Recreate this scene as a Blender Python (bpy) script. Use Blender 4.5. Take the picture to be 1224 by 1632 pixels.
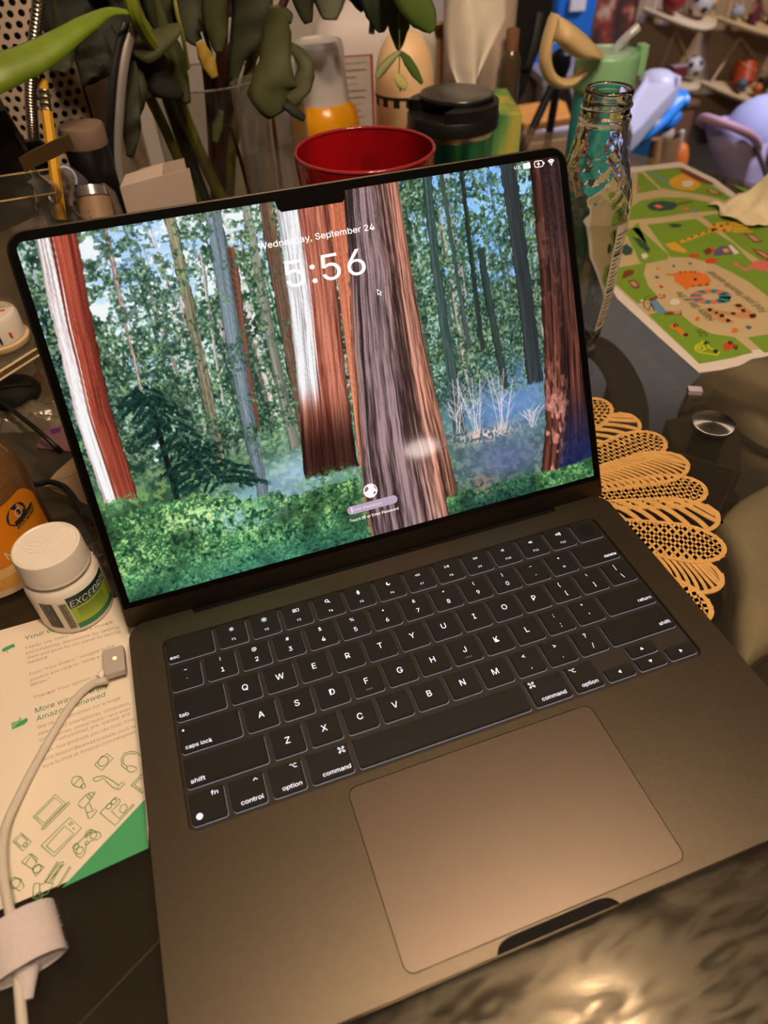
import bpy, bmesh, math, random
import numpy as np
from mathutils import Vector, Matrix
for o in list(bpy.data.objects): bpy.data.objects.remove(o)
S = bpy.context.scene
COL = S.collection
PI = math.pi
random.seed(7)
# ------------------------------------------------------------------ camera
cam = bpy.data.cameras.new('camera')
cam.sensor_fit = 'HORIZONTAL'; cam.sensor_width = 36.0; cam.lens = 36.0*1115.921/1224
cam.clip_start = 0.01; cam.clip_end = 60
cam.dof.use_dof = True; cam.dof.focus_distance = 0.42; cam.dof.aperture_fstop = 10.5
camo = bpy.data.objects.new('camera', cam); COL.objects.link(camo)
camo.matrix_world = Matrix([[0.9436992,0.2517728,-0.2145748,-0.086604],[-0.3292534,0.6521246,-0.6828804,-0.060808],[-0.0320012,0.7150832,0.6983065,0.337754],[0,0,0,1]])
S.camera = camo
# ------------------------------------------------------------------ world, lights, exposure
S.view_settings.view_transform = 'Standard'; S.view_settings.look = 'None'
S.view_settings.exposure = 0.0; S.view_settings.gamma = 1.0; S.view_settings.use_curve_mapping = False
S.render.engine = 'CYCLES'
S.cycles.max_bounces = 10; S.cycles.transparent_max_bounces = 24; S.cycles.caustics_reflective = False; S.cycles.caustics_refractive = False
w = bpy.data.worlds.new('room_air'); S.world = w; w.use_nodes = True
w.node_tree.nodes['Background'].inputs[0].default_value = (1.0, 0.78, 0.58, 1); w.node_tree.nodes['Background'].inputs[1].default_value = 0.035
def lamp(name, kind, loc, power, color, size=0.1, aim=None, size_y=None):
    l = bpy.data.lights.new(name, kind); l.energy = power; l.color = color
    if kind == 'AREA':
        l.size = size
        if size_y: l.shape = 'RECTANGLE'; l.size_y = size_y
    else: l.shadow_soft_size = size
    o = bpy.data.objects.new(name, l); COL.objects.link(o); o.location = loc
    if aim is not None:
        o.rotation_euler = (Vector(aim)-Vector(loc)).to_track_quat('-Z', 'Y').to_euler()
    return o
BULBS = [Vector((0.30, 0.06, 1.12)), Vector((0.02, -0.10, 1.12)), Vector((0.19, -0.30, 1.12))]
for k, (p_, e_) in enumerate(zip(BULBS, (8.0, 18.5, 16.5))): lamp('chandelier_glow', 'POINT', p_, e_, (1.0, 0.79, 0.575), 0.05)
sp = lamp('added_cool_spot', 'SPOT', (2.15, 1.15, 1.66), 185, (0.42, 0.54, 1.0), 0.10, (1.45, 2.0, -0.4)); sp.data.spot_size = math.radians(58); sp.data.spot_blend = 0.5  # unseen spot, added and aimed to throw cool light on the playroom only
tc_ = lamp('added_uplight', 'SPOT', (2.62, 2.40, 1.02), 8, (1.0, 0.88, 0.72), 0.10, (2.45, 2.25, 1.75)); tc_.data.spot_size = math.radians(120); tc_.data.spot_blend = 0.6  # unseen uplight added to brighten the ceiling mirrored in the glass
wp_ = lamp('added_warm_spot', 'SPOT', (2.60, 1.05, 1.66), 150, (1.0, 0.80, 0.62), 0.10, (1.75, 2.60, -0.25)); wp_.data.spot_size = math.radians(78); wp_.data.spot_blend = 0.6  # unseen spot added to brighten the back wall, kept off the laptop
# ------------------------------------------------------------------ materials
def srgb(r, g, b):
    f = lambda c: ((c/255)/12.92 if c/255 <= 0.04045 else ((c/255+0.055)/1.055)**2.4)
    return (f(r), f(g), f(b))
MATS = {}
def mat(name, c, rough=0.5, metal=0.0, var=0.08, scale=30, bump=0.0, bscale=200, spec=0.5, coat=0.0, trans=0.0, emit=None, estr=1.0, stretch=None, subsurf=0.0, aniso=0.0):
    if name in MATS: return MATS[name]
    m = bpy.data.materials.new(name); m.use_nodes = True
    nt = m.node_tree; b = nt.nodes['Principled BSDF']
    b.inputs['Roughness'].default_value = rough; b.inputs['Metallic'].default_value = metal
    b.inputs['Specular IOR Level'].default_value = spec; b.inputs['Coat Weight'].default_value = coat
    b.inputs['Transmission Weight'].default_value = trans
    b.inputs['Anisotropic'].default_value = aniso
    tc = nt.nodes.new('ShaderNodeTexCoord'); mp = nt.nodes.new('ShaderNodeMapping')
    nt.links.new(tc.outputs['Object'], mp.inputs[0])
    if stretch: mp.inputs['Scale'].default_value = stretch
    n = nt.nodes.new('ShaderNodeTexNoise'); n.inputs['Scale'].default_value = scale; n.inputs['Detail'].default_value = 4
    nt.links.new(mp.outputs[0], n.inputs['Vector'])
    mx = nt.nodes.new('ShaderNodeMix'); mx.data_type = 'RGBA'
    mx.inputs[6].default_value = (*[max(0, x*(1-var*2)) for x in c], 1); mx.inputs[7].default_value = (*[min(1, x*(1+var*2)) for x in c], 1)
    nt.links.new(n.outputs[0], mx.inputs[0]); nt.links.new(mx.outputs[2], b.inputs['Base Color'])
    if bump:
        n2 = nt.nodes.new('ShaderNodeTexNoise'); n2.inputs['Scale'].default_value = bscale; n2.inputs['Detail'].default_value = 3
        nt.links.new(mp.outputs[0], n2.inputs['Vector'])
        bp = nt.nodes.new('ShaderNodeBump'); bp.inputs['Strength'].default_value = bump; bp.inputs['Distance'].default_value = 0.001
        nt.links.new(n2.outputs[0], bp.inputs['Height']); nt.links.new(bp.outputs[0], b.inputs['Normal'])
    if emit:
        b.inputs['Emission Color'].default_value = (*emit, 1); b.inputs['Emission Strength'].default_value = estr
        m.cycles.emission_sampling = 'NONE'
    MATS[name] = m; return m
def thin_glass(name, tint, body=0.0, bodycol=(1,1,1), rough=0.03, bump=0.0, bscale=120, ior=1.45, gain=1.0, stretch=None, trl=False, cap=0.30):
    """a sheet of clear material: see-through tint, Fresnel mirror, an optional milky share"""
    if name in MATS: return MATS[name]
    m = bpy.data.materials.new(name); m.use_nodes = True; nt = m.node_tree; nt.nodes.clear()
    out = nt.nodes.new('ShaderNodeOutputMaterial')
    tr = nt.nodes.new('ShaderNodeBsdfTransparent'); gl = nt.nodes.new('ShaderNodeBsdfGlossy'); gl.inputs['Roughness'].default_value = rough
    fr = nt.nodes.new('ShaderNodeFresnel'); fr.inputs[0].default_value = ior
    ge = nt.nodes.new('ShaderNodeNewGeometry'); fl = nt.nodes.new('ShaderNodeMath'); fl.operation = 'MULTIPLY_ADD'; fl.inputs[1].default_value = 1/ior-ior; fl.inputs[2].default_value = ior
    nt.links.new(ge.outputs['Backfacing'], fl.inputs[0]); nt.links.new(fl.outputs[0], fr.inputs[0])
    tc = nt.nodes.new('ShaderNodeTexCoord'); n = nt.nodes.new('ShaderNodeTexNoise'); n.inputs['Scale'].default_value = bscale; n.inputs['Detail'].default_value = 3
    mp = nt.nodes.new('ShaderNodeMapping'); nt.links.new(tc.outputs['Object'], mp.inputs[0]); nt.links.new(mp.outputs[0], n.inputs['Vector'])
    if stretch: mp.inputs['Scale'].default_value = stretch
    mc = nt.nodes.new('ShaderNodeMix'); mc.data_type = 'RGBA'; mc.inputs[6].default_value = (*[x*0.96 for x in tint], 1); mc.inputs[7].default_value = (*[min(1, x*1.04) for x in tint], 1)
    nt.links.new(n.outputs[0], mc.inputs[0]); nt.links.new(mc.outputs[2], tr.inputs[0])
    if bump:
        bp = nt.nodes.new('ShaderNodeBump'); bp.inputs['Strength'].default_value = bump; bp.inputs['Distance'].default_value = 0.004
        nt.links.new(n.outputs[0], bp.inputs['Height']); nt.links.new(bp.outputs[0], gl.inputs['Normal']); nt.links.new(bp.outputs[0], fr.inputs['Normal'])
    base = tr.outputs[0]
    if body:
        df = nt.nodes.new('ShaderNodeBsdfTranslucent' if trl else 'ShaderNodeBsdfDiffuse'); df.inputs[0].default_value = (*bodycol, 1)
        m0 = nt.nodes.new('ShaderNodeMixShader'); m0.inputs[0].default_value = body
        nt.links.new(base, m0.inputs[1]); nt.links.new(df.outputs[0], m0.inputs[2]); base = m0.outputs[0]
    mu = nt.nodes.new('ShaderNodeMath'); mu.operation = 'MULTIPLY'; mu.inputs[1].default_value = gain; mu.use_clamp = True
    nt.links.new(fr.outputs[0], mu.inputs[0])
    if cap < 1:
        mi = nt.nodes.new('ShaderNodeMath'); mi.operation = 'MINIMUM'; mi.inputs[1].default_value = cap; nt.links.new(mu.outputs[0], mi.inputs[0]); mu = mi
    mx = nt.nodes.new('ShaderNodeMixShader'); nt.links.new(mu.outputs[0], mx.inputs[0]); nt.links.new(base, mx.inputs[1]); nt.links.new(gl.outputs[0], mx.inputs[2])
    nt.links.new(mx.outputs[0], out.inputs[0]); MATS[name] = m; return m
# ------------------------------------------------------------------ mesh building
class B:
    def __init__(s): s.v = []; s.f = []; s.m = []; s.mi = 0
    def add(s, vs, fs, M=None):
        k = len(s.v)
        for p in vs:
            p = Vector(p)
            s.v.append(tuple(M @ p) if M is not None else tuple(p))
        for f in fs: s.f.append([k+i for i in f]); s.m.append(s.mi)
        return s
    def box(s, lo, hi, M=None):
        (a,b,c),(d,e,f) = lo,hi
        return s.add([(a,b,c),(d,b,c),(d,e,c),(a,e,c),(a,b,f),(d,b,f),(d,e,f),(a,e,f)], [(3,2,1,0),(4,5,6,7),(0,1,5,4),(1,2,6,5),(2,3,7,6),(3,0,4,7)], M)
    def rbox(s, lo, hi, r, M=None, n=4, c=None):
        """box with rounded vertical corners and a chamfered top and bottom"""
        c = r*0.3 if c is None else c
        (x0,y0,z0),(x1,y1,z1) = lo,hi
        rings = []
        for z, d in ((z0,c),(z0+c,0),(z1-c,0),(z1,c)): rings.append([(x,y,z) for x,y in rrect(x0+d,y0+d,x1-d,y1-d,max(r-d,1e-5),n)])
        return s.loft(rings, M, True, True)
    def loft(s, rings, M=None, cap0=False, cap1=False, closed=True):
        n = len(rings[0]); vs = [p for r in rings for p in r]; fs = []
        for i in range(len(rings)-1):
            for j in range(n if closed else n-1):
                k = (j+1) % n
                fs.append((i*n+j, i*n+k, (i+1)*n+k, (i+1)*n+j))
        if cap0: fs.append(tuple(range(n-1,-1,-1)))
        if cap1: fs.append(tuple((len(rings)-1)*n+j for j in range(n)))
        return s.add(vs, fs, M)
    def lathe(s, prof, M=None, n=40, cap0=True, cap1=True, sx=1.0):
        return s.loft([[(max(r,1e-5)*math.cos(2*PI*j/n)*sx, max(r,1e-5)*math.sin(2*PI*j/n), z) for j in range(n)] for r,z in prof], M, cap0, cap1)
    def tube(s, pts, r, n=8, cap=True, M=None, flat=1.0):
        pts = [Vector(p) for p in pts]; rs = r if isinstance(r,(list,tuple)) else [r]*len(pts)
        rings = []; ref = None
        for i,p in enumerate(pts):
            t = (pts[min(i+1,len(pts)-1)]-pts[max(i-1,0)])
            t = t.normalized() if t.length > 1e-9 else Vector((0,0,1))
            if ref is None: ref = Vector((0,0,1)) if abs(t.z) < 0.9 else Vector((0,1,0))
            a = t.cross(ref).normalized(); b = a.cross(t).normalized(); ref = b
            rings.append([tuple(p+a*rs[i]*math.cos(2*PI*j/n)+b*rs[i]*flat*math.sin(2*PI*j/n)) for j in range(n)])
        return s.loft(rings, M, cap, cap)
    def prism(s, pts, z0, z1, M=None):
        n = len(pts)
        if area(pts) < 0: pts = pts[::-1]
        return s.loft([[(x,y,z0) for x,y in pts],[(x,y,z1) for x,y in pts]], M, True, True)
    def poly(s, pts, z=0.0, M=None):
        if area(pts) < 0: pts = pts[::-1]
        return s.add([(x,y,z) for x,y in pts], [tuple(range(len(pts)))], M)
    def strip(s, pts, w, z=0.0, M=None, closed=False):
        """a flat line of width w"""
        P = [Vector((p[0],p[1])) for p in pts]
        if closed: P.append(P[0])
        vs = []
        for i,p in enumerate(P):
            if closed and i in (0,len(P)-1): t = P[1]-P[-2]
            else: t = P[min(i+1,len(P)-1)]-P[max(i-1,0)]
            t = t.normalized() if t.length > 1e-9 else Vector((1,0)); q = Vector((-t.y,t.x))*w/2
            vs += [(p.x+q.x,p.y+q.y,z),(p.x-q.x,p.y-q.y,z)]
        return s.add(vs, [(2*i,2*i+1,2*i+3,2*i+2) for i in range(len(P)-1)], M)
    def ball(s, c, r, n=16, m=10, sc=(1,1,1), M=None):
        pr = [(math.sin(PI*i/m), -math.cos(PI*i/m)) for i in range(m+1)]
        return s.loft([[(c[0]+r*sc[0]*max(a,1e-4)*math.cos(2*PI*j/n), c[1]+r*sc[1]*max(a,1e-4)*math.sin(2*PI*j/n), c[2]+r*sc[2]*b) for j in range(n)] for a,b in pr], M, True, True)
    def mesh(s, name):
        me = bpy.data.meshes.new(name); me.from_pydata(s.v, [], s.f)
        if s.m: me.polygons.foreach_set('material_index', s.m)
        me.update(); return me
def area(p): return sum(p[i-1][0]*p[i][1]-p[i][0]*p[i-1][1] for i in range(len(p)))/2
def rrect(x0,y0,x1,y1,r,n=5):
    pts = []
    for cx,cy,a in ((x1-r,y0+r,-90),(x1-r,y1-r,0),(x0+r,y1-r,90),(x0+r,y0+r,180)):
        for i in range(n+1):
            t = math.radians(a+90*i/n); pts.append((cx+r*math.cos(t), cy+r*math.sin(t)))
    return pts
def circ(x,y,r,n=24,ry=None): return [(x+r*math.cos(2*PI*i/n), y+(ry or r)*math.sin(2*PI*i/n)) for i in range(n)]
def T(x,y,z): return Matrix.Translation((x,y,z))
def R(a,ax): return Matrix.Rotation(math.radians(a),4,ax)
def smooth_path(pts, n=6):
    P = [Vector(p) for p in pts]; out = []
    for i in range(len(P)-1):
        a,b,c,d = P[max(i-1,0)],P[i],P[i+1],P[min(i+2,len(P)-1)]
        for k in range(n):
            t = k/n; out.append(0.5*((2*b)+(c-a)*t+(2*a-5*b+4*c-d)*t*t+(3*b-a-3*c+d)*t**3))
    out.append(P[-1]); return out
def link(name, me, mats, parent=None, smooth=False, loc=None):
    """parent: objects are built in world coordinates and hung under their thing"""
    o = bpy.data.objects.new(name, me); COL.objects.link(o)
    if mats is not None and len(me.materials) == 0:
        for m in (mats if isinstance(mats,(list,tuple)) else [mats]): me.materials.append(m)
    if smooth and len(me.polygons):
        me.polygons.foreach_set('use_smooth', [True]*len(me.polygons))
        try: me.set_sharp_from_angle(angle=math.radians(smooth if smooth is not True else 40))
        except Exception: pass
    l = Vector(loc) if loc is not None else Vector((0,0,0))
    if parent is not None:
        o.parent = parent
        r = Vector((0,0,0)); q = parent
        while q is not None: r += q.location; q = q.parent
        o.location = l - r
    else: o.location = l
    return o
def ob(name, b, mats, parent=None, smooth=False, loc=None, label=None):
    o = link(name, b.mesh(name), mats, parent, smooth, loc)
    if label: o['label'] = label
    return o
def thing(name, label, cat, loc=(0,0,0), group=None):
    o = bpy.data.objects.new(name, None); COL.objects.link(o); o.location = loc; o.empty_display_size = 0.02
    o['label'] = label; o['category'] = cat
    if group: o['group'] = group
    return o
def tag(o, label, cat, group=None):
    o['label'] = label; o['category'] = cat
    if group: o['group'] = group
    return o
def struct(name, b, m, parent=None):
    o = ob(name, b, m, parent)
    if parent is None: o['kind'] = 'structure'
    return o
import os
try: FONT = bpy.data.fonts.load(os.path.join(bpy.utils.system_resource('DATAFILES', path='fonts'), 'Inter.woff2'))
except Exception: FONT = None
def text(body, size, align='CENTER', bold=0.0, space=1.0, width=None, line=1.0):
    c = bpy.data.curves.new('text','FONT'); c.body = body
    if FONT: c.font = FONT
    c.size = 1.34 if FONT else 1.0; c.align_x = align; c.align_y = 'CENTER' if '\n' not in body else 'TOP'
    c.offset = 0.0; c.space_character = space; c.resolution_u = 3; c.space_line = line
    o = bpy.data.objects.new('text', c); me = bpy.data.meshes.new_from_object(o)
    bpy.data.objects.remove(o); bpy.data.curves.remove(c)
    vs = [tuple(v.co*size) for v in me.vertices]; fs = [tuple(p.vertices) for p in me.polygons]
    if vs and width:
        w0 = max(v[0] for v in vs)-min(v[0] for v in vs); k = width/w0
        vs = [(v[0]*k, v[1], v[2]) for v in vs]
    bpy.data.meshes.remove(me); return vs, fs
def plate(b, outer, holes, z0, z1, M=None):
    """flat sheet with holes: top, bottom and every wall"""
    bm = bmesh.new(); eds = []
    loops = [outer]+holes
    for lp in loops:
        vs = [bm.verts.new((x,y,0)) for x,y in lp]
        for i in range(len(vs)): eds.append(bm.edges.new((vs[i-1],vs[i])))
    bmesh.ops.triangle_fill(bm, edges=eds, use_beauty=True, normal=(0,0,1))
    bm.verts.index_update()
    P = [(v.co.x,v.co.y) for v in bm.verts]; F = [[v.index for v in f.verts] for f in bm.faces]; bm.free()
    F = [f if area([P[i] for i in f]) > 0 else f[::-1] for f in F]
    b.add([(x,y,z1) for x,y in P], F, M); b.add([(x,y,z0) for x,y in P], [f[::-1] for f in F], M)
    for k,lp in enumerate(loops):
        lp = lp if (area(lp) > 0) == (k == 0) else lp[::-1]
        b.loft([[(x,y,z0) for x,y in lp],[(x,y,z1) for x,y in lp]], M)
    return b
# ------------------------------------------------------------------ the room
FZ = -0.74
M_wall = mat('tan_wall_paint', srgb(176,154,128), 0.8, var=0.03, scale=6, bump=0.1, bscale=90)
M_floor = mat('dark_floor', srgb(58,50,41), 0.5, var=0.2, scale=5, bump=0.1, bscale=40)
M_black = mat('black_metal', srgb(22,21,21), 0.35, var=0.1)
M_blackp = mat('black_plastic', srgb(20,20,21), 0.4, var=0.1)
M_cream = mat('cream_fabric', srgb(214,190,150), 0.9, var=0.05, scale=60, bump=0.4, bscale=900)
M_white = mat('white_plastic', srgb(228,222,212), 0.35, var=0.02)
struct('floor', B().box((-3.0,-3.6,FZ-0.05),(4.2,3.1,FZ)), M_floor)
struct('wall_back', B().box((0.25,2.78,FZ),(4.2,2.86,1.75)), M_wall)
struct('wall_left', B().box((-3.0,1.24,FZ),(0.40,1.32,1.75)), mat('pale_wall_paint', srgb(205,196,190), 0.8, var=0.03, scale=6))
struct('wall_side', B().box((0.27,1.32,FZ),(0.35,2.78,1.75)), M_wall)
struct('wall_front', B().box((-3.0,-3.68,FZ),(4.2,-3.6,1.75)), mat('front_wall_paint', srgb(150,110,92), 0.8, var=0.03, scale=6))
struct('ceiling', B().box((-3.0,-3.6,1.75),(4.2,3.1,1.80)), mat('ceiling_paint', srgb(186,176,158), 0.9, var=0.03))
struct('baseboard_back', B().box((0.36,2.755,FZ),(4.2,2.78,FZ+0.07)), mat('dark_baseboard', srgb(70,58,48), 0.6))
# ------------------------------------------------------------------ the glass table
M_glass = thin_glass('smoked_table_glass', (0.84,0.83,0.79), body=0.04, bodycol=(0.22,0.19,0.15), rough=0.06, bump=0.0, gain=1.0, cap=1.0)
# wiped smears near the front right of the laptop scatter the bulbs into streaks
def smear(m):
    nt = m.node_tree; L = nt.links; gl = [n for n in nt.nodes if n.type == 'BSDF_GLOSSY'][0]
    tc = nt.nodes.new('ShaderNodeTexCoord'); mp = nt.nodes.new('ShaderNodeMapping'); mp.inputs['Scale'].default_value = (34, 110, 1); mp.inputs['Rotation'].default_value = (0,0,-0.5)
    n = nt.nodes.new('ShaderNodeTexNoise'); n.inputs['Scale'].default_value = 1.0; n.inputs['Detail'].default_value = 6; n.inputs['Distortion'].default_value = 1.2
    cr = nt.nodes.new('ShaderNodeValToRGB'); cr.color_ramp.elements[0].position = 0.40; cr.color_ramp.elements[0].color = (0.0,)*3+(1,); cr.color_ramp.elements[1].position = 0.70; cr.color_ramp.elements[1].color = (1,)*3+(1,)
    ds = nt.nodes.new('ShaderNodeVectorMath'); ds.operation = 'DISTANCE'; ds.inputs[1].default_value = (0.03,-0.03,-0.25+0.99)
    mr = nt.nodes.new('ShaderNodeMapRange'); mr.inputs[1].default_value = 0.06; mr.inputs[2].default_value = 0.22; mr.inputs[3].default_value = 1.0; mr.inputs[4].default_value = 0.0
    mu = nt.nodes.new('ShaderNodeMath'); mu.operation = 'MULTIPLY'; ma = nt.nodes.new('ShaderNodeMath'); ma.operation = 'MULTIPLY_ADD'; ma.inputs[1].default_value = 0.32; ma.inputs[2].default_value = 0.075
    g = nt.nodes.new('ShaderNodeNewGeometry')
    ds.inputs[1].default_value = (0.04,-0.03,0.0)
    L.new(g.outputs['Position'], ds.inputs[0]); L.new(ds.outputs['Value'], mr.inputs[0])
    L.new(tc.outputs['Object'], mp.inputs[0]); L.new(mp.outputs[0], n.inputs['Vector']); L.new(n.outputs[0], cr.inputs[0])
    ad = nt.nodes.new('ShaderNodeMath'); ad.operation = 'MULTIPLY_ADD'; ad.inputs[1].default_value = 1.0; ad.inputs[2].default_value = 0.22; L.new(cr.outputs[0], ad.inputs[0]); L.new(ad.outputs[0], mu.inputs[0]); L.new(mr.outputs[0], mu.inputs[1]); L.new(mu.outputs[0], ma.inputs[0]); L.new(ma.outputs[0], gl.inputs['Roughness'])
smear(M_glass); [n for n in M_glass.node_tree.nodes if n.type == 'BSDF_GLOSSY'][0].inputs[0].default_value = (1.0, 0.86, 0.64, 1)
table = thing('dining_table', 'smoked glass dining table with black steel frame under the laptop', 'table', (0.0,0.25,FZ))
e = Vector((0.4046,-0.9145)); q = Vector((-0.9145,-0.4046)); c0 = Vector((0.416,1.199))
tp = [c0, c0+e*1.48, c0+e*1.48+q*1.75, c0+q*1.75]
b = B(); b.prism([tuple(p) for p in tp], -0.010, 0.0)
ob('glass_top', b, M_glass, table)
b = B()
for k in range(4):
    p0, p1 = tp[k], tp[(k+1)%4]; i0 = p0+(sum(tp, Vector((0,0)))/4-p0)*0.16; i1 = p1+(sum(tp, Vector((0,0)))/4-p1)*0.16
    b = B(); d = (i1-i0).normalized(); nrm = Vector((-d.y,d.x))*0.02
    b.prism([tuple(i0+nrm), tuple(i0-nrm), tuple(i1-nrm), tuple(i1+nrm)], -0.085, -0.045)
    ob('frame_rail', b, M_black, table)
for k in range(4):
    i0 = tp[k]+(sum(tp, Vector((0,0)))/4-tp[k])*0.16
    b = B(); b.rbox((i0.x-0.03,i0.y-0.03,FZ),(i0.x+0.03,i0.y+0.03,-0.085),0.006); ob('leg', b, M_black, table)
# dark corner bracket below the glass, its bright edge and the brushed disc that holds the pane
pl = [(0.26124,0.27072),(0.2906,0.23659),(0.24964,0.20455),(0.20985,0.16508),(0.17167,0.13215),(0.12991,0.14786),(0.19241,0.26713)]
b = B(); b.prism(pl, -0.034, -0.022); ob('corner_bracket', b, mat('bracket_black', srgb(14,13,12), 0.3, spec=0.3), table)
b = B(); b.tube([(0.26027,0.2698,-0.021),(0.28955,0.23576,-0.021)], 0.0010, 6); b.tube([(0.28955,0.23576,-0.021),(0.24871,0.20382,-0.021)], 0.0006, 6); ob('bracket_edge', b, mat('bright_line_metal', srgb(170,150,120), 0.3, 1.0), table)
dx, dy = (0.28571,0.26831)
m = mat('brushed_disc_steel', srgb(170,168,170), 0.36, 1.0, var=0.02, aniso=0.97)
tn = m.node_tree.nodes.new('ShaderNodeTangent'); tn.direction_type = 'RADIAL'; tn.axis = 'Z'
m.node_tree.links.new(tn.outputs[0], m.node_tree.nodes['Principled BSDF'].inputs['Tangent'])
b = B(); b.lathe([(0.0005,0.0032),(0.0150,0.0032),(0.0160,0.0026),(0.0160,0.0002)], n=48, cap1=False); 
b.v = b.v; d = B(); d.lathe([(0.0160,0.0002),(0.0160,0.0026),(0.0150,0.0032),(0.0003,0.0032)], n=48)
ob('pane_disc', d, m, table, True, (dx,dy,0))
b = B(); b.lathe([(0.0125,-0.050),(0.0125,-0.0105)], T(dx,dy,0), n=32); ob('disc_post', b, mat('smoked_post', srgb(60,56,52), 0.3, 0.6), table, True)
pb = [(0.30879,0.33967),(0.33289,0.33817),(0.35589,0.29946),(0.32268,0.25699),(0.30967,0.26545),(0.28831,0.29652)]
b = B(); b.prism(pb, -0.075, -0.051); ob('leg_block', b, mat('leg_block_grey', srgb(52,49,46), 0.4), table)
b = B(); b.tube([(-0.1619,0.05992,-0.012),(-0.19635,0.04025,-0.012),(-0.21309,0.03137,-0.012)], 0.0006, 6); ob('reflected_cord_line', b, MATS['bright_line_metal'], table)  # thin bright strip standing in for a cord's reflection in the glass
# dark bent rail of a chair below the glass, right of the laptop lid
ch = thing('bentwood_chair', 'dark bent rail chair showing through glass behind the laptop lid', 'chair', (0.42,0.70,FZ))
pts = smooth_path([Vector(p) for p in [(0.31621,0.49741,-0.06),(0.32751,0.47256,-0.06),(0.31968,0.42535,-0.06),(0.2982,0.37721,-0.06),(0.25985,0.32257,-0.06)]])
b = B(); b.tube(pts, 0.017, 10, flat=0.5); ob('back_rail', b, mat('blue_black_lacquer', srgb(48,48,62), 0.3), ch, True)
p0 = pts[0]; p1 = pts[-1]
for pp in (pts[0], pts[len(pts)//2], pts[-1]):
    b = B(); b.tube([pp, Vector((pp.x-0.01,pp.y+0.01,FZ))], [0.012,0.009], 8); ob('leg', b, MATS['blue_black_lacquer'], ch, True)
def upholstered(label, outline, z1, loc, grp=None):
    t = thing('upholstered_chair', label, 'chair', loc, grp)
    cx = sum(p[0] for p in outline)/len(outline); cy = sum(p[1] for p in outline)/len(outline)
    o2 = [tuple(v)[:2] for v in smooth_path([(x,y,0) for x,y in outline+outline[:1]], 5)][:-1]
    rings = [[(cx+(x-cx)*k, cy+(y-cy)*k, zz) for x,y in o2] for k,zz in ((0.95,z1-0.07),(1,z1-0.055),(1,z1-0.02),(0.93,z1-0.004),(0.7,z1))]
    if area(o2) < 0: rings = [r[::-1] for r in rings]
    b = B(); b.loft(rings, None, True, True); ob('seat', b, mat('beige_seat_fabric', srgb(232,218,190), 0.9, var=0.1, scale=25, bump=0.3, bscale=700), t, 60)
    b = B(); b.tube([(x,y,z1-0.035) for x,y in o2]+[(o2[0][0],o2[0][1],z1-0.035)], 0.007, 6, False); ob('piping', b, mat('brown_piping', srgb(70,58,44), 0.7), t, True)
    for sx,sy in ((-1,-1),(1,-1),(1,1),(-1,1)):
        px, py = cx+sx*0.12, cy+sy*0.12
        b = B(); b.tube([(px,py,z1-0.06),(px+sx*0.02,py+sy*0.02,FZ)], [0.018,0.012], 8); ob('leg', b, M_black, t, True)
    return t
upholstered('beige upholstered chair under the glass nearest the laptop right edge', [(0.47932,0.38015),(0.46519,0.33771),(0.4383,0.29181),(0.39847,0.24683),(0.37374,0.20514),(0.40948,0.21289),(0.50474,0.22906),(0.66989,0.33236),(0.65209,0.41525),(0.53689,0.40587)], -0.27, (0.95325,0.55811,-0.74))
upholstered('beige upholstered chair under the glass beyond the brushed metal disc', [(0.59388,0.60148),(0.63624,0.60859),(0.64024,0.54491),(0.6536,0.48541),(0.69998,0.46705),(0.81638,0.56791),(0.77094,0.66227),(0.68244,0.66894)], -0.27, (1.29117,1.05105,-0.74))
# chandelier over the table (seen as a reflection), round lamp and pale door far behind the viewer (reflected in the screen)
LC = sum(BULBS, Vector((0,0,0)))/3
pd = thing('chandelier', 'three-bulb chandelier hanging above the laptop, mirrored in the glass', 'lamp', (LC.x,LC.y,1.3))
b = B(); b.tube([(LC.x,LC.y,1.30),(LC.x,LC.y,1.75)], 0.008, 8); ob('stem', b, M_black, pd)
for p_ in BULBS:
    b = B(); b.tube([(LC.x,LC.y,1.32),tuple(LC.lerp(p_,0.6)+Vector((0,0,0.24))),(p_.x,p_.y,p_.z+0.20)], 0.006, 8); am_ = ob('arm', b, M_black, pd, True)
    b = B(); b.lathe([(0.012,0.20),(0.03,0.19),(0.055,0.12),(0.075,0.075),(0.073,0.075),(0.053,0.118),(0.02,0.18)], T(*p_), n=28, cap0=False, cap1=False); ob('shade', b, mat('shade_amber', srgb(190,150,100), 0.6), am_, True)
    b = B(); b.ball((p_.x,p_.y,p_.z+0.125), 0.026); ob('bulb', b, mat('bulb_glow', (1,0.8,0.5), emit=(1,0.7,0.4), estr=25), am_, True)
wl = thing('wall_lamp', 'oval glowing wall lamp mirrored in the laptop screen', 'lamp', (1.197,-3.60,1.20))
b = B(); b.ball((1.197,-3.46,1.20), 0.075, sc=(1.5,0.8,0.72)); ob('globe', b, mat('globe_glow', (1,0.9,0.85), emit=(1,0.80,0.72), estr=16), wl, True)
b = B(); b.lathe([(0.05,0),(0.05,0.03),(0.02,0.04),(0.02,0.09)], T(1.197,-3.60,1.20)@R(-90,'X')); ob('bracket', b, M_black, wl, True)
cb = thing('tall_cabinet', 'pale tall cupboard under the wall lamp, mirrored in the screen', 'cabinet', (1.25,-3.45,FZ))
b = B(); b.rbox((1.05,-3.59,FZ),(1.55,-3.30,1.02),0.01); ob('body', b, mat('cabinet_pink', srgb(214,176,160), 0.6), cb)
for k in (0,1):
    b = B(); b.rbox((1.06+k*0.25,-3.31,FZ+0.05),(1.29+k*0.25,-3.292,0.98),0.004); dd = ob('door', b, MATS['cabinet_pink'], cb)
    b = B(); b.tube([(1.27+k*0.05,-3.285,0.05),(1.27+k*0.05,-3.285,0.2)], 0.006); ob('handle', b, M_black, dd)

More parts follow.
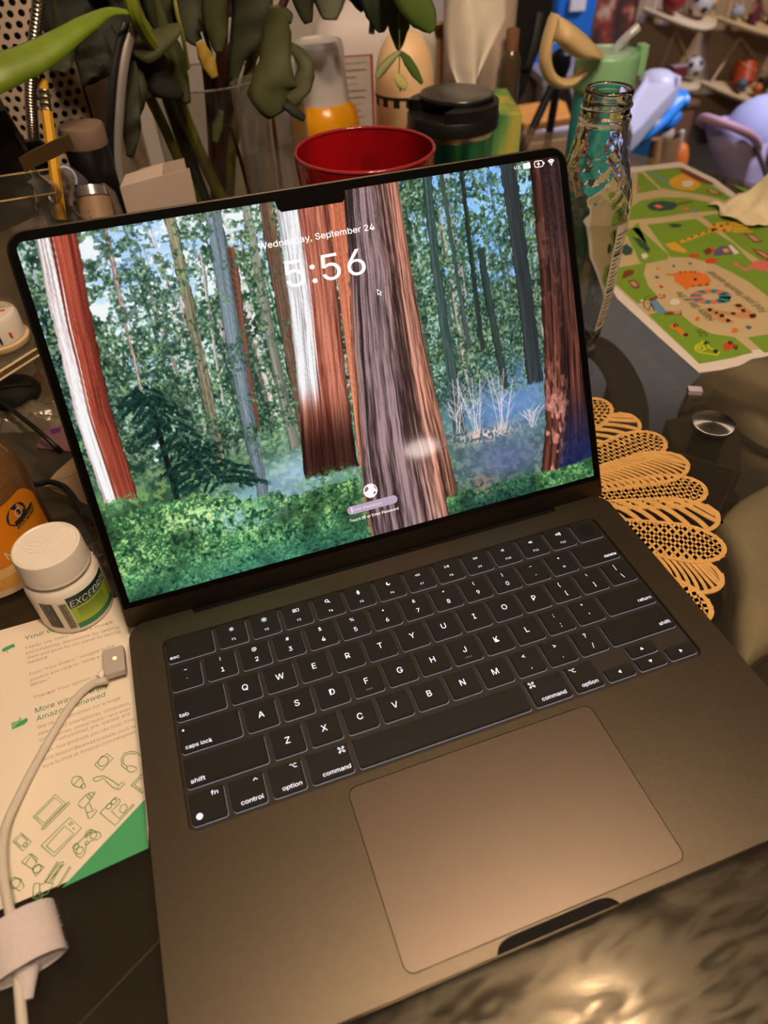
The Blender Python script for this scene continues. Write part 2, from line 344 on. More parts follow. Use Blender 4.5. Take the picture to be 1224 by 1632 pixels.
MATS['globe_glow'].cycles.emission_sampling = 'AUTO'

rg = thing('floor_rug', 'pale beige rug on the floor seen through the glass right of the laptop', 'rug', (1.3,0.9,FZ))
b = B(); b.rbox((0.55,-0.1,FZ),(2.2,1.75,FZ+0.012),0.03); ob('rug_pile', b, mat('rug_beige', srgb(112,110,98), 0.95, var=0.08, scale=30, bump=0.6, bscale=400), rg)
for y_ in (-0.115,1.765):
    b = B()
    for i in range(60): b.box((0.57+i*0.027,y_-0.015,FZ),(0.582+i*0.027,y_+0.015,FZ+0.004))
    o = ob('fringe', b, MATS['rug_beige'], rg); o['kind'] = 'stuff'

tl = thing('added_uplighter', 'unseen uplighter floor lamp added beyond the stroller to brighten the ceiling', 'lamp', (2.62,2.40,FZ))  # made-up lamp body for the added ceiling uplight
b = B(); b.lathe([(0.14,0.0),(0.14,0.02),(0.02,0.035),(0.012,0.05),(0.012,1.70),(0.03,1.72)], T(2.62,2.40,FZ), n=28); ob('pole', b, M_black, tl, True)
b = B(); b.lathe([(0.03,0.97),(0.10,1.00),(0.16,1.06),(0.155,1.06),(0.095,1.005),(0.02,0.98)], T(2.62,2.40,0.0-0.02), n=32, cap0=False, cap1=False); ob('bowl_shade', b, M_black, tl, True)
for sx_, sy_, lb_ in ((2.15,1.15,'small unseen white spotlight added to cool-light the playroom, nearer the table'),(2.60,1.05,'small unseen white spotlight added to brighten the back wall, farther right')):
    sl = thing('added_spot_fixture', lb_, 'lamp', (sx_,sy_,1.67))  # fixture bodies made up for the two added spots
    b = B(); b.lathe([(0.07,1.745),(0.07,1.69),(0.065,1.68),(0.060,1.70),(0.060,1.735)], T(sx_,sy_,0), n=28, cap0=False, cap1=False); ob('housing', b, M_white, sl, True)
    b = B(); b.lathe([(0.05,1.735),(0.05,1.738)], T(sx_,sy_,0), n=24); ob('mount_plate', b, M_white, sl)
# ------------------------------------------------------------------ the laptop
K = 0.001; ZT = 0.013
M_alu = mat('space_black_aluminium', srgb(108,98,84), 0.37, 1.0, var=0.05, scale=300, bump=0.12, bscale=2500)
M_pad = mat('trackpad_glass', srgb(124,111,99), 0.38, 1.0, var=0.02, scale=100, bump=0.05, bscale=2500)
M_lid = mat('lid_aluminium', srgb(84,76,66), 0.42, 1.0, var=0.05, scale=300, bump=0.1, bscale=2500)
M_key = mat('key_black', srgb(27,25,24), 0.45, var=0.08, scale=80, spec=0.35)
M_well = mat('keyboard_well_black', srgb(62,56,52), 0.5, 0.6, var=0.05)
M_gap = mat('groove_black', srgb(24,20,18), 0.6)
M_leg = mat('legend_backlight', srgb(225,230,255), 0.5, emit=srgb(226,228,255), estr=1.0)
M_glow = mat('key_edge_backlight', srgb(150,160,190), 0.5, emit=srgb(92,96,116), estr=1.0)
lap = thing('laptop', 'open dark grey laptop showing a redwood forest lock screen', 'laptop', (0,0.11,0))
BW, BD = 156.3, 221.2
def mm(pts): return [(x*K, y*K) for x,y in pts]
def unit(ux): return (ux-7.25)*19.043
# deck outline with the finger scoop in the front edge and the hinge recess at the back
r = 11
out = []
def corner(cx,cy,a0): return [(cx+r*math.cos(math.radians(a0+90*i/8)), cy+r*math.sin(math.radians(a0+90*i/8))) for i in range(9)]
scoop = [(-28.3,0.0),(-27.5,1.2),(-26.4,2.5),(-24.5,3.7),(-22,4.3),(-19,4.5),(19,4.5),(22,4.3),(24.5,3.7),(26.4,2.5),(27.5,1.2),(28.3,0.0)]
full = corner(-BW+r,r,180)+corner(BW-r,r,270)+corner(BW-r,BD-r,0)+corner(-BW+r,BD-r,90)
deck = corner(-BW+r,r,180)+scoop+corner(BW-r,r,270)+corner(BW-r,BD-r,0)+[(119.5,BD),(118.5,217.0),(-118.5,217.0),(-119.5,BD)]+corner(-BW+r,BD-r,90)
well = rrect(-138.4,90.6,138.4,203.2,4.2,6)
padr = rrect(-65.3,5.2,65.3,85.9,4.6,8)
b = B(); plate(b, mm(deck), [mm(well), mm(padr)], 0.0108, ZT-0.0003)
inner = [(x*0.9985, 110.6+(y-110.6)*0.998) for x,y in deck]
plate(b, mm(inner), [mm(rrect(-138.8,90.2,138.8,203.6,4.5,6)), mm(padr)], ZT-0.0003, ZT)
ob('deck', b, M_alu, lap)
b = B(); b.loft([[(x*K*s, (110.6+(y-110.6)*s)*K, z) for x,y in full] for s,z in ((0.955,0.0022),(0.985,0.0034),(0.998,0.0062),(1.0,0.0098),(1.0,0.0109))], None, True, True); ob('bottom_case', b, M_alu, lap)
for sx in (-1,1):
    for sy in (18,203):
        b = B(); b.lathe([(0.006,0.0),(0.0065,0.0016)], T(sx*0.132,sy*K,0)); ob('rubber_foot', b, M_blackp, lap)
b = B(); b.prism(mm([(-28.0,0.25),(-27.4,1.3),(-26.3,2.6),(-24.4,3.8),(-22,4.4),(-19,4.6),(19,4.6),(22,4.4),(24.4,3.8),(26.3,2.6),(27.4,1.3),(28.0,0.25)]), 0.01085, 0.01135); ob('finger_scoop_shade', b, mat('scoop_shadow_black', srgb(12,10,9), 0.7, spec=0.2), lap)  # black sheet standing in for the shade inside the finger scoop
b = B(); b.prism(mm(rrect(-138.3,90.7,138.3,203.1,4.2,6)), 0.01085, 0.0114); ob('keyboard_well', b, M_well, lap)
b = B(); b.prism(mm(padr), 0.01085, 0.0118); ob('trackpad_gap', b, M_gap, lap)
b = B(); b.rbox((-0.06505,0.00545,0.0119),(0.06505,0.08565,ZT+0.00002),0.0044,n=8,c=0.00012); ob('trackpad', b, M_pad, lap)
# hinge barrel and the bright cut rim of the well
b = B(); b.tube([(-0.1182,0.2200,0.0086),(0.1182,0.2200,0.0086)], 0.0040, 14); ob('hinge_barrel', b, mat('barrel_black', srgb(12,12,12), 0.8, spec=0.1), lap, True)
b = B(); wl_ = mm(well); b.loft([[(x,y,ZT-0.0012) for x,y in mm(rrect(-138.2,90.8,138.2,203.0,4.0,6))],[(x,y,ZT-0.00002) for x,y in mm(rrect(-138.75,90.25,138.75,203.55,4.4,6))]]); ob('well_rim', b, M_alu, lap, True)
# speaker grilles beside the keyboard: fine drilled dots
b = B()
for sx in (-1,1):
    for i in range(7):
        for j in range(78):
            x = sx*(143.2+i*1.45+(0.7 if j % 2 else 0)); y = 92+j*1.42
            b.poly(mm(circ(x,y,0.20,5)), ZT+0.00003)
g = ob('speaker_grille', b, mat('grille_dots', srgb(46,42,38), 0.6, 0.5), lap); g['kind'] = 'stuff'
# ---- keys
ROWS = {'fn':194.9,'num':176.1,'q':157.4,'a':138.65,'z':119.95,'sp':101.2}
GAP = 2.7; KH = 16.1
KM = {}
def key_mesh(wd, ht):
    k = (round(wd,2), round(ht,2))
    if k not in KM:
        b = B(); b.loft([[(x,y,z) for x,y in mm(rrect(-wd/2+d,-ht/2+d,wd/2-d,ht/2-d,1.5-d*0.5,4))] for d,z in ((0,0.0116),(0,0.01262),(0.28,0.01285),(0.9,0.01278))], None, True, True)
        g = B(); g.prism(mm(rrect(-wd/2-0.10,-ht/2-0.22,wd/2+0.14,ht/2-0.2,1.5,3)), 0.01142, 0.01158)
        me = b.mesh('keycap'); me.materials.append(M_key); gm = g.mesh('key_glow'); gm.materials.append(M_glow)
        KM[k] = (me, gm)
    return KM[k]
LZ = 0.01283
def legend(parent, loc, vs, fs):
    b = B(); b.add(vs, fs); return ob('legend', b, M_leg, parent, False, loc)
def put_text(b, s, size, dx, dy, align='CENTER', bold=0.010, space=1.0, width=None):
    vs, fs = text(s, size*K, align, bold, space, width*K if width else None); b.add(vs, fs, T(dx*K, dy*K, LZ))
def key(x, y, wd, ht=KH):
    me, gm = key_mesh(wd, ht)
    o = link('keycap', me, None, lap, False, (x*K, y*K, 0))
    gl = link('backlight_edge', gm, None, o, False, (x*K, y*K, 0))
    return o
def legd(o, x, y, b):
    if b.v: ob('legend', b, M_leg, o, False, (x*K, y*K, 0))
def P_(b, pts, dx=0, dy=0, s=1.0): b.poly([((dx+px*s)*K,(dy+py*s)*K) for px,py in pts], LZ)
def S_(b, pts, w=0.3, dx=0, dy=0, s=1.0, closed=False): b.strip([((dx+px*s)*K,(dy+py*s)*K) for px,py in pts], w*K, LZ, None, closed)
def ring(b, cx, cy, r, w=0.3, a0=0, a1=360, n=20): S_(b, [(cx+r*math.cos(math.radians(a0+(a1-a0)*i/n)), cy+r*math.sin(math.radians(a0+(a1-a0)*i/n))) for i in range(n+1)], w)
def ico(b, name, cx=0, cy=0):
    if name in ('sun1','sun2'):
        ring(b, cx, cy, 0.55, 0.35); R0, R1 = (1.0,1.35) if name == 'sun1' else (1.0,1.65)
        for i in range(8):
            a = PI*i/4; S_(b, [(cx+R0*math.cos(a),cy+R0*math.sin(a)),(cx+R1*math.cos(a),cy+R1*math.sin(a))], 0.35)
    elif name == 'mission':
        S_(b, [(-1.9,0.1),(-0.4,0.1),(-0.4,1.0),(-1.9,1.0)], 0.32, cx, cy, closed=True); S_(b, [(-1.9,-1.0),(-0.4,-1.0),(-0.4,-0.35),(-1.9,-0.35)], 0.32, cx, cy, closed=True); S_(b, [(0.15,-1.0),(1.6,-1.0),(1.6,1.0),(0.15,1.0)], 0.36, cx, cy, closed=True)
    elif name == 'find':
        ring(b, cx-0.3, cy+0.3, 0.95, 0.4); S_(b, [(0.4,-0.4),(1.35,-1.3)], 0.5, cx, cy)
    elif name == 'mic':
        P_(b, rrect(-0.5,-0.3,0.5,1.5,0.45), cx, cy); ring(b, cx, cy+0.1, 0.95, 0.3, 180, 360); S_(b, [(0,-0.9),(0,-1.5)], 0.3, cx, cy); S_(b, [(-0.6,-1.5),(0.6,-1.5)], 0.3, cx, cy)
    elif name == 'moon':
        P_(b, [(1.3*math.cos(math.radians(a)),1.3*math.sin(math.radians(a))) for a in range(100,355,15)]+[(0.55+1.0*math.cos(math.radians(a)),0.5+1.0*math.sin(math.radians(a))) for a in range(320,95,-15)], cx, cy)
    elif name in ('rew','ff'):
        s = -1 if name == 'rew' else 1
        for d in (-1.1,0.35): S_(b, [(s*d,-0.8),(s*(d+1.25),0),(s*d,0.8)], 0.32, cx, cy, closed=True)
    elif name == 'play':
        S_(b, [(-1.4,-0.8),(-0.1,0),(-1.4,0.8)], 0.32, cx, cy, closed=True); S_(b, [(0.5,-0.9),(0.5,0.9)], 0.32, cx, cy); S_(b, [(1.2,-0.9),(1.2,0.9)], 0.32, cx, cy)
    elif name in ('vol0','vol1','vol2'):
        S_(b, [(-0.9,-0.35),(-0.2,-0.35),(0.5,-0.95),(0.5,0.95),(-0.2,0.35),(-0.9,0.35)], 0.32, cx-0.3, cy, closed=True)
        for i in range({'vol0':0,'vol1':1,'vol2':3}[name]): ring(b, cx+0.1, cy, 0.8+0.55*i, 0.28, -45, 45, 8)
    elif name == 'globe':
        P_(b, circ(0,0,1.55,28), cx, cy)
    elif name == 'cmd':
        s = 0.62
        S_(b, [(-s,-s),(s,-s),(s,s),(-s,s)], 0.28, cx, cy, closed=True)
        for sx in (-1,1):
            for sy in (-1,1): ring(b, cx+sx*1.07, cy+sy*1.07, 0.45, 0.28, n=14)
    elif name == 'opt':
        S_(b, [(-1.7,0.9),(-0.6,0.9),(0.6,-0.9),(1.7,-0.9)], 0.34, cx, cy); S_(b, [(0.3,0.9),(1.7,0.9)], 0.34, cx, cy)
    elif name == 'ctl': S_(b, [(-1.0,-0.5),(0,0.6),(1.0,-0.5)], 0.4, cx, cy)
y = ROWS['fn']
o = key(unit(0.75), y, 1.5*19.043-GAP); b = B(); put_text(b, 'esc', 3.0, -12.0, -4.9, 'LEFT', width=5.0); legd(o, unit(0.75), y, b)
for i,nm in enumerate(['sun1','sun2','mission','find','mic','moon','rew','play','ff','vol0','vol1','vol2']):
    x = unit(2.0+i); o = key(x, y, 19.043-GAP); b = B(); ico(b, nm, 0, 3.0); put_text(b, 'F%d' % (i+1), 2.1, 0.2, -4.2); legd(o, x, y, b)
o = key(unit(14), y, 19.043-GAP); tb = B(); tb.prism(mm(circ(0,0,5.3,30)), LZ-0.00005, LZ+0.00002); ob('touch_sensor', tb, mat('sensor_gloss', srgb(16,15,15), 0.4), o, False, (unit(14)*K, y*K, 0))
y = ROWS['num']
for i,(a_,c_) in enumerate(zip('~!@#$%^&*()_+', "`1234567890-=")):
    x = unit(0.5+i); o = key(x, y, 19.043-GAP); b = B()
    put_text(b, '–' if a_ == '_' else a_, 3.3, 0, 3.9 if a_ != '^' else 3.4); put_text(b, c_, 4.1 if c_.isdigit() else 3.6, 0.2, -3.2); legd(o, x, y, b)
x = unit(13.75); o = key(x, y, 1.5*19.043-GAP); b = B(); put_text(b, 'delete', 3.0, 11.6, -4.9, 'RIGHT', width=8.3); legd(o, x, y, b)
y = ROWS['q']; x = unit(0.75); o = key(x, y, 1.5*19.043-GAP); b = B(); put_text(b, 'tab', 3.1, -11.6, -4.9, 'LEFT', width=4.8); legd(o, x, y, b)
def letters(s, u0, y):
    for i,c in enumerate(s):
        x = unit(u0+0.5+i); o = key(x, y, 19.043-GAP); b = B(); put_text(b, c, 5.1, 0, 0.1, bold=0.008)
        legd(o, x, y, b)
        if c in 'FJ':
            bb = B(); bb.rbox(((-1.9)*K,-5.6*K,LZ-0.00005),(1.9*K,-4.9*K,LZ+0.00018),0.00025); ob('home_bar', bb, mat('home_bar_sheen', srgb(150,118,84), 0.4, 0.5), o, False, (x*K, y*K, 0))
def pair(a_, c_, u, y):
    x = unit(u); o = key(x, y, 19.043-GAP); b = B(); put_text(b, a_, 4.0, -0.6, 3.7); put_text(b, c_, 4.0, 0.4, -3.3); legd(o, x, y, b)
letters('QWERTYUIOP', 1.5, y); pair('{','[',12,y); pair('}',']',13,y); pair('|','\\',14,y)
y = ROWS['a']; x = unit(0.875); o = key(x, y, 1.75*19.043-GAP); b = B(); put_text(b, 'caps lock', 3.1, -13.4, -4.9, 'LEFT', width=13.2); P_(b, circ(-13.2,4.9,0.55,12)); legd(o, x, y, b)
letters('ASDFGHJKL', 1.75, y); pair(':',';',11.25,y); pair('"',"'",12.25,y)
x = unit(13.625); o = key(x, y, 1.75*19.043-GAP); b = B(); put_text(b, 'return', 3.0, 14.0, -4.2, 'RIGHT', width=8.6); legd(o, x, y, b)
y = ROWS['z']; x = unit(1.125); o = key(x, y, 2.25*19.043-GAP); b = B(); put_text(b, 'shift', 3.1, -18.2, -4.9, 'LEFT', width=6.9); legd(o, x, y, b)
letters('ZXCVBNM', 2.25, y); pair('<',',',9.75,y); pair('>','.',10.75,y); pair('?','/',11.75,y)
x = unit(13.375); o = key(x, y, 2.25*19.043-GAP); b = B(); put_text(b, 'shift', 3.0, 18.4, -3.9, 'RIGHT', width=6.9); legd(o, x, y, b)
y = ROWS['sp']
x = unit(0.5); o = key(x, y, 19.043-GAP); b = B(); put_text(b, 'fn', 3.1, 3.9, 5.0, width=3.3); ico(b, 'globe', -4.6, -4.2); legd(o, x, y, b)
b = B(); 
for gx in (-0.75,0,0.75): b.strip([((-4.6+gx)*K,(-5.4)*K),((-4.6+gx*1.25)*K,-4.2*K),((-4.6+gx)*K,-3.0*K)], 0.16*K, LZ+0.00003)
for gy in (-0.7,0,0.7): b.strip([(-6.0*K,(-4.2+gy)*K),(-3.2*K,(-4.2+gy)*K)], 0.16*K, LZ+0.00003)
ob('globe_lines', b, mat('globe_line_blue', srgb(60,90,140), 0.5), o, False, (x*K,y*K,0))
x = unit(1.5); o = key(x, y, 19.043-GAP); b = B(); ico(b, 'ctl', 4.4, 4.6); put_text(b, 'control', 3.1, 6.6, -4.7, 'RIGHT', width=10.8); legd(o, x, y, b)
x = unit(2.5); o = key(x, y, 19.043-GAP); b = B(); ico(b, 'opt', 4.2, 4.8); put_text(b, 'option', 3.1, 6.4, -4.7, 'RIGHT', width=9.5); legd(o, x, y, b)
x = unit(3.625); o = key(x, y, 1.25*19.043-GAP); b = B(); ico(b, 'cmd', 7.2, 4.6); put_text(b, 'command', 3.1, 9.4, -4.7, 'RIGHT', width=14.0); legd(o, x, y, b)
x = unit(6.75); o = key(x, y, 5*19.043-GAP)
x = unit(9.875); o = key(x, y, 1.25*19.043-GAP); b = B(); ico(b, 'cmd', -7.2, 4.6); put_text(b, 'command', 3.1, -6.2, -4.7, 'LEFT', width=14.0); legd(o, x, y, b)
x = unit(11); o = key(x, y, 19.043-GAP); b = B(); ico(b, 'opt', -4.4, 4.8); put_text(b, 'option', 3.1, -4.2, -4.7, 'LEFT', width=9.5); legd(o, x, y, b)
for u,dy,tri in ((12,-4.25,[(-0.9,0),(0.7,1.0),(0.7,-1.0)]),(13,4.3,[(0,0.9),(-1.0,-0.7),(1.0,-0.7)]),(13,-4.25,[(0,-0.9),(1.0,0.7),(-1.0,0.7)]),(14,-4.25,[(0.9,0),(-0.7,1.0),(-0.7,-1.0)])):
    x = unit(u); o = key(x, y+dy, 19.043-GAP, 7.7); b = B(); P_(b, tri); legd(o, x, y+dy, b)
# ---- lid: local frame X along hinge, U up the lid, N out of the screen
TH = 2.0789711407810936
LM = Matrix(((1,0,0,0),(0,-math.cos(TH),-math.sin(TH),0.21872),(0,math.sin(TH),-math.cos(TH),0.00981),(0,0,0,1)))
def lidp(b, pts, n0, n1): return b.prism(mm(pts), n0*K, n1*K, LM)
def lid_outline(i, d0, d1, rt, rb): 
    p = []
    for cx,cy,a,rr in ((156.3-i-rb,d0+rb,-90,rb),(156.3-i-rt,d1-rt,0,rt),(-156.3+i+rt,d1-rt,90,rt),(-156.3+i+rb,d0+rb,180,rb)):
        for k in range(9): t = math.radians(a+90*k/8); p.append((cx+rr*math.cos(t), cy+rr*math.sin(t)))
    return p
b = B()
b.loft([[tuple(LM @ Vector((x*K,y*K,n*K))) for x,y in lid_outline(i,2.2+i,219.6-i,11,2.5)] for i,n in ((1.5,-4.0),(0.3,-3.5),(0,-2.6),(0,-0.3),(0.25,0.0))], None, True, True)
ob('lid', b, M_lid, lap, 50)
M_bez = mat('bezel_black_glass', srgb(7,7,7), 0.06, spec=0.5, var=0.0)
scrn = ob('screen_glass', lidp(B(), lid_outline(1.1,14.2,218.7,10,0.4), 0.02, 0.12), M_bez, lap)
D0 = 17.61305851763697; SW, SH = 302.4, 196.4
def lid_text(name, s, size, xc, dc, m, align='CENTER', bold=0.0, width=None, n=0.26, space=1.0):
    vs, fs = text(s, size*K, align, bold, space, width*K if width else None)
    b = B(); b.add(vs, fs, LM @ T(xc*K, dc*K, n*K)); return ob(name, b, m, scrn)
# ---- the wallpaper: a forest painted point by point as the colour of the display's light
def vnoise(h, w_, cy, cx, seed, octv=1):
    rs = np.random.RandomState(seed); tot = np.zeros((h,w_)); amp = 1.0; s = 0
    for k in range(octv):
        gy, gx = max(2,int(cy*2**k)), max(2,int(cx*2**k)); g = rs.rand(gy+2, gx+2)
        yy = np.linspace(0,gy,h,endpoint=False); xx = np.linspace(0,gx,w_,endpoint=False)
        iy = yy.astype(int); ix = xx.astype(int); fy = (yy-iy)[:,None]; fx = (xx-ix)[None,:]
        fy = fy*fy*(3-2*fy); fx = fx*fx*(3-2*fx)
        a = g[np.ix_(iy,ix)]*(1-fx)+g[np.ix_(iy,ix+1)]*fx; c = g[np.ix_(iy+1,ix)]*(1-fx)+g[np.ix_(iy+1,ix+1)]*fx
        tot += amp*(a*(1-fy)+c*fy); s += amp; amp *= 0.55
    return tot/s
def sm(x, a, b_): t = np.clip((x-a)/(b_-a),0,1); return t*t*(3-2*t)
WW, WH = 800, 520
U, V = np.meshgrid((np.arange(WW)+0.5)/WW, (np.arange(WH)+0.5)/WH)
def c3(*c): return np.array(c, float)[None,None,:]
img = np.zeros((WH,WW,3))
def over(a, col):
    global img
    a = np.clip(a,0,1)[:,:,None]; img = img*(1-a)+np.asarray(col, float)*a
def blob(cu, cv, ru, rv): return np.exp(-(((U-cu)/ru)**2+((V-cv)/rv)**2))
n1 = vnoise(WH,WW,26,40,1,3); n2 = vnoise(WH,WW,90,140,2,2); n3 = vnoise(WH,WW,9,12,3,3); n4 = vnoise(WH,WW,170,260,4,1); n5 = vnoise(WH,WW,40,60,5,3)
n6g = vnoise(WH,WW,80,120,77,2)
# distant sky and far forest
img[:] = c3(168,198,240)
over(sm(n3,0.42,0.66)*0.85, c3(232,240,252))
over(sm(U,0.62,0.78)*0.75, c3(120,176,246)*(0.85+0.3*n3[:,:,None]))
fol = n1*0.5+n5*0.3+n2*0.2
skyamt = np.clip(0.50-V*0.62,0,1)*(0.35+1.5*blob(0.18,0.05,0.15,0.36)+0.5*blob(0.43,0.05,0.07,0.25)+1.25*blob(0.83,0.08,0.10,0.42))
leafm = sm(fol, 0.22+skyamt*0.52, 0.28+skyamt*0.52)
fc = c3(34,62,50)*(1-n2[:,:,None])+c3(150,176,138)*n2[:,:,None]
fc = fc*(0.55+0.95*n3[:,:,None])
over(leafm, fc)
over(sm(n5,0.52,0.36)*leafm*0.8, c3(20,44,36))
lift = (0.35+0.65*blob(0.30,0.28,0.22,0.28)+0.5*blob(0.70,0.3,0.08,0.3))
over(sm(n4,0.55,0.75)*sm(n5,0.36,0.56)*leafm*0.9*(1-sm(V,0.58,0.75))*lift, c3(214,220,178))
over(sm(n4,0.70,0.82)*leafm*0.9*(1-sm(V,0.50,0.68))*lift, c3(226,238,252))
over(blob(0.03,0.32,0.05,0.40)*leafm*0.75, c3(8,28,26))
over(blob(0.42,0.45,0.06,0.22)*leafm*0.35, c3(90,112,84))
# conifers: tapered crowns of drooping ragged boughs
rc = np.random.RandomState(21); hb_ = vnoise(WH,1,70,2,60,1)[:,:1]
for cu, v0, v1, w0, dk in ((0.175,0.02,0.62,0.036,0),(0.225,0.10,0.62,0.045,1),(0.135,0.0,0.5,0.03,1),(0.275,0.0,0.6,0.030,0),(0.315,0.06,0.6,0.034,1),(0.40,0.0,0.62,0.04,0),(0.435,0.04,0.55,0.03,1),(0.665,-0.05,0.5,0.04,1),(0.705,-0.1,0.6,0.045,0),(0.75,-0.05,0.66,0.040,0),(0.785,0.02,0.64,0.036,1),(0.83,-0.05,0.6,0.034,0),(0.86,0.02,0.6,0.03,0)):
    sd = rc.randint(1000); saw = vnoise(WH,2,46,2,200+sd,1)[:,:1]; t_ = np.clip((V-v0)/(v1-v0),0,1); hw = w0*(0.18+0.82*t_)*(0.55+0.9*saw); d_ = np.abs(U-cu+0.004*(n3-0.5))
    m_ = sm(hw-d_+0.010*(n4-0.5),-0.002,0.004)*(V > v0)*(1-sm(V,v1-0.05,v1))*sm(n2+0.25*n4,0.36,0.50); dc, lc = ((24,50,44),(96,132,108)) if dk else ((34,66,58),(140,168,138))
    over(m_*0.6, c3(*dc)*(1-n4[:,:,None])+c3(*lc)*n4[:,:,None]*(0.7+0.6*(U < cu)[:,:,None]))
over(sm(n5*0.45+n4*0.35+n2*0.2,0.55,0.61)*np.clip(skyamt*1.5,0,1)*0.95, c3(226,236,252)*(1-sm(U,0.6,0.7))[:,:,None]+c3(150,198,250)*sm(U,0.6,0.7)[:,:,None])
# thin far trunks
rt = np.random.RandomState(11)
for i in range(70):
    u0 = rt.uniform(0.14,0.93); lean = rt.uniform(-0.012,0.018)+(0.015 if u0 < 0.4 else 0); wd = rt.uniform(0.0012,0.0042); v1 = rt.uniform(0.5,0.70); v0 = rt.uniform(-0.1,0.35)
    cc = [(186,160,150),(74,82,82),(46,56,54),(214,200,192),(104,96,88),(60,70,64)][rt.randint(6)]
    uc = u0+lean*V; over(sm(wd-np.abs(U-uc),0,0.001)*sm(V,v0,v0+0.03)*(1-sm(V,v1,v1+0.04))*(0.35+0.6*n2)*sm(n5+0.4*n4,0.52,0.66), c3(*cc))
def sprays(seed, amount, dark, light, k0=0.50):
    a = vnoise(WH,WW,22,30,seed,2); d = vnoise(WH,WW,120,150,seed+1,2); m = sm(a,k0,k0+0.06)*sm(d,0.40,0.52)*amount*(1-sm(V,0.60,0.72)); over(m, c3(*dark)*(1-n4[:,:,None])+c3(*light)*n4[:,:,None])
sprays(90, 0.9, (22,48,40), (120,150,112), 0.52)
# mid ground
g = sm(V+0.06*(n3-0.5), 0.60, 0.72)
over(g*0.9, c3(62,96,66)*(0.5+n5[:,:,None]))
over(g*sm(n6g,0.5,0.66)*0.6, c3(150,178,110))
# haze
over(blob(0.40,0.74,0.12,0.07)*0.75, c3(178,204,236)); over(blob(0.27,0.80,0.10,0.06)*0.7, c3(150,186,220)); over(blob(0.56,0.74,0.05,0.10)*0.5, c3(170,196,230))
over(blob(0.82,0.70,0.16,0.09)*0.85, c3(104,138,198)); over(blob(0.80,0.86,0.13,0.09)*0.8, c3(96,104,150))
over(blob(0.87,0.62,0.05,0.06)*0.5, c3(120,150,210))
# trunks
def edge(pts):
    vs = np.array([q[1] for q in pts]); us = np.array([q[0] for q in pts]); o = np.argsort(vs)
    vv = (np.arange(WH)+0.5)/WH; return np.interp(vv, vs[o], us[o])[:,None]
def trunk(L, Rr, dark, light, lit=None, litw=0.0, litv=2.0, nu=14, nv=5, seed=20, contrast=1.0, warm=None, dim=None, blue=0.0, ragged=0.004):
    global img
    e0 = edge(L); e1 = edge(Rr); vt = min(q[1] for q in L+Rr); vb = max(q[1] for q in L+Rr)
    rag = (vnoise(WH,1,60,2,seed+9,2)[:,:1]-0.5)*ragged
    t = (U-e0)/(e1-e0); t2 = (U-e0-rag)/(e1-e0)
    st = vnoise(WH,1024,2,nu,seed,1)*0.35+vnoise(WH,1024,3,nu*2.6,seed+2,1)*0.35+vnoise(WH,1024,5,nu*6,seed+3,1)*0.3; st2 = vnoise(WH,1024,10,nu*5,seed+1,1)*0.4+vnoise(WH,1024,30,nu*9,seed+4,1)*0.35+vnoise(WH,1024,nv*3,nu*2,seed+5,2)*0.25
    ti = np.clip((t+0.03*(n3-0.5))*1023,0,1023).astype(int); ri = np.arange(WH)[:,None]
    s = st[ri,ti]*0.62+st2[ri,ti]*0.38; s = np.clip((s-0.5)*contrast*2.4+0.5,0,1)[:,:,None]
    col = c3(*dark)*(1-s)+c3(*light)*s
    if warm is not None:
        k = (sm(t,0.45,0.95)*0.8)[:,:,None]; col = col*(1-k)+(c3(*warm)*(0.35+0.9*s))*k
    if lit is not None:
        k = (sm(litw+0.25*(st[ri,ti]-0.5)-t,0,0.10)*(1-sm(V+0.15*(st2[ri,ti]-0.5),litv-0.12,litv)))[:,:,None]
        col = col*(1-k)+(c3(*lit)*(0.62+0.48*np.clip(s*1.4,0,1)))*k
    if dim is not None:
        k = (sm(V,dim[0],dim[1])*dim[2])[:,:,None]; col = col*(1-k*0.75)
    if blue:
        k = (sm(V,0.55,1.0)*blue)[:,:,None]; col = col*(1-k)+c3(30,46,92)*k
    shade = (1-0.35*sm(np.abs(t-0.5),0.38,0.5))[:,:,None]
    a = sm(t2,0,0.02)*sm(1-t2,0,0.02)*sm(V,vt-0.012,vt-0.002)*(1-sm(V+0.02*(n2-0.5),vb-0.012,vb))
    over(a, col*shade)
trunk([(0.242,0.0013),(0.2354,0.2761),(0.2208,0.668)], [(0.262,0.0029),(0.2546,0.2817),(0.2404,0.6717)], (88,84,66), (176,166,138), nu=5, seed=31)
trunk([(0.1394,-0.0015),(0.1333,0.1803),(0.1232,0.4472)], [(0.1487,-0.0023),(0.1404,0.1823),(0.1284,0.449)], (120,96,88), (226,204,196), nu=3, seed=33)
trunk([(0.2855,0.0994),(0.2672,0.3543),(0.2585,0.5113)], [(0.2918,0.101),(0.2727,0.356),(0.264,0.5133)], (120,120,110), (226,220,210), nu=3, seed=34)
trunk([(0.3293,0.1024),(0.311,0.3679),(0.2976,0.5988)], [(0.3486,0.1073),(0.331,0.3741),(0.3158,0.6053)], (72,48,40), (150,104,84), nu=5, seed=35)
trunk([(0.3113,-0.0013),(0.2912,0.3617),(0.2799,0.8031)], [(0.3397,-0.0011),(0.3199,0.3706),(0.302,0.8041)], (66,78,86), (150,164,172), nu=6, seed=36, contrast=0.8)
trunk([(0.4063,-0.0002),(0.3919,0.393),(0.3875,0.6502)], [(0.4337,-0.0019),(0.4172,0.4008),(0.4088,0.658)], (70,52,42), (132,104,84), nu=6, seed=37)
trunk([(0.3755,-0.004),(0.3646,0.3845),(0.3632,0.6797)], [(0.3911,-0.0036),(0.3828,0.3901),(0.3832,0.6794)], (92,94,84), (170,168,152), nu=4, seed=38)
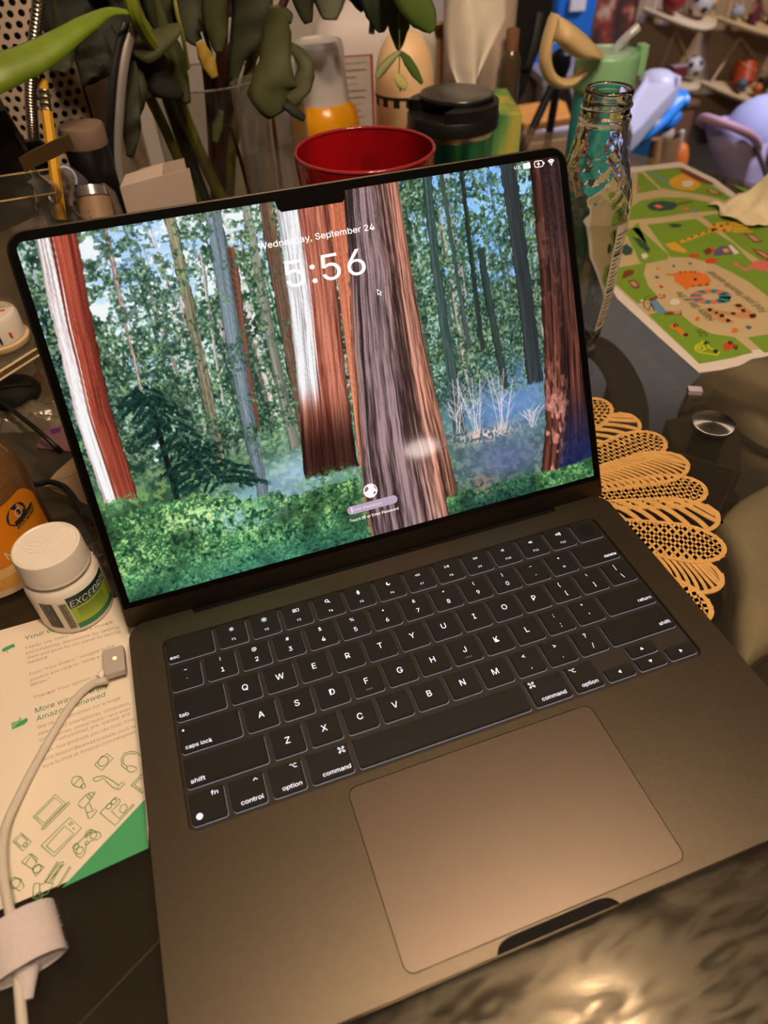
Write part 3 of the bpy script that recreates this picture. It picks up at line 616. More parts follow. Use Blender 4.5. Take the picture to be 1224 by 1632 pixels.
sprays(95, 0.85, (30,58,46), (156,178,132), 0.55); sprays(97, 0.7*(1-blob(0.5,0.3,0.12,3)), (18,44,38), (96,128,100), 0.57)
trunk([(0.5292,0.0001),(0.504,0.5015),(0.4885,0.7659)], [(0.5665,-0.0047),(0.5283,0.5094),(0.5135,0.7755)], (150,72,50), (226,150,116), nu=8, seed=39, contrast=1.1)
trunk([(0.4349,0.0048),(0.4214,0.2612),(0.4045,0.4692),(0.3759,0.7623)], [(0.5303,0.0003),(0.5138,0.2872),(0.4992,0.5),(0.4872,0.7754)], (108,50,40), (204,132,108), lit=(250,246,250), litw=0.50, litv=0.60, nu=12, seed=40, contrast=1.3, dim=(0.52,0.70,0.85))
trunk([(0.7146,-0.0007),(0.706,0.1977),(0.7015,0.4137),(0.6942,0.7618)], [(0.7345,0.0002),(0.7235,0.2022),(0.7221,0.4198),(0.7219,0.7637)], (44,62,60), (92,114,106), nu=6, seed=41, blue=0.55)
for k,(a_,c_,dk) in enumerate([([(0.7891,0.0),(0.7808,0.3253),(0.7796,0.5132)],[(0.7981,0.0002),(0.7912,0.3281),(0.7903,0.5165)],(30,42,38)),([(0.7497,0.0001),(0.7497,0.3168),(0.7504,0.5041)],[(0.7573,0.0),(0.7587,0.3192),(0.761,0.5074)],(52,66,60)),([(0.8026,0.2222),(0.8076,0.4833),(0.8138,0.642)],[(0.8182,0.2261),(0.8238,0.4882),(0.8303,0.6475)],(34,48,44)),([(0.8729,0.0057),(0.8754,0.3888),(0.8702,0.6507)],[(0.9071,0.0077),(0.9082,0.398),(0.9084,0.6451)],(36,42,44))]):
    trunk(a_, c_, dk, tuple(v+34 for v in dk), nu=5, seed=43+k, blue=0.5)
trunk([(0.5616,-0.0123),(0.542,0.225),(0.5185,0.4322),(0.4962,0.6898),(0.483,0.8853),(0.4819,1.0144)], [(0.6681,-0.0057),(0.6661,0.2939),(0.6681,0.5165),(0.6782,0.756),(0.6871,1.0023)], (50,38,40), (158,132,134), lit=(236,150,110), litw=0.06, litv=1.3, nu=15, nv=4, seed=50, contrast=1.7, warm=(190,126,100))
trunk([(0.9343,0.003),(0.9293,0.2911),(0.9165,0.5557),(0.8979,0.7938),(0.8642,0.9999)], [(1.0171,-0.0112),(1.0254,0.2785),(1.0197,0.5876),(1.0128,0.7921),(1.0038,1.0284)], (34,22,22), (124,72,58), nu=13, nv=6, seed=52, contrast=1.2, blue=0.0)
e0 = edge([(0.9343,0.003),(0.9293,0.2911),(0.9165,0.5557),(0.8979,0.7938),(0.8642,0.9999)]); tt = (U-e0)/0.11
ptch = sm(vnoise(WH,WW,9,16,60,2)*0.7+vnoise(WH,WW,60,220,61,1)*0.3,0.50,0.62)
over(sm(tt,0,0.05)*(1-sm(tt,0.35,0.6))*ptch*(0.25+0.75*sm(V,0.55,0.75))*0.85, c3(206,138,122)*(0.6+0.6*n2[:,:,None]))
over(sm(tt,0.28,0.55)*sm(V,0.66,0.95)*0.9, c3(28,40,84)*(0.7+0.6*n2[:,:,None]))
over(sm(tt,0.1,0.3)*(1-sm(V,0.05,0.6))*0.55, c3(28,28,34)*(0.6+0.8*n4[:,:,None]))
trunk([(0.0324,0.0015),(0.0184,0.2119),(0.0081,0.4771),(0.0115,0.7037)], [(0.0987,0.004),(0.0818,0.2307),(0.0708,0.4467),(0.0711,0.7092)], (100,42,34), (188,92,70), lit=(250,232,230), litw=0.44, litv=0.93, nu=11, nv=3, seed=54, contrast=1.1)
# conifer sapling with drooping sprays, bleached dead twigs
tu, tv = (0.1378,0.4522); bu, bv = (0.1364,0.8654)
uc = tu+(bu-tu)*(V-tv)/(bv-tv); over(sm(0.006-np.abs(U-uc),0,0.002)*sm(V,tv,tv+0.02)*(1-sm(V,bv-0.02,bv)), c3(16,24,22))
sp = np.zeros((WH,WW)); rs = np.random.RandomState(5)
for i in range(90):
    v0 = rs.uniform(0.40,0.72); sgn = rs.choice((-1,1)); ln = rs.uniform(0.02,0.10)*(0.5+1.4*(v0-0.34)); x0 = tu+(v0-tv)*0.30
    t = (U-x0)*sgn/ln; dv = V-(v0+0.035*t*t+0.01*t); sp = np.maximum(sp, sm(0.010-np.abs(dv)+0.010*(n4-0.5),0,0.006)*sm(t,0,0.05)*(1-sm(t,0.8,1.0)))
over(sp*sm(n2,0.22,0.42), c3(18,42,38)*(0.6+1.1*n4[:,:,None]))
for i in range(30):
    cx_, cy_ = [(0.7476,0.7607),(0.8009,0.7696),(0.7111,0.7476),(0.8722,0.7847)][i % 4]; lean = rs.uniform(-0.03,0.03); h = rs.uniform(0.08,0.2) if i % 4 != 3 else 0.06
    cx_ += rs.uniform(-0.012,0.012); uc = cx_+lean*(cy_-V)/h; over(sm(0.0013-np.abs(U-uc),0,0.0010)*(V < cy_)*(V > cy_-h)*0.65, c3(226,212,218))
    for q in range(4):
        vb_ = cy_-h*rs.uniform(0.3,0.9); ub = cx_+lean*(cy_-vb_)/h; sg = rs.choice((-1,1)); tt_ = (U-ub)*sg/0.016; over(sm(0.0016-np.abs(V-(vb_-0.025*tt_)),0,0.0012)*(tt_ > 0)*(tt_ < 1)*0.6, c3(222,208,214))
over(blob(0.7649,0.7711,0.07,0.022)*sm(n4,0.35,0.6), c3(226,190,176)); 
# shrubs in front
n6 = vnoise(WH,WW,130,200,70,2); n7 = vnoise(WH,WW,14,22,71,3); n8 = vnoise(WH,WW,60,90,72,2)
top = 0.78-0.06*np.sin(U*9+0.5)-0.05*blob(0.47,0.8,0.10,9)+0.06*(n7-0.5)+0.03*(n6-0.5)
top = np.where(U > 0.478+0.02*(n6-0.5), 1.2, top); top = np.where(U > 0.655, 0.93+0.03*(n7-0.5), top)
bm_ = sm(V-top,0,0.014)
n9 = vnoise(WH,WW,240,360,78,1); nb = n6*0.55+n9*0.45
bc = c3(20,64,42)*(1-nb[:,:,None])+c3(124,172,108)*nb[:,:,None]
bc = bc*(0.40+1.05*n7[:,:,None])
over(bm_, bc)
over(bm_*sm(nb*0.7+n8*0.3,0.50,0.70)*sm(n7,0.36,0.62)*0.85*(1-0.6*sm(V,0.86,0.97)), c3(192,220,140))
over(bm_*sm(V,0.86,1.0)*0.5*blob(0.28,1.0,0.28,0.2), c3(40,104,104))
over(bm_*sm(n8*0.6+n6*0.4,0.44,0.28)*0.6, c3(12,44,38))
over(blob(0.25,0.835,0.07,0.035)*0.65*sm(n8,0.3,0.6), c3(150,184,214)); over(blob(0.17,0.80,0.06,0.03)*sm(n6,0.4,0.6)*0.8, c3(206,232,160))
over(sm(U,0.67,0.70)*sm(V,0.88,1.0)*0.65*(U < 0.86), c3(24,56,58)*(0.5+n6[:,:,None]))
over(blob(0.7415,0.9255,0.035,0.03)*sm(n6,0.45,0.65)*0.7, c3(176,122,104))
foot = sm(n8*0.5+n9*0.5,0.46,0.56)
for fu,fv,fw in ((0.0376,0.6957,0.05),(0.4275,0.7665,0.06),(0.2848,0.7952,0.03)): over(blob(fu,fv+0.012,fw,0.020)*foot, bc*1.1)
# rounded top corners of the panel stay dark
ux, vy = U*SW, V*SH
for s_ in (0,1):
    cx_ = 5.0 if s_ == 0 else SW-5.0; m_ = ((ux < 5.0) if s_ == 0 else (ux > SW-5.0)) & (vy < 5.0) & ((ux-cx_)**2+(vy-5.0)**2 > 25.0); img[m_] = 4
img = np.clip((img-104)*1.16+112,0,255)/255.0
lin = np.where(img <= 0.04045, img/12.92, ((img+0.055)/1.055)**2.4)
xs = (np.arange(WW)/(WW-1)-0.5)*SW; ds = D0+SH*(1-np.arange(WH)/(WH-1))
XX, DD = np.meshgrid(xs, ds); pts = np.zeros((WH*WW,3)); lm = np.array(LM)
loc = np.stack([XX.ravel()*K, DD.ravel()*K, np.full(WH*WW,0.16*K), np.ones(WH*WW)],1); pts = (loc @ lm.T)[:,:3]
idx = np.arange(WH*WW).reshape(WH,WW); qd = np.stack([idx[1:,:-1],idx[1:,1:],idx[:-1,1:],idx[:-1,:-1]],-1).reshape(-1,4)
me = bpy.data.meshes.new('display_image'); me.vertices.add(WH*WW); me.vertices.foreach_set('co', pts.astype(np.float32).ravel())
me.loops.add(qd.size); me.loops.foreach_set('vertex_index', qd.ravel().astype(np.int32)); me.polygons.add(len(qd)); me.polygons.foreach_set('loop_start', (np.arange(len(qd))*4).astype(np.int32)); me.polygons.foreach_set('loop_total', np.full(len(qd),4,np.int32)); me.update(calc_edges=True)
at = me.color_attributes.new('display','FLOAT_COLOR','POINT'); at.data.foreach_set('color', np.concatenate([lin.reshape(-1,3), np.ones((WH*WW,1))],1).astype(np.float32).ravel())
M_disp = mat('display_light', (0.004,0.004,0.004), 0.05, var=0.0)
nt = M_disp.node_tree; va = nt.nodes.new('ShaderNodeVertexColor'); va.layer_name = 'display'; bs = nt.nodes['Principled BSDF']
nt.links.new(va.outputs[0], bs.inputs['Emission Color']); bs.inputs['Emission Strength'].default_value = 0.93; M_disp.cycles.emission_sampling = 'NONE'
link('display_image', me, M_disp, scrn)
# camera notch
b = B(); lidp(b, [(-20.6,215.2),(-19.4,213.6),(-19.0,210.2),(-17.2,208.2),(17.2,208.2),(19.0,210.2),(19.4,213.6),(20.6,215.2)], 0.17, 0.24); ob('camera_notch', b, M_bez, scrn)
M_ui = mat('display_white', srgb(248,246,252), 0.4, emit=srgb(240,238,246), estr=0.95)
M_ui2 = mat('display_white_soft', srgb(230,225,240), 0.4, emit=srgb(236,226,240), estr=0.9)
lid_text('date_text', 'Wednesday, September 24', 4.6, -0.5, 193.2, M_ui, bold=0.012, width=66.0)
lid_text('clock_text', '5:56', 20.0, 0.4, 176.4, M_ui2, bold=0.018, width=46.0)
lid_text('input_source_text', 'U.S.', 2.5, 123.9, 211.4, M_ui, bold=0.02)
b = B(); bbb = lambda pts, n=0.26: b.poly(mm(pts), 0.0, LM @ T(0,0,n*K))
bbb(rrect(127.6,209.9,132.2,212.9,0.5)); ob('keyboard_icon', b, M_ui2, scrn)
b = B(); b.strip(mm(rrect(134.9,209.8,140.4,213.0,1.0)), 0.35*K, 0.00026, LM, True); b.poly(mm([(137.9,212.8),(136.6,211.2),(137.6,211.2),(137.2,209.9),(138.6,211.6),(137.7,211.6)]), 0.00026, LM); b.poly(mm([(140.8,210.8),(141.3,210.8),(141.3,212.0),(140.8,212.0)]), 0.00026, LM); ob('battery_icon', b, M_ui, scrn)
b = B(); b.poly(mm(circ(145.8,210.0,0.45,10)), 0.00026, LM)
for r_ in (1.2,2.0,2.8): b.strip(mm([(145.8+r_*math.cos(math.radians(a)),209.9+r_*math.sin(math.radians(a))) for a in range(45,136,10)]), 0.5*K, 0.00026, LM)
ob('wifi_icon', b, M_ui, scrn)
b = B(); b.poly(mm([(27.3,160.2),(27.3,156.6),(28.2,157.4),(28.8,156.1),(29.4,156.4),(28.9,157.7),(30.1,157.7)]), 0.00026, LM); ob('cursor_edge', b, M_ui, scrn)
b = B(); b.poly(mm([(27.6,159.5),(27.6,157.3),(28.3,157.8),(28.8,156.6),(29.1,156.7),(28.6,158.0),(29.4,158.0)]), 0.00029, LM); ob('cursor_fill', b, mat('cursor_black', (0.01,0.01,0.01), 0.4), scrn)
b = B(); b.poly(mm(circ(0.2,46.0,4.4,32)), 0.00026, LM); ob('avatar', b, mat('avatar_lilac', srgb(226,214,232), 0.4, emit=srgb(222,212,230), estr=0.85), scrn)
b = B(); b.poly(mm([(-3.6,46.0),(-2.9,48.2),(-1.4,49.3),(-0.6,47.6),(-2.0,46.2)]), 0.00029, LM); b.poly(mm([(1.6,43.2),(3.0,43.6),(3.4,45.2),(2.0,44.8)]), 0.00029, LM); b.poly(mm([(2.2,49.4),(3.8,47.6),(4.2,45.6),(3.3,46.8)]), 0.00029, LM); ob('avatar_marks', b, mat('avatar_grey', srgb(110,96,112), 0.4, emit=srgb(96,84,100), estr=0.8), scrn)
b = B(); b.poly(mm(rrect(-16.4,34.4,15.8,39.6,2.55,8)), 0.00026, LM); ob('password_field', b, mat('field_lilac', srgb(150,140,170), 0.4, emit=srgb(150,142,172), estr=0.85), scrn)
b = B(); b.strip(mm([(-13.6,35.2),(-13.6,38.8)]), 0.3*K, 0.00029, LM); ob('text_caret', b, M_ui, scrn)
lid_text('field_text', 'Enter Password', 2.7, -3.9, 37.0, mat('field_text_lilac', srgb(206,200,222), 0.4, emit=srgb(200,194,216), estr=0.85), n=0.29, width=18.5)
lid_text('login_text', 'Touch ID or Enter Password', 2.4, -0.4, 30.8, M_ui, bold=0.014, width=31.5)
# ------------------------------------------------------------------ things on the table
M_bk = mat('print_black', srgb(40,32,28), 0.6)
def pmap(M): return M
# ---- gold placemat: thirty-six overlapping cut-out petals in a ring
M_gold = mat('gold_vinyl', srgb(226,176,104), 0.42, 0.1, var=0.10, scale=120, bump=0.15, bscale=1500)
mt = thing('placemat', 'round gold cut-out placemat of overlapping petals under the laptop', 'placemat', (0.072,0.256,0))
PL, PW = 0.104, 0.0178
def petal_outline(k=1.0):
    pts = []
    for i in range(31):
        t = 1-(1-i/30)**2; w = PW*k*min(1.0,(0.55+0.62*t))*math.sqrt(max(0,1-max(0,(t-0.74)/0.26)**2)); pts.append((t*PL, w))
    return pts
def petal(kind):
    b = B(); up = petal_outline(); z0, z1 = 0.0, 0.0011
    lo = [(x,-y) for x,y in up]
    loop = up+lo[::-1][1:]
    inner = [(0.003+x*(PL-0.0062)/PL, y*0.86) for x,y in up]; inner = inner+[(x,-y) for x,y in inner[::-1][1:]]
    def wall(a, c): b.loft([[(x,y,z0) for x,y in a],[(x,y,z1) for x,y in a],[(x,y,z1) for x,y in c],[(x,y,z0) for x,y in c],[(x,y,z0) for x,y in a]])
    wall(loop, inner)
    def half(x):
        t = min(1,max(0,x/PL)); return PW*min(1.0,(0.55+0.62*t))*math.sqrt(max(0,1-max(0,(t-0.74)/0.26)**2))
    def bar(pts, w):
        n = len(pts); P = [Vector((p[0],p[1])) for p in pts]; L_, R_ = [], []
        for i,p in enumerate(P):
            t = (P[min(i+1,n-1)]-P[max(i-1,0)]); t.normalize(); q_ = Vector((-t.y,t.x))*w/2; L_.append(p+q_); R_.append(p-q_)
        b.loft([[(L_[i].x,L_[i].y,z0+0.0002),(L_[i].x,L_[i].y,z1-0.0001),(R_[i].x,R_[i].y,z1-0.0001),(R_[i].x,R_[i].y,z0+0.0002)] for i in range(n)], None, True, True)
    if kind == 'lattice':
        for s in (-1,1):
            k = -0.012
            while k < PL+0.012:
                pts = []
                for i in range(7):
                    v = -1+2*i/6; x = k+s*v*0.0105; x = min(max(x,0.004),PL-0.002); pts.append((x, v*half(x)*0.95))
                if pts[0][0] != pts[-1][0]: bar(pts, 0.0026)
                k += 0.0052
    else:
        st, w = (0.0046,0.0024) if kind == 'fine' else (0.0100,0.0040)
        k = -0.01
        while k < PL+0.02:
            pts = []
            for i in range(8):
                v = -1+2*i/7; x = k-0.013*v+0.006*(1-v*v); x = min(max(x,0.003),PL-0.0015); pts.append((x, v*half(x)*0.95))
            if pts[-1][0]-pts[0][0] != 0: bar(pts, w)
            k += st
    return b.mesh('petal_'+kind)
PM = {k: petal(k) for k in ('lattice','fine','open')}
seq = ['lattice','open','lattice','fine']
for i in range(36):
    a = -18+6.5-10.0*(i-0) ; kind = seq[i % 4]
    o = link('petal', PM[kind], M_gold, mt, False, (0,0,0))
    ang = math.radians(-18.0-10.0*i)
    rr = 0.066; o.location = (rr*math.cos(ang), rr*math.sin(ang), 0.0001+0.00018*(i % 3)); o.rotation_euler = (0,0,ang+math.radians(4))
b = B(); b.loft([[(0.072+r_*math.cos(2*PI*j/48), 0.256+r_*math.sin(2*PI*j/48), zz) for j in range(48)] for r_,zz in ((0.060,0.0001),(0.060,0.0012),(0.072,0.0012),(0.072,0.0001),(0.060,0.0001))]); ob('centre_ring', b, M_gold, mt)
# ---- leaflet under the laptop's left edge
M_paper = mat('leaflet_paper', srgb(238,226,208), 0.7, var=0.01, scale=20)
lf = thing('leaflet', 'cream printed leaflet with green corner tucked under the laptop left edge', 'leaflet', (-0.22,0.18,0))
L0, L1, L2, L3 = (-0.2432,0.09093), (-0.15983,0.09639), (-0.1445,0.2575), (-0.25668,0.25538)
b = B(); b.prism([L0,L1,L2,L3], 0.0002, 0.0007); ob('sheet', b, M_paper, lf)
gi = mat('print_green', srgb(70,166,110), 0.6, var=0.02); M_ink = mat('print_ink_green', srgb(112,150,96), 0.7, var=0.02); M_txt = mat('print_text_grey', srgb(176,152,130), 0.7, var=0.02); M_hd = mat('print_heading_green', srgb(44,132,92), 0.7); M_dk = mat('print_heading_teal', srgb(30,92,80), 0.7)
b = B(); b.prism([(-0.15983,0.09639), (-0.15913,0.12051), (-0.19847,0.09216)], 0.0002, 0.00078); ob('green_corner', b, gi, lf)
# text lines: start and end points on the sheet give place, size and slant
def line(name, s, p0, p1, hgt, m, bold=0.0):
    vs, fs = text(s, hgt, 'LEFT', bold); x0 = min(v[0] for v in vs); x1 = max(v[0] for v in vs)
    d = Vector((p1[0]-p0[0],p1[1]-p0[1])); k = d.length/(x1-x0); a = math.atan2(d.y,d.x)
    vs = [((v[0]-x0)*k, v[1], v[2]) for v in vs]
    b = B(); b.add(vs, fs, T(p0[0],p0[1],0.00085)@Matrix.Rotation(a,4,'Z')); return ob(name, b, m, lf)
LT = [[(-0.21761,0.2441),(-0.1703,0.24765)],[(-0.21676,0.23667),(-0.16715,0.23838)],[(-0.21634,0.23278),(-0.16381,0.23316)],[(-0.21593,0.22894),(-0.16333,0.22955)],[(-0.21552,0.22515),(-0.20412,0.22591)],[(-0.21436,0.2167),(-0.16758,0.22015)],[(-0.21396,0.21262),(-0.16501,0.21592)],[(-0.21358,0.20903),(-0.20348,0.20959)],[(-0.21213,0.20005),(-0.16379,0.20319)],[(-0.21105,0.19105),(-0.17269,0.19385)],[(-0.21036,0.1856),(-0.17435,0.18855)],[(-0.20999,0.17997),(-0.1666,0.18319)],[(-0.20932,0.17588),(-0.1616,0.17804)],[(-0.20898,0.17195),(-0.16156,0.17437)],[(-0.20864,0.16845),(-0.16214,0.17137)],[(-0.208,0.16415),(-0.1605,0.1672)],[(-0.20736,0.15991),(-0.15989,0.16268)],[(-0.20704,0.15585),(-0.1605,0.15943)]]
TX = ['Your opinion counts','Help us help others make','purchasing decisions by letting','them and good for our planet by leaving','feedback.','From "Your Orders," navigate to the','product and click on "Write a Product','Review."','Thanks! Your opinion really does','More ways to enjoy','Amazon Renewed',"We're a destination for a huge",'selection of smartphones, computers,','video games, power tools—and even','video—refurbished, pre-owned, and','open-box products you can trust. Find',"more Amazon Renewed products you'll be",'sure to love at Amazon.com/renewed']
for i,(s_,(p0,p1)) in enumerate(zip(TX,LT)):
    if s_.startswith('More ways'): 
        line('heading', 'More ways to', p0, [p0[j]+(p1[j]-p0[j])*0.70 for j in (0,1)], 0.0047, M_hd, 0.02); line('heading', 'enjoy', [p0[j]+(p1[j]-p0[j])*0.74 for j in (0,1)], p1, 0.0047, M_dk, 0.02)
    elif s_.startswith('Amazon R') or s_.startswith('Your op'): line('heading', s_, p0, p1, 0.0047, M_hd, 0.02)
    else: line('text_line', s_, p0, p1, 0.0029, M_txt)
b = B()
ICON = [[(-0.18166,0.14779),(-0.17881,0.14991),(-0.17832,0.151),(-0.17734,0.15093),(-0.17545,0.15173),(-0.17247,0.14794),(-0.17849,0.14309),(-0.18167,0.14744)],[(-0.16859,0.14195),(-0.16859,0.14616),(-0.16686,0.14872),(-0.16375,0.1488),(-0.16077,0.1472),(-0.15915,0.14447)],[(-0.16859,0.14195),(-0.16634,0.1394),(-0.16594,0.14063),(-0.1676,0.14298),(-0.16769,0.14583),(-0.16633,0.1476),(-0.16385,0.14762),(-0.16117,0.14614)],[(-0.16591,0.14097),(-0.1644,0.14077),(-0.16163,0.13871),(-0.16174,0.13737),(-0.16319,0.13687),(-0.16498,0.13732),(-0.16636,0.13906),(-0.16591,0.14097)],[(-0.19326,0.14242),(-0.19262,0.14422),(-0.19052,0.14447),(-0.18847,0.14304),(-0.1874,0.13961),(-0.18895,0.1375),(-0.19098,0.13891),(-0.19271,0.14054),(-0.19326,0.14242)],[(-0.18892,0.13849),(-0.18712,0.13917),(-0.18647,0.13726),(-0.18798,0.13648),(-0.18892,0.13849)],[(-0.19212,0.14033),(-0.18877,0.14315)],[(-0.1829,0.14032),(-0.18079,0.14057),(-0.17781,0.13996),(-0.1762,0.13856),(-0.17733,0.13775),(-0.17876,0.13915),(-0.17941,0.13804),(-0.18179,0.13823),(-0.18291,0.13999)],[(-0.1762,0.13856),(-0.17189,0.13361),(-0.17322,0.13143),(-0.17706,0.13718)],[(-0.17189,0.13361),(-0.17079,0.1322),(-0.17208,0.13068),(-0.1732,0.13175)],[(-0.17079,0.1322),(-0.16921,0.1333),(-0.1678,0.13211),(-0.17094,0.12993),(-0.17208,0.13068)],[(-0.16495,0.13007),(-0.15947,0.13414),(-0.15799,0.1336)],[(-0.16495,0.13007),(-0.1598,0.12389),(-0.15911,0.12495)],[(-0.16347,0.12986),(-0.15962,0.13249)],[(-0.16347,0.12986),(-0.16024,0.12569)],[(-0.2113,0.13046),(-0.20109,0.13829),(-0.19612,0.13161),(-0.20645,0.12373),(-0.2113,0.13046)],[(-0.21,0.13011),(-0.20127,0.13673),(-0.19756,0.13181),(-0.20618,0.12517),(-0.21,0.13011)],[(-0.20757,0.12291),(-0.19466,0.13224),(-0.1941,0.13119),(-0.20673,0.12211),(-0.20757,0.12291)],[(-0.19036,0.12983),(-0.18646,0.13296),(-0.18379,0.1333),(-0.18269,0.13158),(-0.18423,0.12986),(-0.18728,0.12647),(-0.18901,0.12678),(-0.19038,0.1292)],[(-0.18269,0.13158),(-0.18221,0.13305)],[(-0.18728,0.12647),(-0.18579,0.12024),(-0.18464,0.12014),(-0.18177,0.12255),(-0.18246,0.12376),(-0.18365,0.12324),(-0.18518,0.12827)],[(-0.18653,0.12334),(-0.18365,0.12324)],[(-0.18648,0.13231),(-0.18455,0.12933)],[(-0.18557,0.13296),(-0.18351,0.13025)],[(-0.18044,0.12125),(-0.17265,0.12662),(-0.17057,0.12423),(-0.17147,0.12231),(-0.17267,0.12179),(-0.17511,0.12013),(-0.17179,0.11516),(-0.16458,0.12012),(-0.16423,0.11935),(-0.17387,0.11239),(-0.18044,0.12125)],[(-0.17142,0.11879),(-0.17037,0.12127),(-0.1683,0.12147),(-0.16758,0.1193),(-0.16921,0.11704),(-0.17116,0.11838)],[(-0.20754,0.11477),(-0.19455,0.12387),(-0.18922,0.11674),(-0.20194,0.10748),(-0.20754,0.11477)],[(-0.20527,0.11377),(-0.19689,0.12044),(-0.19277,0.11528),(-0.20176,0.10933),(-0.20527,0.11377)],[(-0.19517,0.12117),(-0.1939,0.11966)],[(-0.1942,0.12162),(-0.1931,0.12011)],[(-0.19325,0.11832),(-0.19238,0.11715)],[(-0.19323,0.10812),(-0.19208,0.10947),(-0.18838,0.1117),(-0.18659,0.11438),(-0.18489,0.11437),(-0.18105,0.11146),(-0.18042,0.10942),(-0.18232,0.10861),(-0.18511,0.10902),(-0.18741,0.10748),(-0.1881,0.10392),(-0.19007,0.10261),(-0.19168,0.10406),(-0.19324,0.10754)],[(-0.18791,0.10914),(-0.18677,0.10962),(-0.18637,0.10829),(-0.18767,0.10787),(-0.18791,0.10914)],[(-0.22032,0.12148),(-0.21681,0.12431),(-0.21198,0.11816),(-0.21577,0.11522),(-0.22032,0.12148)],[(-0.21921,0.12108),(-0.2165,0.12311),(-0.21382,0.11943),(-0.21637,0.11738),(-0.21921,0.12108)],[(-0.2162,0.11004),(-0.21272,0.11272),(-0.2094,0.10759),(-0.21153,0.10523),(-0.2162,0.11004)],[(-0.21272,0.11272),(-0.21135,0.11175),(-0.20914,0.10893),(-0.20994,0.10778)],[(-0.21143,0.10519),(-0.20858,0.10643),(-0.20624,0.10417),(-0.20988,0.10126),(-0.21143,0.10519)],[(-0.21455,0.10859),(-0.21243,0.11127)],[(-0.2212,0.10368),(-0.21953,0.10447),(-0.21629,0.10218),(-0.21488,0.09865),(-0.21669,0.09712),(-0.22021,0.10085),(-0.2212,0.10368)],[(-0.21038,0.09812),(-0.20825,0.09763),(-0.20795,0.09236),(-0.20925,0.09095),(-0.21094,0.09209),(-0.21089,0.09639),(-0.21038,0.09812)],[(-0.20798,0.09671),(-0.20559,0.09695),(-0.20213,0.09515),(-0.20479,0.09176),(-0.20795,0.09155)],[(-0.20559,0.09722),(-0.19963,0.10348),(-0.19799,0.10375),(-0.19747,0.10242),(-0.20426,0.09647)],[(-0.20399,0.09665),(-0.19882,0.10291),(-0.19828,0.10243),(-0.20303,0.09586)],[(-0.22035,0.09388),(-0.21812,0.09202),(-0.22005,0.09087)]]
for pl_ in ICON: b.strip(pl_, 0.00045, 0.00088)
for cx_,cy_,r_ in [(-0.17747,0.14798,0.0026),(-0.17364,0.12447,0.0013),(-0.17608,0.12298,0.0013),(-0.18389,0.11116,0.0015),(-0.19025,0.10621,0.0016),(-0.19201,0.10873,0.0013),(-0.20926,0.10445,0.0018),(-0.21872,0.10127,0.0022),(-0.18609,0.11274,0.0006),(-0.1851,0.11341,0.0006),(-0.18708,0.1119,0.0006),(-0.21468,0.11771,0.0009),(-0.20843,0.09202,0.0016)]: b.strip(circ(cx_,cy_,r_,18), 0.00045, 0.00088, None, True)
c0_, c1_ = (-0.19982,0.10388), (-0.20511,0.09708)
c0v, c1v = Vector(c0_), Vector(c1_); dn_ = (c1v-c0v).normalized(); nn_ = Vector((-dn_.y,dn_.x)); cm_ = nn_*0.0028
for i in range(13):
    a_ = c0v.lerp(c1v,i/12)
    for sg_ in (0.0,1.0):
        q_ = a_+cm_*(2*sg_-0.0)*(1 if nn_.x > 0 else -1)+nn_*(1 if nn_.x > 0 else -1)*0.0
        e_ = nn_*(1 if nn_.x > 0 else -1)*(1 if sg_ else -1)*0.0013; b.strip([tuple(q_), tuple(q_+e_)], 0.0004, 0.00088)
ob('printed_icons', b, M_ink, lf)
b = B(); b.poly([(-0.23011,0.23993),(-0.22948,0.24107),(-0.22522,0.24224),(-0.22337,0.24248),(-0.22281,0.23968),(-0.22533,0.23952),(-0.22701,0.23877),(-0.22937,0.23828)], 0.00088); b.poly([(-0.22732,0.23797),(-0.22685,0.23807),(-0.2266,0.23679),(-0.22707,0.2367)], 0.00088); ob('megaphone_print', b, gi, lf)
b = B(); b.poly([(-0.22331,0.18789),(-0.21956,0.18805),(-0.21868,0.19029),(-0.21801,0.18864),(-0.21841,0.18685),(-0.21947,0.18456),(-0.22223,0.18329),(-0.22287,0.18391)], 0.00088); ob('thumb_print', b, mat('print_pale_green', srgb(140,196,140), 0.7), lf)
b = B(); b.poly([(-0.22268,0.18361),(-0.21891,0.18704),(-0.21548,0.18809),(-0.21483,0.18708),(-0.21499,0.18559),(-0.21697,0.1844),(-0.22132,0.18371)], 0.0009); ob('thumb_shadow_print', b, gi, lf)
# ---- charging cable with its magnetic plug and the white hook-and-loop band
cbl = thing('charging_cable', 'white braided charging cable with metal plug in the laptop left side', 'cable', (-0.19714,0.17954,0.0))
pts = smooth_path([Vector(p) for p in [(-0.17123,0.19302,0.0062),(-0.17495,0.19369,0.006),(-0.17994,0.19409,0.005),(-0.18755,0.19037,0.0035),(-0.19611,0.18013,0.003),(-0.20874,0.15885,0.003),(-0.21702,0.14142,0.004),(-0.2213,0.12862,0.006),(-0.222,0.11654,0.008),(-0.22007,0.10084,0.01),(-0.21681,0.08598,0.011),(-0.21405,0.06999,0.011),(-0.21259,0.05568,0.01),(-0.21156,0.0404,0.008),(-0.21113,0.02823,0.006)]], 6)
b = B(); b.tube(pts, 0.00215, 12); ob('cord', b, mat('white_braid', srgb(216,206,192), 0.7, var=0.03, scale=300, bump=0.5, bscale=1800), cbl, True)
b = B(); b.rbox((-0.0058,-0.0088,0.0050),(0.0058,0.0088,0.0098),0.0012, T(-0.1662,0.2028,0)); ob('plug', b, mat('plug_aluminium', srgb(196,184,178), 0.45, 0.25, var=0.03), cbl)
b = B(); b.prism(circ(-0.1655,0.2036,0.0011,14), 0.0098, 0.00992); ob('charge_light', b, mat('amber_led', (1,0.8,0.3), emit=(1,0.72,0.18), estr=1.6), cbl)
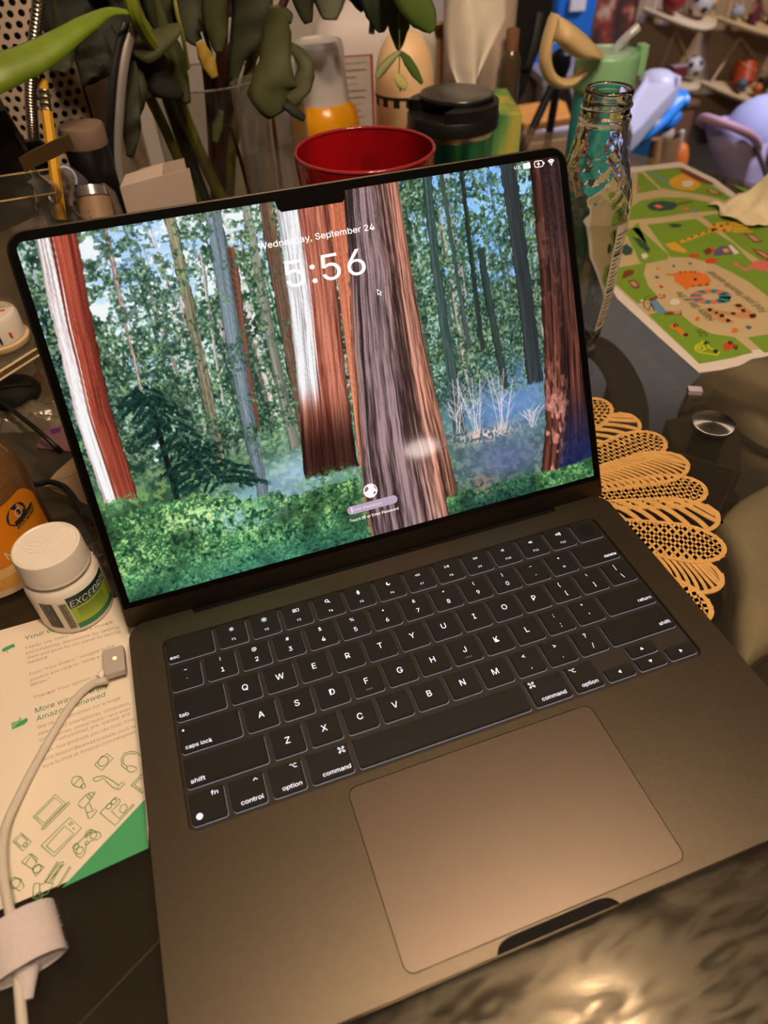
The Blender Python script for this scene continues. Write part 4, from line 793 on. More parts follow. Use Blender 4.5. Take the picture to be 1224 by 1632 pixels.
b = B(); b.tube([(-0.1722,0.1986,0.0064),(-0.1752,0.1972,0.0062)], 0.0026, 12); ob('strain_relief', b, M_white, cbl, True)
bnd = thing('cable_band', 'fuzzy white hook-and-loop band wrapped round the charging cable', 'strap', (-0.21546,0.07088,0.0))
bx, by = (-0.21053,0.06955)
b = B(); BM = T(bx,by,0.0128)@Matrix.Rotation(math.radians(12),4,'Z')@R(98,'X')@Matrix.Scale(0.80,4,(0,1,0))
prof = []
for i in range(41):
    a = 2*PI*i/40*1.12; rr = 0.0142+0.0012*(i/40); prof.append((rr*math.cos(a+0.6), rr*math.sin(a+0.6)*0.9))
b.loft([[(x,y_,z_) for z_ in (-0.0105,0.0105)]+[(x*0.92,y_*0.92,z_) for z_ in (0.0105,-0.0105)] for x,y_ in prof], BM, True, True)
ob('loop_band', b, mat('fuzzy_white_nylon', srgb(216,204,204), 0.95, var=0.04, scale=400, bump=0.5, bscale=1600), bnd, 60)
b = B(); rs_ = random.Random(3)
for i in range(900):
    k = rs_.randrange(0,40); p = prof[k]; z_ = rs_.uniform(-0.0105,0.0105); q0 = BM @ Vector((p[0],p[1],z_)); q1 = BM @ Vector((p[0]*(1.04+rs_.random()*0.05)+rs_.uniform(-1,1)*0.0005, p[1]*(1.04+rs_.random()*0.05), z_+rs_.uniform(-1,1)*0.0006)); s_ = Vector((0.00006,0.00004,0.00003))
    b.add([q0-s_,q0+s_,q1], [(0,1,2)])
fz = ob('fuzz', b, MATS['fuzzy_white_nylon'], bnd); fz['kind'] = 'stuff'
b = B(); b.loft([[(0.0025*math.cos(a)*s_, 0.0022*math.sin(a)*s_, z_) for a in [2*PI*i/14 for i in range(14)]] for z_,s_ in ((0,2.2),(0.004,1.7),(0.008,1.25),(0.011,1.0))], T(bx+0.0004,by-0.0088,0.0095)@R(98,'X'), True, True); ob('inner_wrap', b, MATS['fuzzy_white_nylon'], bnd, True)
# ---- pill bottle on the leaflet
def lay_on(prof_r, z_): return prof_r
pbx, pby = -0.1862, 0.2580
pill = thing('pill_bottle', 'small white pill bottle with ribbed cap and lime label on the leaflet', 'bottle', (pbx,pby,0.0007))
M_hdpe = mat('pill_white', srgb(236,226,214), 0.32, var=0.02, spec=0.5)
tilt = T(pbx,pby,0.0007)@Matrix.Diagonal((0.945,0.945,1.085,1))
b = B(); b.lathe([(0.0205,0.0),(0.0222,0.0012),(0.0226,0.003),(0.0226,0.0265),(0.0222,0.0295),(0.0205,0.0320),(0.0180,0.0338),(0.0172,0.0350),(0.0172,0.038)], tilt, n=64); ob('body', b, M_hdpe, pill, 50)
b = B()
rings = []
for r_,z_ in ((0.0186,0.0352),(0.0204,0.0358),(0.0206,0.0368),(0.0204,0.0375),(0.0204,0.0375),(0.0201,0.0500),(0.0195,0.0512),(0.0182,0.0516),(0.0176,0.0512)):
    rings.append([((r_-(0.00028 if (j % 2 and 0.037 < z_ < 0.051 and r_ > 0.0196) else 0))*math.cos(2*PI*j/150), (r_-(0.00028 if (j % 2 and 0.037 < z_ < 0.051 and r_ > 0.0196) else 0))*math.sin(2*PI*j/150), z_) for j in range(150)])
b.loft(rings, tilt, True, True); cap = ob('cap', b, M_hdpe, pill, 35)
b = B(); rx = tilt@T(0,0,0.05135)
for pl_ in ([(-11,2),(-7,-3),(-2,-4.5),(3,-3),(6,1),(10,4),(12,8),(9,9.5),(5,7),(2,3.5),(-2,2),(-5,4),(-8,4.5),(-11,2)],[(-9,1),(-5,-1.8),(-1,-2.5),(2,-1)],[(-8,2.6),(-4,0.4),(-1,0)]):
    b.tube([tuple(rx@Vector((x*0.00125,y_*0.00125,0))) for x,y_ in pl_], 0.00028, 6)
ob('embossed_arrows', b, M_hdpe, cap, True)
def wrap(b, pts, r, z0=0, M=None, n=1):
    """flat drawing (mm: arc length, height) bent round a bottle of radius r"""
    vs = [(r*math.cos(x*K/r), r*math.sin(x*K/r), y_*K) for x,y_ in pts]; return b.add(vs, [tuple(range(len(vs)))], M)
def wrap_quad(b, x0, x1, y0, y1, r, M, n=14):
    for i in range(n):
        a = x0+(x1-x0)*i/n; c = x0+(x1-x0)*(i+1)/n; wrap(b, [(a,y0),(c,y0),(c,y1),(a,y1)], r, 0, M)
def wrap_text(b, s, size, x, y_, r, M, align='LEFT', bold=0.0, rot=0, slant=0.0, width=None):
    vs, fs = text(s, size, align, bold, width=width); c, s2 = math.cos(math.radians(rot)), math.sin(math.radians(rot))
    vs = [(v[0]+slant*v[1], v[1]) for v in vs]; vs = [(x+v[0]*c-v[1]*s2, y_+v[0]*s2+v[1]*c) for v in vs]
    b.add([(r*math.cos(a*K/r), r*math.sin(a*K/r), h*K) for a,h in vs], fs, M)
PMx = tilt@R(-92,'Z'); rr = 0.0226
b = B(); wrap_quad(b, 2.5, 34, 20.5, 28.8, rr+0.00005, PMx); ob('label_top', b, mat('label_dark_green', srgb(20,62,46), 0.4), pill, 60)
b = B(); wrap_quad(b, 2.5, 34, 8.0, 20.5, rr+0.00005, PMx); ob('label_lime', b, mat('label_lime', srgb(164,196,62), 0.4), pill, 60)
b = B(); wrap_quad(b, 2.5, 34, 4.0, 8.0, rr+0.00005, PMx); ob('label_green', b, mat('label_green', srgb(40,128,84), 0.4), pill, 60)
b = B(); wrap_text(b, 'EXCEDRIN', 6.4, 3.4, 23.6, rr+0.00014, PMx, 'LEFT', 0.03, 0, 0.25); ob('label_word', b, mat('label_white', srgb(240,238,228), 0.4), pill)
b = B()
for i in range(5): wrap_quad(b, 6, 26, 11.0+i*1.6, 11.25+i*1.9, rr+0.0001, PMx)
ob('label_small_print', b, mat('label_olive_line', srgb(120,150,50), 0.5), pill)
b = B(); wrap_quad(b, -14.5, -6.0, 6.5, 26.5, rr+0.00005, PMx); ob('date_panel', b, mat('label_charcoal', srgb(44,46,42), 0.4), pill, 60)
b = B(); wrap_text(b, 'LOT 1 / 74C', 2.4, -12.4, 25.2, rr+0.0001, PMx, 'LEFT', 0, -90); wrap_text(b, '0E1 7 / 406', 2.4, -9.0, 25.2, rr+0.0001, PMx, 'LEFT', 0, -90); ob('dot_print', b, mat('label_pale_grey', srgb(150,148,138), 0.5), pill)
b = B()
for i in range(2): wrap_quad(b, -2.8, 1.8, 5.0, 25.5, rr+0.00004, PMx, 4)
ob('fact_panel', b, mat('label_fact_grey', srgb(198,186,168), 0.5), pill)
b = B()
rs_ = random.Random(9)
for i in range(20): wrap_quad(b, -2.4, rs_.uniform(-0.2,1.5), 5.6+i*0.98, 6.0+i*0.98, rr+0.00009, PMx, 2)
ob('fact_lines', b, mat('label_fact_ink', srgb(96,90,76), 0.5), pill)
# ---- amber bottle at the left edge
ab = thing('amber_bottle', 'amber liquid cleaner bottle with orange label at the left edge', 'bottle', (-0.236,0.320,0.0))
AM = T(-0.236,0.320,0)
M_amb = thin_glass('amber_liquid_plastic', (0.62,0.38,0.18), body=0.50, bodycol=(0.30,0.145,0.05), rough=0.06, gain=1.6)
b = B(); b.lathe([(0.034,0.0),(0.0385,0.003),(0.0400,0.010),(0.0400,0.056),(0.0392,0.068),(0.0365,0.079),(0.0310,0.089),(0.0240,0.096),(0.016,0.100),(0.014,0.108)], AM, n=64); ob('body', b, M_amb, ab, True)
b = B(); b.lathe([(0.0155,0.104),(0.0155,0.122),(0.014,0.124)], AM, n=40); ob('cap', b, mat('cap_blue', srgb(40,60,110), 0.4), ab, 40)
AL = AM
r2 = 0.04015
M_lab = mat('label_orange', srgb(226,138,24), 0.45, var=0.10, scale=40)
b = B()
for i in range(26):
    t0, t1 = i/26, (i+1)/26; a, c = -84+80*t0, -84+80*t1; hh = lambda t: 64-14*max(0,(t-0.80)/0.20)**2
    wrap(b, [(a,24),(c,24),(c,hh(t1)),(a,hh(t0))], r2, 0, AL)
ob('label', b, M_lab, ab, 60)
b = B(); wrap_quad(b, -84, -6, 17, 24, r2, AL, 24); ob('label_fade', b, mat('label_cream', srgb(228,190,128), 0.5), ab, 60)
b = B(); wrap_quad(b, -84, -6, 8, 17, r2, AL, 24); ob('lower_label', b, mat('label_gold_pale', srgb(222,168,84), 0.5), ab, 60)
b = B(); wrap_quad(b, -84, -6, 3, 8, r2, AL, 24); ob('label_base', b, mat('label_base_cream', srgb(226,200,160), 0.5), ab, 60)
b = B(); wrap(b, [(-26+8.0*math.cos(2*PI*i/28), 52+7.0*math.sin(2*PI*i/28)) for i in range(28)], r2+0.0001, 0, AL); ob('label_badge', b, mat('label_navy', srgb(40,52,78), 0.4), ab)
b = B(); wrap_quad(b, -30, -11.5, 43.0, 49.0, r2+0.00012, AL, 8); ob('word_plate', b, M_bk, ab, 60)
b = B(); wrap_text(b, 'cleaning', 5.4, -12.0, 46.0, r2+0.0002, AL, 'RIGHT', 0.03, 6); ob('label_word', b, mat('label_yellow', srgb(226,178,64), 0.4), ab)
b = B(); wrap_text(b, 'C', 9.0, -25.0, 52.5, r2+0.00022, AL, 'CENTER', 0.04, 6); wrap_text(b, 'MEAT', 9.5, -20.0, 33.0, r2+0.0002, AL, 'RIGHT', 0.03, 4); ob('label_big_word', b, mat('label_silver', srgb(226,212,190), 0.4), ab)
b = B(); wrap_text(b, 'kills', 4.6, -29.0, 27.0, r2+0.0002, AL, 'RIGHT', 0.0, 4); wrap_text(b, 'bac', 4.6, -25.0, 22.0, r2+0.0002, AL, 'RIGHT', 0.0, 4); wrap_text(b, 'germs', 4.6, -29.0, 18.0, r2+0.0002, AL, 'RIGHT', 0.0, 4); wrap_text(b, 'antibacterial', 4.0, -14.0, 12.0, r2+0.0002, AL, 'RIGHT', 0.0, 2); ob('label_small_words', b, mat('label_tan_words', srgb(232,206,150), 0.4), ab)
# ---- printed play mat of paper
pm = thing('play_mat', 'white-edged paper zoo map with green fields lying right of the laptop', 'play mat', (0.47,0.55,0))
MA = [(0.32146,0.33263),(0.39687,0.33822),(0.62303,0.77177),(0.55146,0.7831)]
base = [(0.32025,0.33147),(0.34051,0.32841),(0.35933,0.32806),(0.37456,0.33249),(0.39059,0.33135),(0.43632,0.32585),(0.49577,0.36678),(0.5354,0.43301),(0.59858,0.60096),(0.61806,0.69485),(0.61644,0.76588),(0.57637,0.77089),(0.54835,0.77579),(0.4997,0.77191),(0.42805,0.69891),(0.35553,0.55742),(0.32885,0.46843),(0.32347,0.39278)]
b = B(); b.prism(base, 0.0003, 0.0010); ob('paper_sheet', b, mat('mat_white_edge', srgb(226,216,210), 0.6, var=0.01), pm)
b = B(); b.poly([(0.32974,0.34415),(0.36145,0.33873),(0.38487,0.34339),(0.44143,0.33143),(0.48521,0.37098),(0.52962,0.43524),(0.58553,0.59604),(0.60733,0.68718),(0.60452,0.74947),(0.56645,0.75648),(0.53269,0.75641),(0.49213,0.75214),(0.42961,0.68691),(0.35965,0.55541),(0.34149,0.49279),(0.33439,0.40854)], 0.00108); ob('sand_print', b, mat('mat_sand', srgb(200,180,140), 0.6, var=0.02), pm)
M_gr = mat('mat_green', srgb(120,158,46), 0.6, var=0.05, scale=8)
b = B()
for g_ in [[(0.55296,0.75569),(0.60202,0.74851),(0.60318,0.73255),(0.59927,0.6814),(0.5936,0.62777),(0.58503,0.62448),(0.56869,0.65719),(0.53662,0.69588)],[(0.54228,0.75382),(0.54582,0.74882),(0.53263,0.69231),(0.49965,0.69207)],[(0.46323,0.65441),(0.48983,0.67075),(0.51868,0.67015),(0.54693,0.65598),(0.56332,0.63067),(0.5683,0.60896),(0.54961,0.60911),(0.52622,0.61613),(0.48281,0.61871),(0.44346,0.62628)],[(0.45636,0.60644),(0.51653,0.59855),(0.51259,0.5612),(0.51197,0.52601),(0.50005,0.4871),(0.49935,0.45904),(0.49785,0.43517),(0.46298,0.39534),(0.46305,0.41644),(0.46683,0.44832),(0.46497,0.4737),(0.46058,0.49718),(0.44782,0.51757),(0.43026,0.52513)],[(0.52727,0.60232),(0.54381,0.60161),(0.56703,0.59464),(0.57973,0.55339),(0.57223,0.52013),(0.50401,0.44222),(0.50888,0.47024),(0.51139,0.51212),(0.52077,0.55762)],[(0.62438,0.67389),(0.63536,0.63452),(0.61765,0.61697),(0.61982,0.63414)],[(0.42475,0.60586),(0.44262,0.60427),(0.43126,0.53014),(0.42441,0.52226),(0.40027,0.52198),(0.39388,0.52736),(0.41809,0.58739)],[(0.36533,0.52544),(0.39944,0.52445),(0.38251,0.50381),(0.37118,0.47924),(0.3667,0.45557),(0.34091,0.45163),(0.34443,0.50019)],[(0.33797,0.43043),(0.35657,0.43118),(0.3665,0.42278),(0.36465,0.39876),(0.37004,0.37953),(0.38444,0.36705),(0.38243,0.34008),(0.35059,0.34065),(0.32901,0.34246)],[(0.39471,0.36206),(0.41511,0.36018),(0.4314,0.35928),(0.40728,0.33173),(0.39093,0.33661)],[(0.45081,0.61655),(0.42333,0.55588),(0.43472,0.60461)]]: b.poly(g_, 0.00118)
o = ob('field_print', b, M_gr, pm); o['kind'] = 'stuff'
M_or = mat('print_orange', srgb(226,120,46), 0.6); M_yl = mat('print_yellow', srgb(222,168,52), 0.6); M_br = mat('print_brown', srgb(124,62,44), 0.6); M_pk = mat('print_pink', srgb(222,112,106), 0.6); M_tl = mat('print_teal', srgb(56,134,140), 0.6); M_pu = mat('print_purple', srgb(96,84,140), 0.6); M_bl = mat('print_blue', srgb(104,146,186), 0.6); M_wt = mat('print_white', srgb(226,216,206), 0.6); M_dg = mat('print_dark_green', srgb(42,78,62), 0.6)
M_ye2 = mat('print_lemon', srgb(206,204,48), 0.6); M_tn = mat('print_tan', srgb(206,146,96), 0.6); M_rd = mat('print_red', srgb(206,74,44), 0.6)
def prints(name, m, shapes, z_, lines=(), lw=0.001):
    b = B()
    for s_ in shapes: b.poly(s_, z_)
    for s_ in lines: b.strip(s_, lw, z_)
    o = ob(name, b, m, pm); o['kind'] = 'stuff'; return o
prints('orange_print', M_or, [[(0.4102,0.49179),(0.42016,0.4936),(0.4334,0.48795),(0.43887,0.47708),(0.43464,0.46415),(0.42532,0.45613),(0.40841,0.46091),(0.39937,0.45676),(0.4015,0.46525),(0.40031,0.47628)],[(0.40319,0.49578),(0.41005,0.48985),(0.40692,0.4872),(0.40196,0.49229)],[(0.34942,0.40689),(0.34403,0.4071),(0.34178,0.40082),(0.34515,0.39785),(0.3435,0.3895),(0.34644,0.3825),(0.35021,0.38674),(0.34931,0.39297),(0.35034,0.40047)],[(0.37436,0.40883),(0.37775,0.41033),(0.37762,0.40624),(0.37295,0.40242),(0.3705,0.40426)],[(0.39198,0.37929),(0.3959,0.38083),(0.39632,0.37553),(0.39027,0.37217),(0.38691,0.37433)],[(0.40051,0.50965),(0.40421,0.50962),(0.40241,0.50525),(0.39939,0.50552)]], 0.00126)
prints('black_print', M_bk, [[(0.4177,0.49363),(0.42016,0.4936),(0.4168,0.48898)],[(0.423,0.49239),(0.42489,0.49158),(0.42207,0.48774)],[(0.42773,0.49037),(0.42962,0.48956),(0.42641,0.48589)],[(0.43189,0.48859),(0.43283,0.48718),(0.42923,0.48369)],[(0.40921,0.46199),(0.41292,0.46375),(0.41224,0.46024)],[(0.41471,0.45967),(0.41962,0.46234),(0.41891,0.45884)],[(0.4222,0.45839),(0.42761,0.46231),(0.42669,0.45792)],[(0.41991,0.4738),(0.42473,0.47567),(0.42252,0.47075),(0.41919,0.47022)],[(0.34735,0.40492),(0.34995,0.40546),(0.34762,0.4016),(0.34548,0.40168)],[(0.34621,0.38723),(0.34948,0.38782),(0.34698,0.38382),(0.34488,0.38392)],[(0.35445,0.36973),(0.35751,0.37035),(0.35496,0.36615),(0.35289,0.36626)],[(0.35288,0.35451),(0.35702,0.35573),(0.35462,0.35127),(0.3513,0.35083)],[(0.37368,0.36184),(0.37599,0.36201),(0.37363,0.3585),(0.37155,0.35861)],[(0.37256,0.35229),(0.37539,0.3526),(0.37306,0.34917),(0.37068,0.34941)]], 0.00132)
sn = [[(0.43142,0.42952),(0.42918,0.4273),(0.42635,0.42547),(0.4189,0.43185),(0.42021,0.43274),(0.42124,0.4338)],[(0.42635,0.42547),(0.42303,0.4241),(0.41935,0.42323),(0.41572,0.43072),(0.41739,0.43117),(0.4189,0.43185)],[(0.41935,0.42323),(0.41545,0.42289),(0.41147,0.42309),(0.41216,0.43057),(0.41395,0.43052),(0.41572,0.43072)],[(0.41147,0.42309),(0.40757,0.42383),(0.40388,0.42507),(0.40876,0.43142),(0.4104,0.43087),(0.41216,0.43057)],[(0.40388,0.42507),(0.40054,0.42677),(0.39767,0.42887),(0.40603,0.43314),(0.40728,0.43218),(0.40876,0.43142)],[(0.39767,0.42887),(0.39539,0.43129),(0.39377,0.43394),(0.40437,0.43548),(0.40505,0.43425),(0.40603,0.43314)],[(0.39377,0.43394),(0.39289,0.43674),(0.39278,0.43956),(0.40405,0.43809),(0.40404,0.43677),(0.40437,0.43548)],[(0.39278,0.43956),(0.39345,0.44231),(0.39489,0.44488),(0.40512,0.44057),(0.40442,0.43937),(0.40405,0.43809)],[(0.39489,0.44488),(0.39704,0.44716),(0.39983,0.44908),(0.40743,0.44256),(0.40614,0.44165),(0.40512,0.44057)],[(0.39983,0.44908),(0.40315,0.45054),(0.40688,0.45149),(0.41063,0.44372),(0.40895,0.44326),(0.40743,0.44256)],[(0.40688,0.45149),(0.41087,0.45188),(0.41496,0.4517),(0.41423,0.4439),(0.41242,0.44394),(0.41063,0.44372)],[(0.41496,0.4517),(0.41898,0.45096),(0.42278,0.44968),(0.41768,0.44304),(0.41601,0.44359),(0.41423,0.4439)],[(0.42278,0.44968),(0.42621,0.44791),(0.42912,0.44573),(0.42044,0.44128),(0.41918,0.44226),(0.41768,0.44304)],[(0.42912,0.44573),(0.43141,0.44322),(0.43297,0.44049),(0.42208,0.43891),(0.42142,0.44015),(0.42044,0.44128)],[(0.43297,0.44049),(0.43377,0.43764),(0.43376,0.43479),(0.42236,0.43628),(0.4224,0.4376),(0.42208,0.43891)],[(0.43376,0.43479),(0.43297,0.43205),(0.43142,0.42952),(0.42124,0.4338),(0.42197,0.435),(0.42236,0.43628)]]
prints('snake_print', M_tl, sn[0::2]+[[(0.42939,0.43811),(0.43125,0.4314),(0.42439,0.4222),(0.41612,0.42126),(0.41472,0.42847),(0.42221,0.43657)]], 0.00128); prints('snake_bands', M_pk, sn[1::2], 0.00124)
prints('tan_print', M_tn, [[(0.42046,0.41638),(0.42933,0.41573),(0.43004,0.39192),(0.42201,0.38615),(0.41141,0.3922),(0.40215,0.40352),(0.39757,0.40292),(0.40283,0.39003),(0.39712,0.38713),(0.39018,0.39405),(0.39359,0.41767),(0.3987,0.41984),(0.40492,0.40996),(0.41935,0.40056)]], 0.00126)
prints('black_spot_print', M_bk, [[(0.42309,0.41528),(0.42941,0.41438),(0.42747,0.40911),(0.42233,0.40997)],[(0.42282,0.39492),(0.42927,0.39433),(0.42626,0.3885),(0.41995,0.38865)],[(0.39433,0.41865),(0.39883,0.41849),(0.39709,0.41323),(0.39286,0.41371)],[(0.39784,0.40532),(0.40253,0.40546),(0.39953,0.39961),(0.39536,0.4001)],[(0.39687,0.39536),(0.40115,0.39646),(0.40028,0.39109),(0.39493,0.39006)],[(0.39647,0.41094),(0.40007,0.41113),(0.39932,0.40722),(0.39539,0.40717)],[(0.42235,0.40567),(0.4266,0.40518),(0.42384,0.39953),(0.41987,0.40034)],[(0.40984,0.40452),(0.41381,0.40371),(0.41215,0.39936),(0.40821,0.40016)]], 0.00132)
def mat_text(s, p0, p1, hgt):
    vs, fs = text(s, hgt, 'LEFT', 0.0); x0 = min(v[0] for v in vs); x1 = max(v[0] for v in vs); d = Vector((p1[0]-p0[0],p1[1]-p0[1])); k = d.length/(x1-x0)
    b = B(); b.add([((v[0]-x0)*k,v[1],0) for v in vs], fs, T(p0[0],p0[1],0.00132)@Matrix.Rotation(math.atan2(d.y,d.x),4,'Z')); ob('mat_words', b, M_bk, pm)
mat_text('Happy day at the', (0.38502,0.39905), (0.38897,0.45651), 0.0125)
mat_text('Find your favorite animal!', (0.43954,0.39383), (0.44489,0.48204), 0.0125)
mat_text('Cars', (0.3612,0.37835), (0.36222,0.38961), 0.012)
prints('yellow_print', M_yl, [[(0.56496,0.71664),(0.582,0.7252),(0.59507,0.72585),(0.60175,0.71779),(0.59426,0.69522),(0.58439,0.68007),(0.56789,0.67223),(0.55554,0.6801),(0.55142,0.69117),(0.55522,0.70508)],[(0.60281,0.74521),(0.60711,0.74582),(0.5994,0.71887),(0.59233,0.72212)],[(0.44383,0.55534),(0.45706,0.55539),(0.45489,0.53073),(0.45082,0.52695),(0.44546,0.53202),(0.44113,0.54227)],[(0.46269,0.55586),(0.51845,0.56883),(0.51582,0.56258),(0.46187,0.54924)],[(0.51332,0.57294),(0.52891,0.58057),(0.54604,0.57556),(0.54198,0.56346),(0.52876,0.55386),(0.51066,0.55875)],[(0.54529,0.57462),(0.56666,0.57481),(0.56499,0.57104),(0.54288,0.56808)],[(0.54288,0.56808),(0.5671,0.565),(0.56464,0.56102),(0.53947,0.56208)],[(0.53873,0.56116),(0.56076,0.55396),(0.55699,0.54943),(0.53362,0.55478)],[(0.53188,0.55432),(0.55299,0.54629),(0.55077,0.54361),(0.529,0.55072)]], 0.00126)
prints('white_print', M_wt, [[(0.57458,0.7042),(0.58722,0.70243),(0.58407,0.69193),(0.57169,0.68351),(0.56497,0.68889)],[(0.37158,0.44433),(0.37836,0.4473),(0.38171,0.44321),(0.37806,0.4372),(0.37119,0.43568),(0.36897,0.43968)],[(0.40596,0.54355),(0.41235,0.54355),(0.41,0.53633),(0.40279,0.53131),(0.40126,0.53466)],[(0.50247,0.52418),(0.50712,0.52501),(0.50163,0.50502),(0.49417,0.50388)],[(0.34722,0.45767),(0.35063,0.45759),(0.34918,0.45372),(0.34579,0.45381)]], 0.00132)
prints('brown_print', M_br, [[(0.52286,0.57815),(0.52781,0.57914),(0.52598,0.57426),(0.52121,0.57385)],[(0.52831,0.5726),(0.53326,0.57358),(0.53125,0.56818),(0.52649,0.56778)],[(0.53822,0.57456),(0.54246,0.57459),(0.54052,0.57038),(0.53593,0.56988)],[(0.51773,0.5679),(0.52164,0.56867),(0.5197,0.56333),(0.51541,0.56276)],[(0.52417,0.56199),(0.52833,0.56201),(0.52616,0.55683),(0.52182,0.5569)],[(0.50285,0.5646),(0.50691,0.56526),(0.50453,0.56143),(0.50069,0.56068)],[(0.49156,0.56226),(0.49558,0.56292),(0.49326,0.55911),(0.48966,0.55829)],[(0.48039,0.55995),(0.48437,0.5606),(0.48211,0.55682),(0.47834,0.55609)],[(0.47034,0.55722),(0.47388,0.55804),(0.47167,0.55429),(0.46835,0.55339)],[(0.60182,0.74827),(0.6053,0.73548),(0.60588,0.682),(0.60002,0.6784),(0.59195,0.69627),(0.59354,0.73243)],[(0.58461,0.67227),(0.59286,0.65342),(0.58951,0.64529),(0.57954,0.65571)],[(0.53807,0.54494),(0.54564,0.53742),(0.54303,0.51801),(0.53334,0.51934)],[(0.5207,0.50896),(0.52733,0.49943),(0.5249,0.48416),(0.51609,0.47997),(0.51645,0.4959)],[(0.35867,0.49637),(0.3665,0.49549),(0.36364,0.48221),(0.35809,0.47745),(0.35519,0.48198)],[(0.3663,0.51555),(0.3737,0.51751),(0.37813,0.51305),(0.37101,0.50597),(0.36465,0.50368),(0.35477,0.50145)],[(0.52245,0.64656),(0.54588,0.6446),(0.5442,0.64036),(0.52268,0.64082)],[(0.62183,0.64033),(0.62734,0.63044),(0.61743,0.62036),(0.61609,0.63039)],[(0.46967,0.52434),(0.48136,0.52936),(0.47532,0.51638),(0.46667,0.51355)],[(0.37083,0.45817),(0.3757,0.45842),(0.37289,0.45276),(0.36594,0.45117)],[(0.35514,0.4557),(0.37206,0.45994),(0.37001,0.45533),(0.35339,0.44974)],[(0.35237,0.42846),(0.37049,0.42517),(0.36663,0.4183),(0.35137,0.42381)]], 0.0013)
prints('sign_print', mat('print_sign_pink', srgb(206,150,130), 0.6), [[(0.5867,0.66903),(0.59146,0.65629),(0.58851,0.65017),(0.58193,0.65686)],[(0.53959,0.54007),(0.54383,0.53524),(0.54184,0.52142),(0.5358,0.52231)],[(0.52125,0.50482),(0.52495,0.4966),(0.52298,0.48499),(0.51844,0.48427)],[(0.3588,0.49291),(0.36392,0.49268),(0.36179,0.48299),(0.35746,0.48291)],[(0.36647,0.45864),(0.3735,0.45797),(0.37162,0.45329),(0.36487,0.45297)],[(0.3623,0.42645),(0.36914,0.42488),(0.36635,0.4201),(0.36066,0.42163)]], 0.00136)
prints('dark_green_print', M_dg, [[(0.48829,0.65478),(0.50116,0.66179),(0.51417,0.65954),(0.52476,0.64978),(0.52191,0.63976),(0.50893,0.6317),(0.49298,0.63334),(0.48427,0.64131)],[(0.47723,0.59698),(0.48665,0.59664),(0.4919,0.59052),(0.48739,0.58621),(0.47735,0.5875)],[(0.55995,0.58232),(0.57148,0.58245),(0.57007,0.56688),(0.56414,0.56313),(0.55968,0.57147)],[(0.39702,0.56703),(0.40644,0.57158),(0.4052,0.55782),(0.39705,0.54739),(0.38914,0.54695),(0.38892,0.55644)],[(0.42206,0.5854),(0.4272,0.5772),(0.4222,0.55046),(0.41433,0.54269),(0.41515,0.55918)]], 0.00126)
prints('pink_print', M_pk, [[(0.49556,0.65153),(0.5033,0.6523),(0.50395,0.6429),(0.49553,0.64111)],[(0.52062,0.63199),(0.52759,0.63165),(0.52849,0.62505),(0.52043,0.62385)],[(0.58902,0.62953),(0.60511,0.63096),(0.61743,0.62036),(0.61097,0.60904),(0.5798,0.60697)],[(0.51002,0.70996),(0.51659,0.70853),(0.51183,0.70143),(0.50576,0.70264)],[(0.47902,0.47867),(0.47732,0.48352),(0.48048,0.48841),(0.48524,0.48795),(0.48062,0.47593),(0.48783,0.47387),(0.49952,0.48182),(0.50751,0.48365),(0.5185,0.47368),(0.50559,0.45867),(0.4944,0.46344),(0.49097,0.46998),(0.47852,0.4687)]], 0.0013)
prints('blue_print', M_bl, [[(0.59037,0.61826),(0.61092,0.61613),(0.61205,0.60855),(0.58707,0.60511)],[(0.5247,0.61991),(0.53091,0.62055),(0.534,0.61509),(0.52625,0.61315)],[(0.35457,0.45147),(0.36162,0.45163),(0.35675,0.42664),(0.34773,0.42828),(0.34914,0.44185)],[(0.55777,0.7489),(0.56123,0.74477),(0.55638,0.70455),(0.5508,0.70315)]], 0.00134)
prints('red_print', M_rd, [[(0.44973,0.52194),(0.45769,0.52398),(0.46109,0.51813),(0.45739,0.51321),(0.45034,0.51409),(0.44766,0.5174)],[(0.45673,0.50387),(0.46709,0.50904),(0.47137,0.5029),(0.46463,0.49521),(0.45825,0.49585),(0.45467,0.49948)],[(0.36669,0.35986),(0.37525,0.36382),(0.37685,0.35495),(0.37366,0.34965),(0.37027,0.35213),(0.36258,0.35055),(0.36297,0.35512)],[(0.47778,0.52641),(0.48466,0.5268),(0.48243,0.51883),(0.47532,0.51638)],[(0.38029,0.47517),(0.38409,0.47547),(0.3834,0.47006),(0.37908,0.47)]], 0.0013)
prints('purple_print', M_pu, [[(0.47949,0.5201),(0.49653,0.52675),(0.50146,0.52291),(0.49514,0.50509),(0.48446,0.50806),(0.4735,0.50898)],[(0.4368,0.50609),(0.44115,0.50685),(0.44158,0.50299),(0.43733,0.50168)],[(0.40528,0.37854),(0.40978,0.37908),(0.40987,0.37427),(0.40442,0.37257)],[(0.38787,0.49381),(0.39184,0.49461),(0.39272,0.49026),(0.38824,0.48872)],[(0.41949,0.50827),(0.42237,0.50913),(0.42191,0.50464),(0.41762,0.50389)]], 0.00128)
prints('amber_print', M_yl, [[(0.49092,0.51961),(0.49722,0.52024),(0.49549,0.51208),(0.48801,0.5109)]], 0.00134)
prints('lemon_car', M_ye2, [], 0.00132, [[(0.33995,0.36271),(0.34498,0.36802),(0.35122,0.36918),(0.35421,0.37171),(0.35577,0.36806),(0.35266,0.36118),(0.35543,0.35094),(0.35106,0.34806),(0.3455,0.3532),(0.34007,0.35722),(0.33995,0.36271)],[(0.34637,0.36559),(0.3499,0.366),(0.34776,0.35952),(0.34315,0.35849),(0.34393,0.36291),(0.34637,0.36559)]], 0.0022)
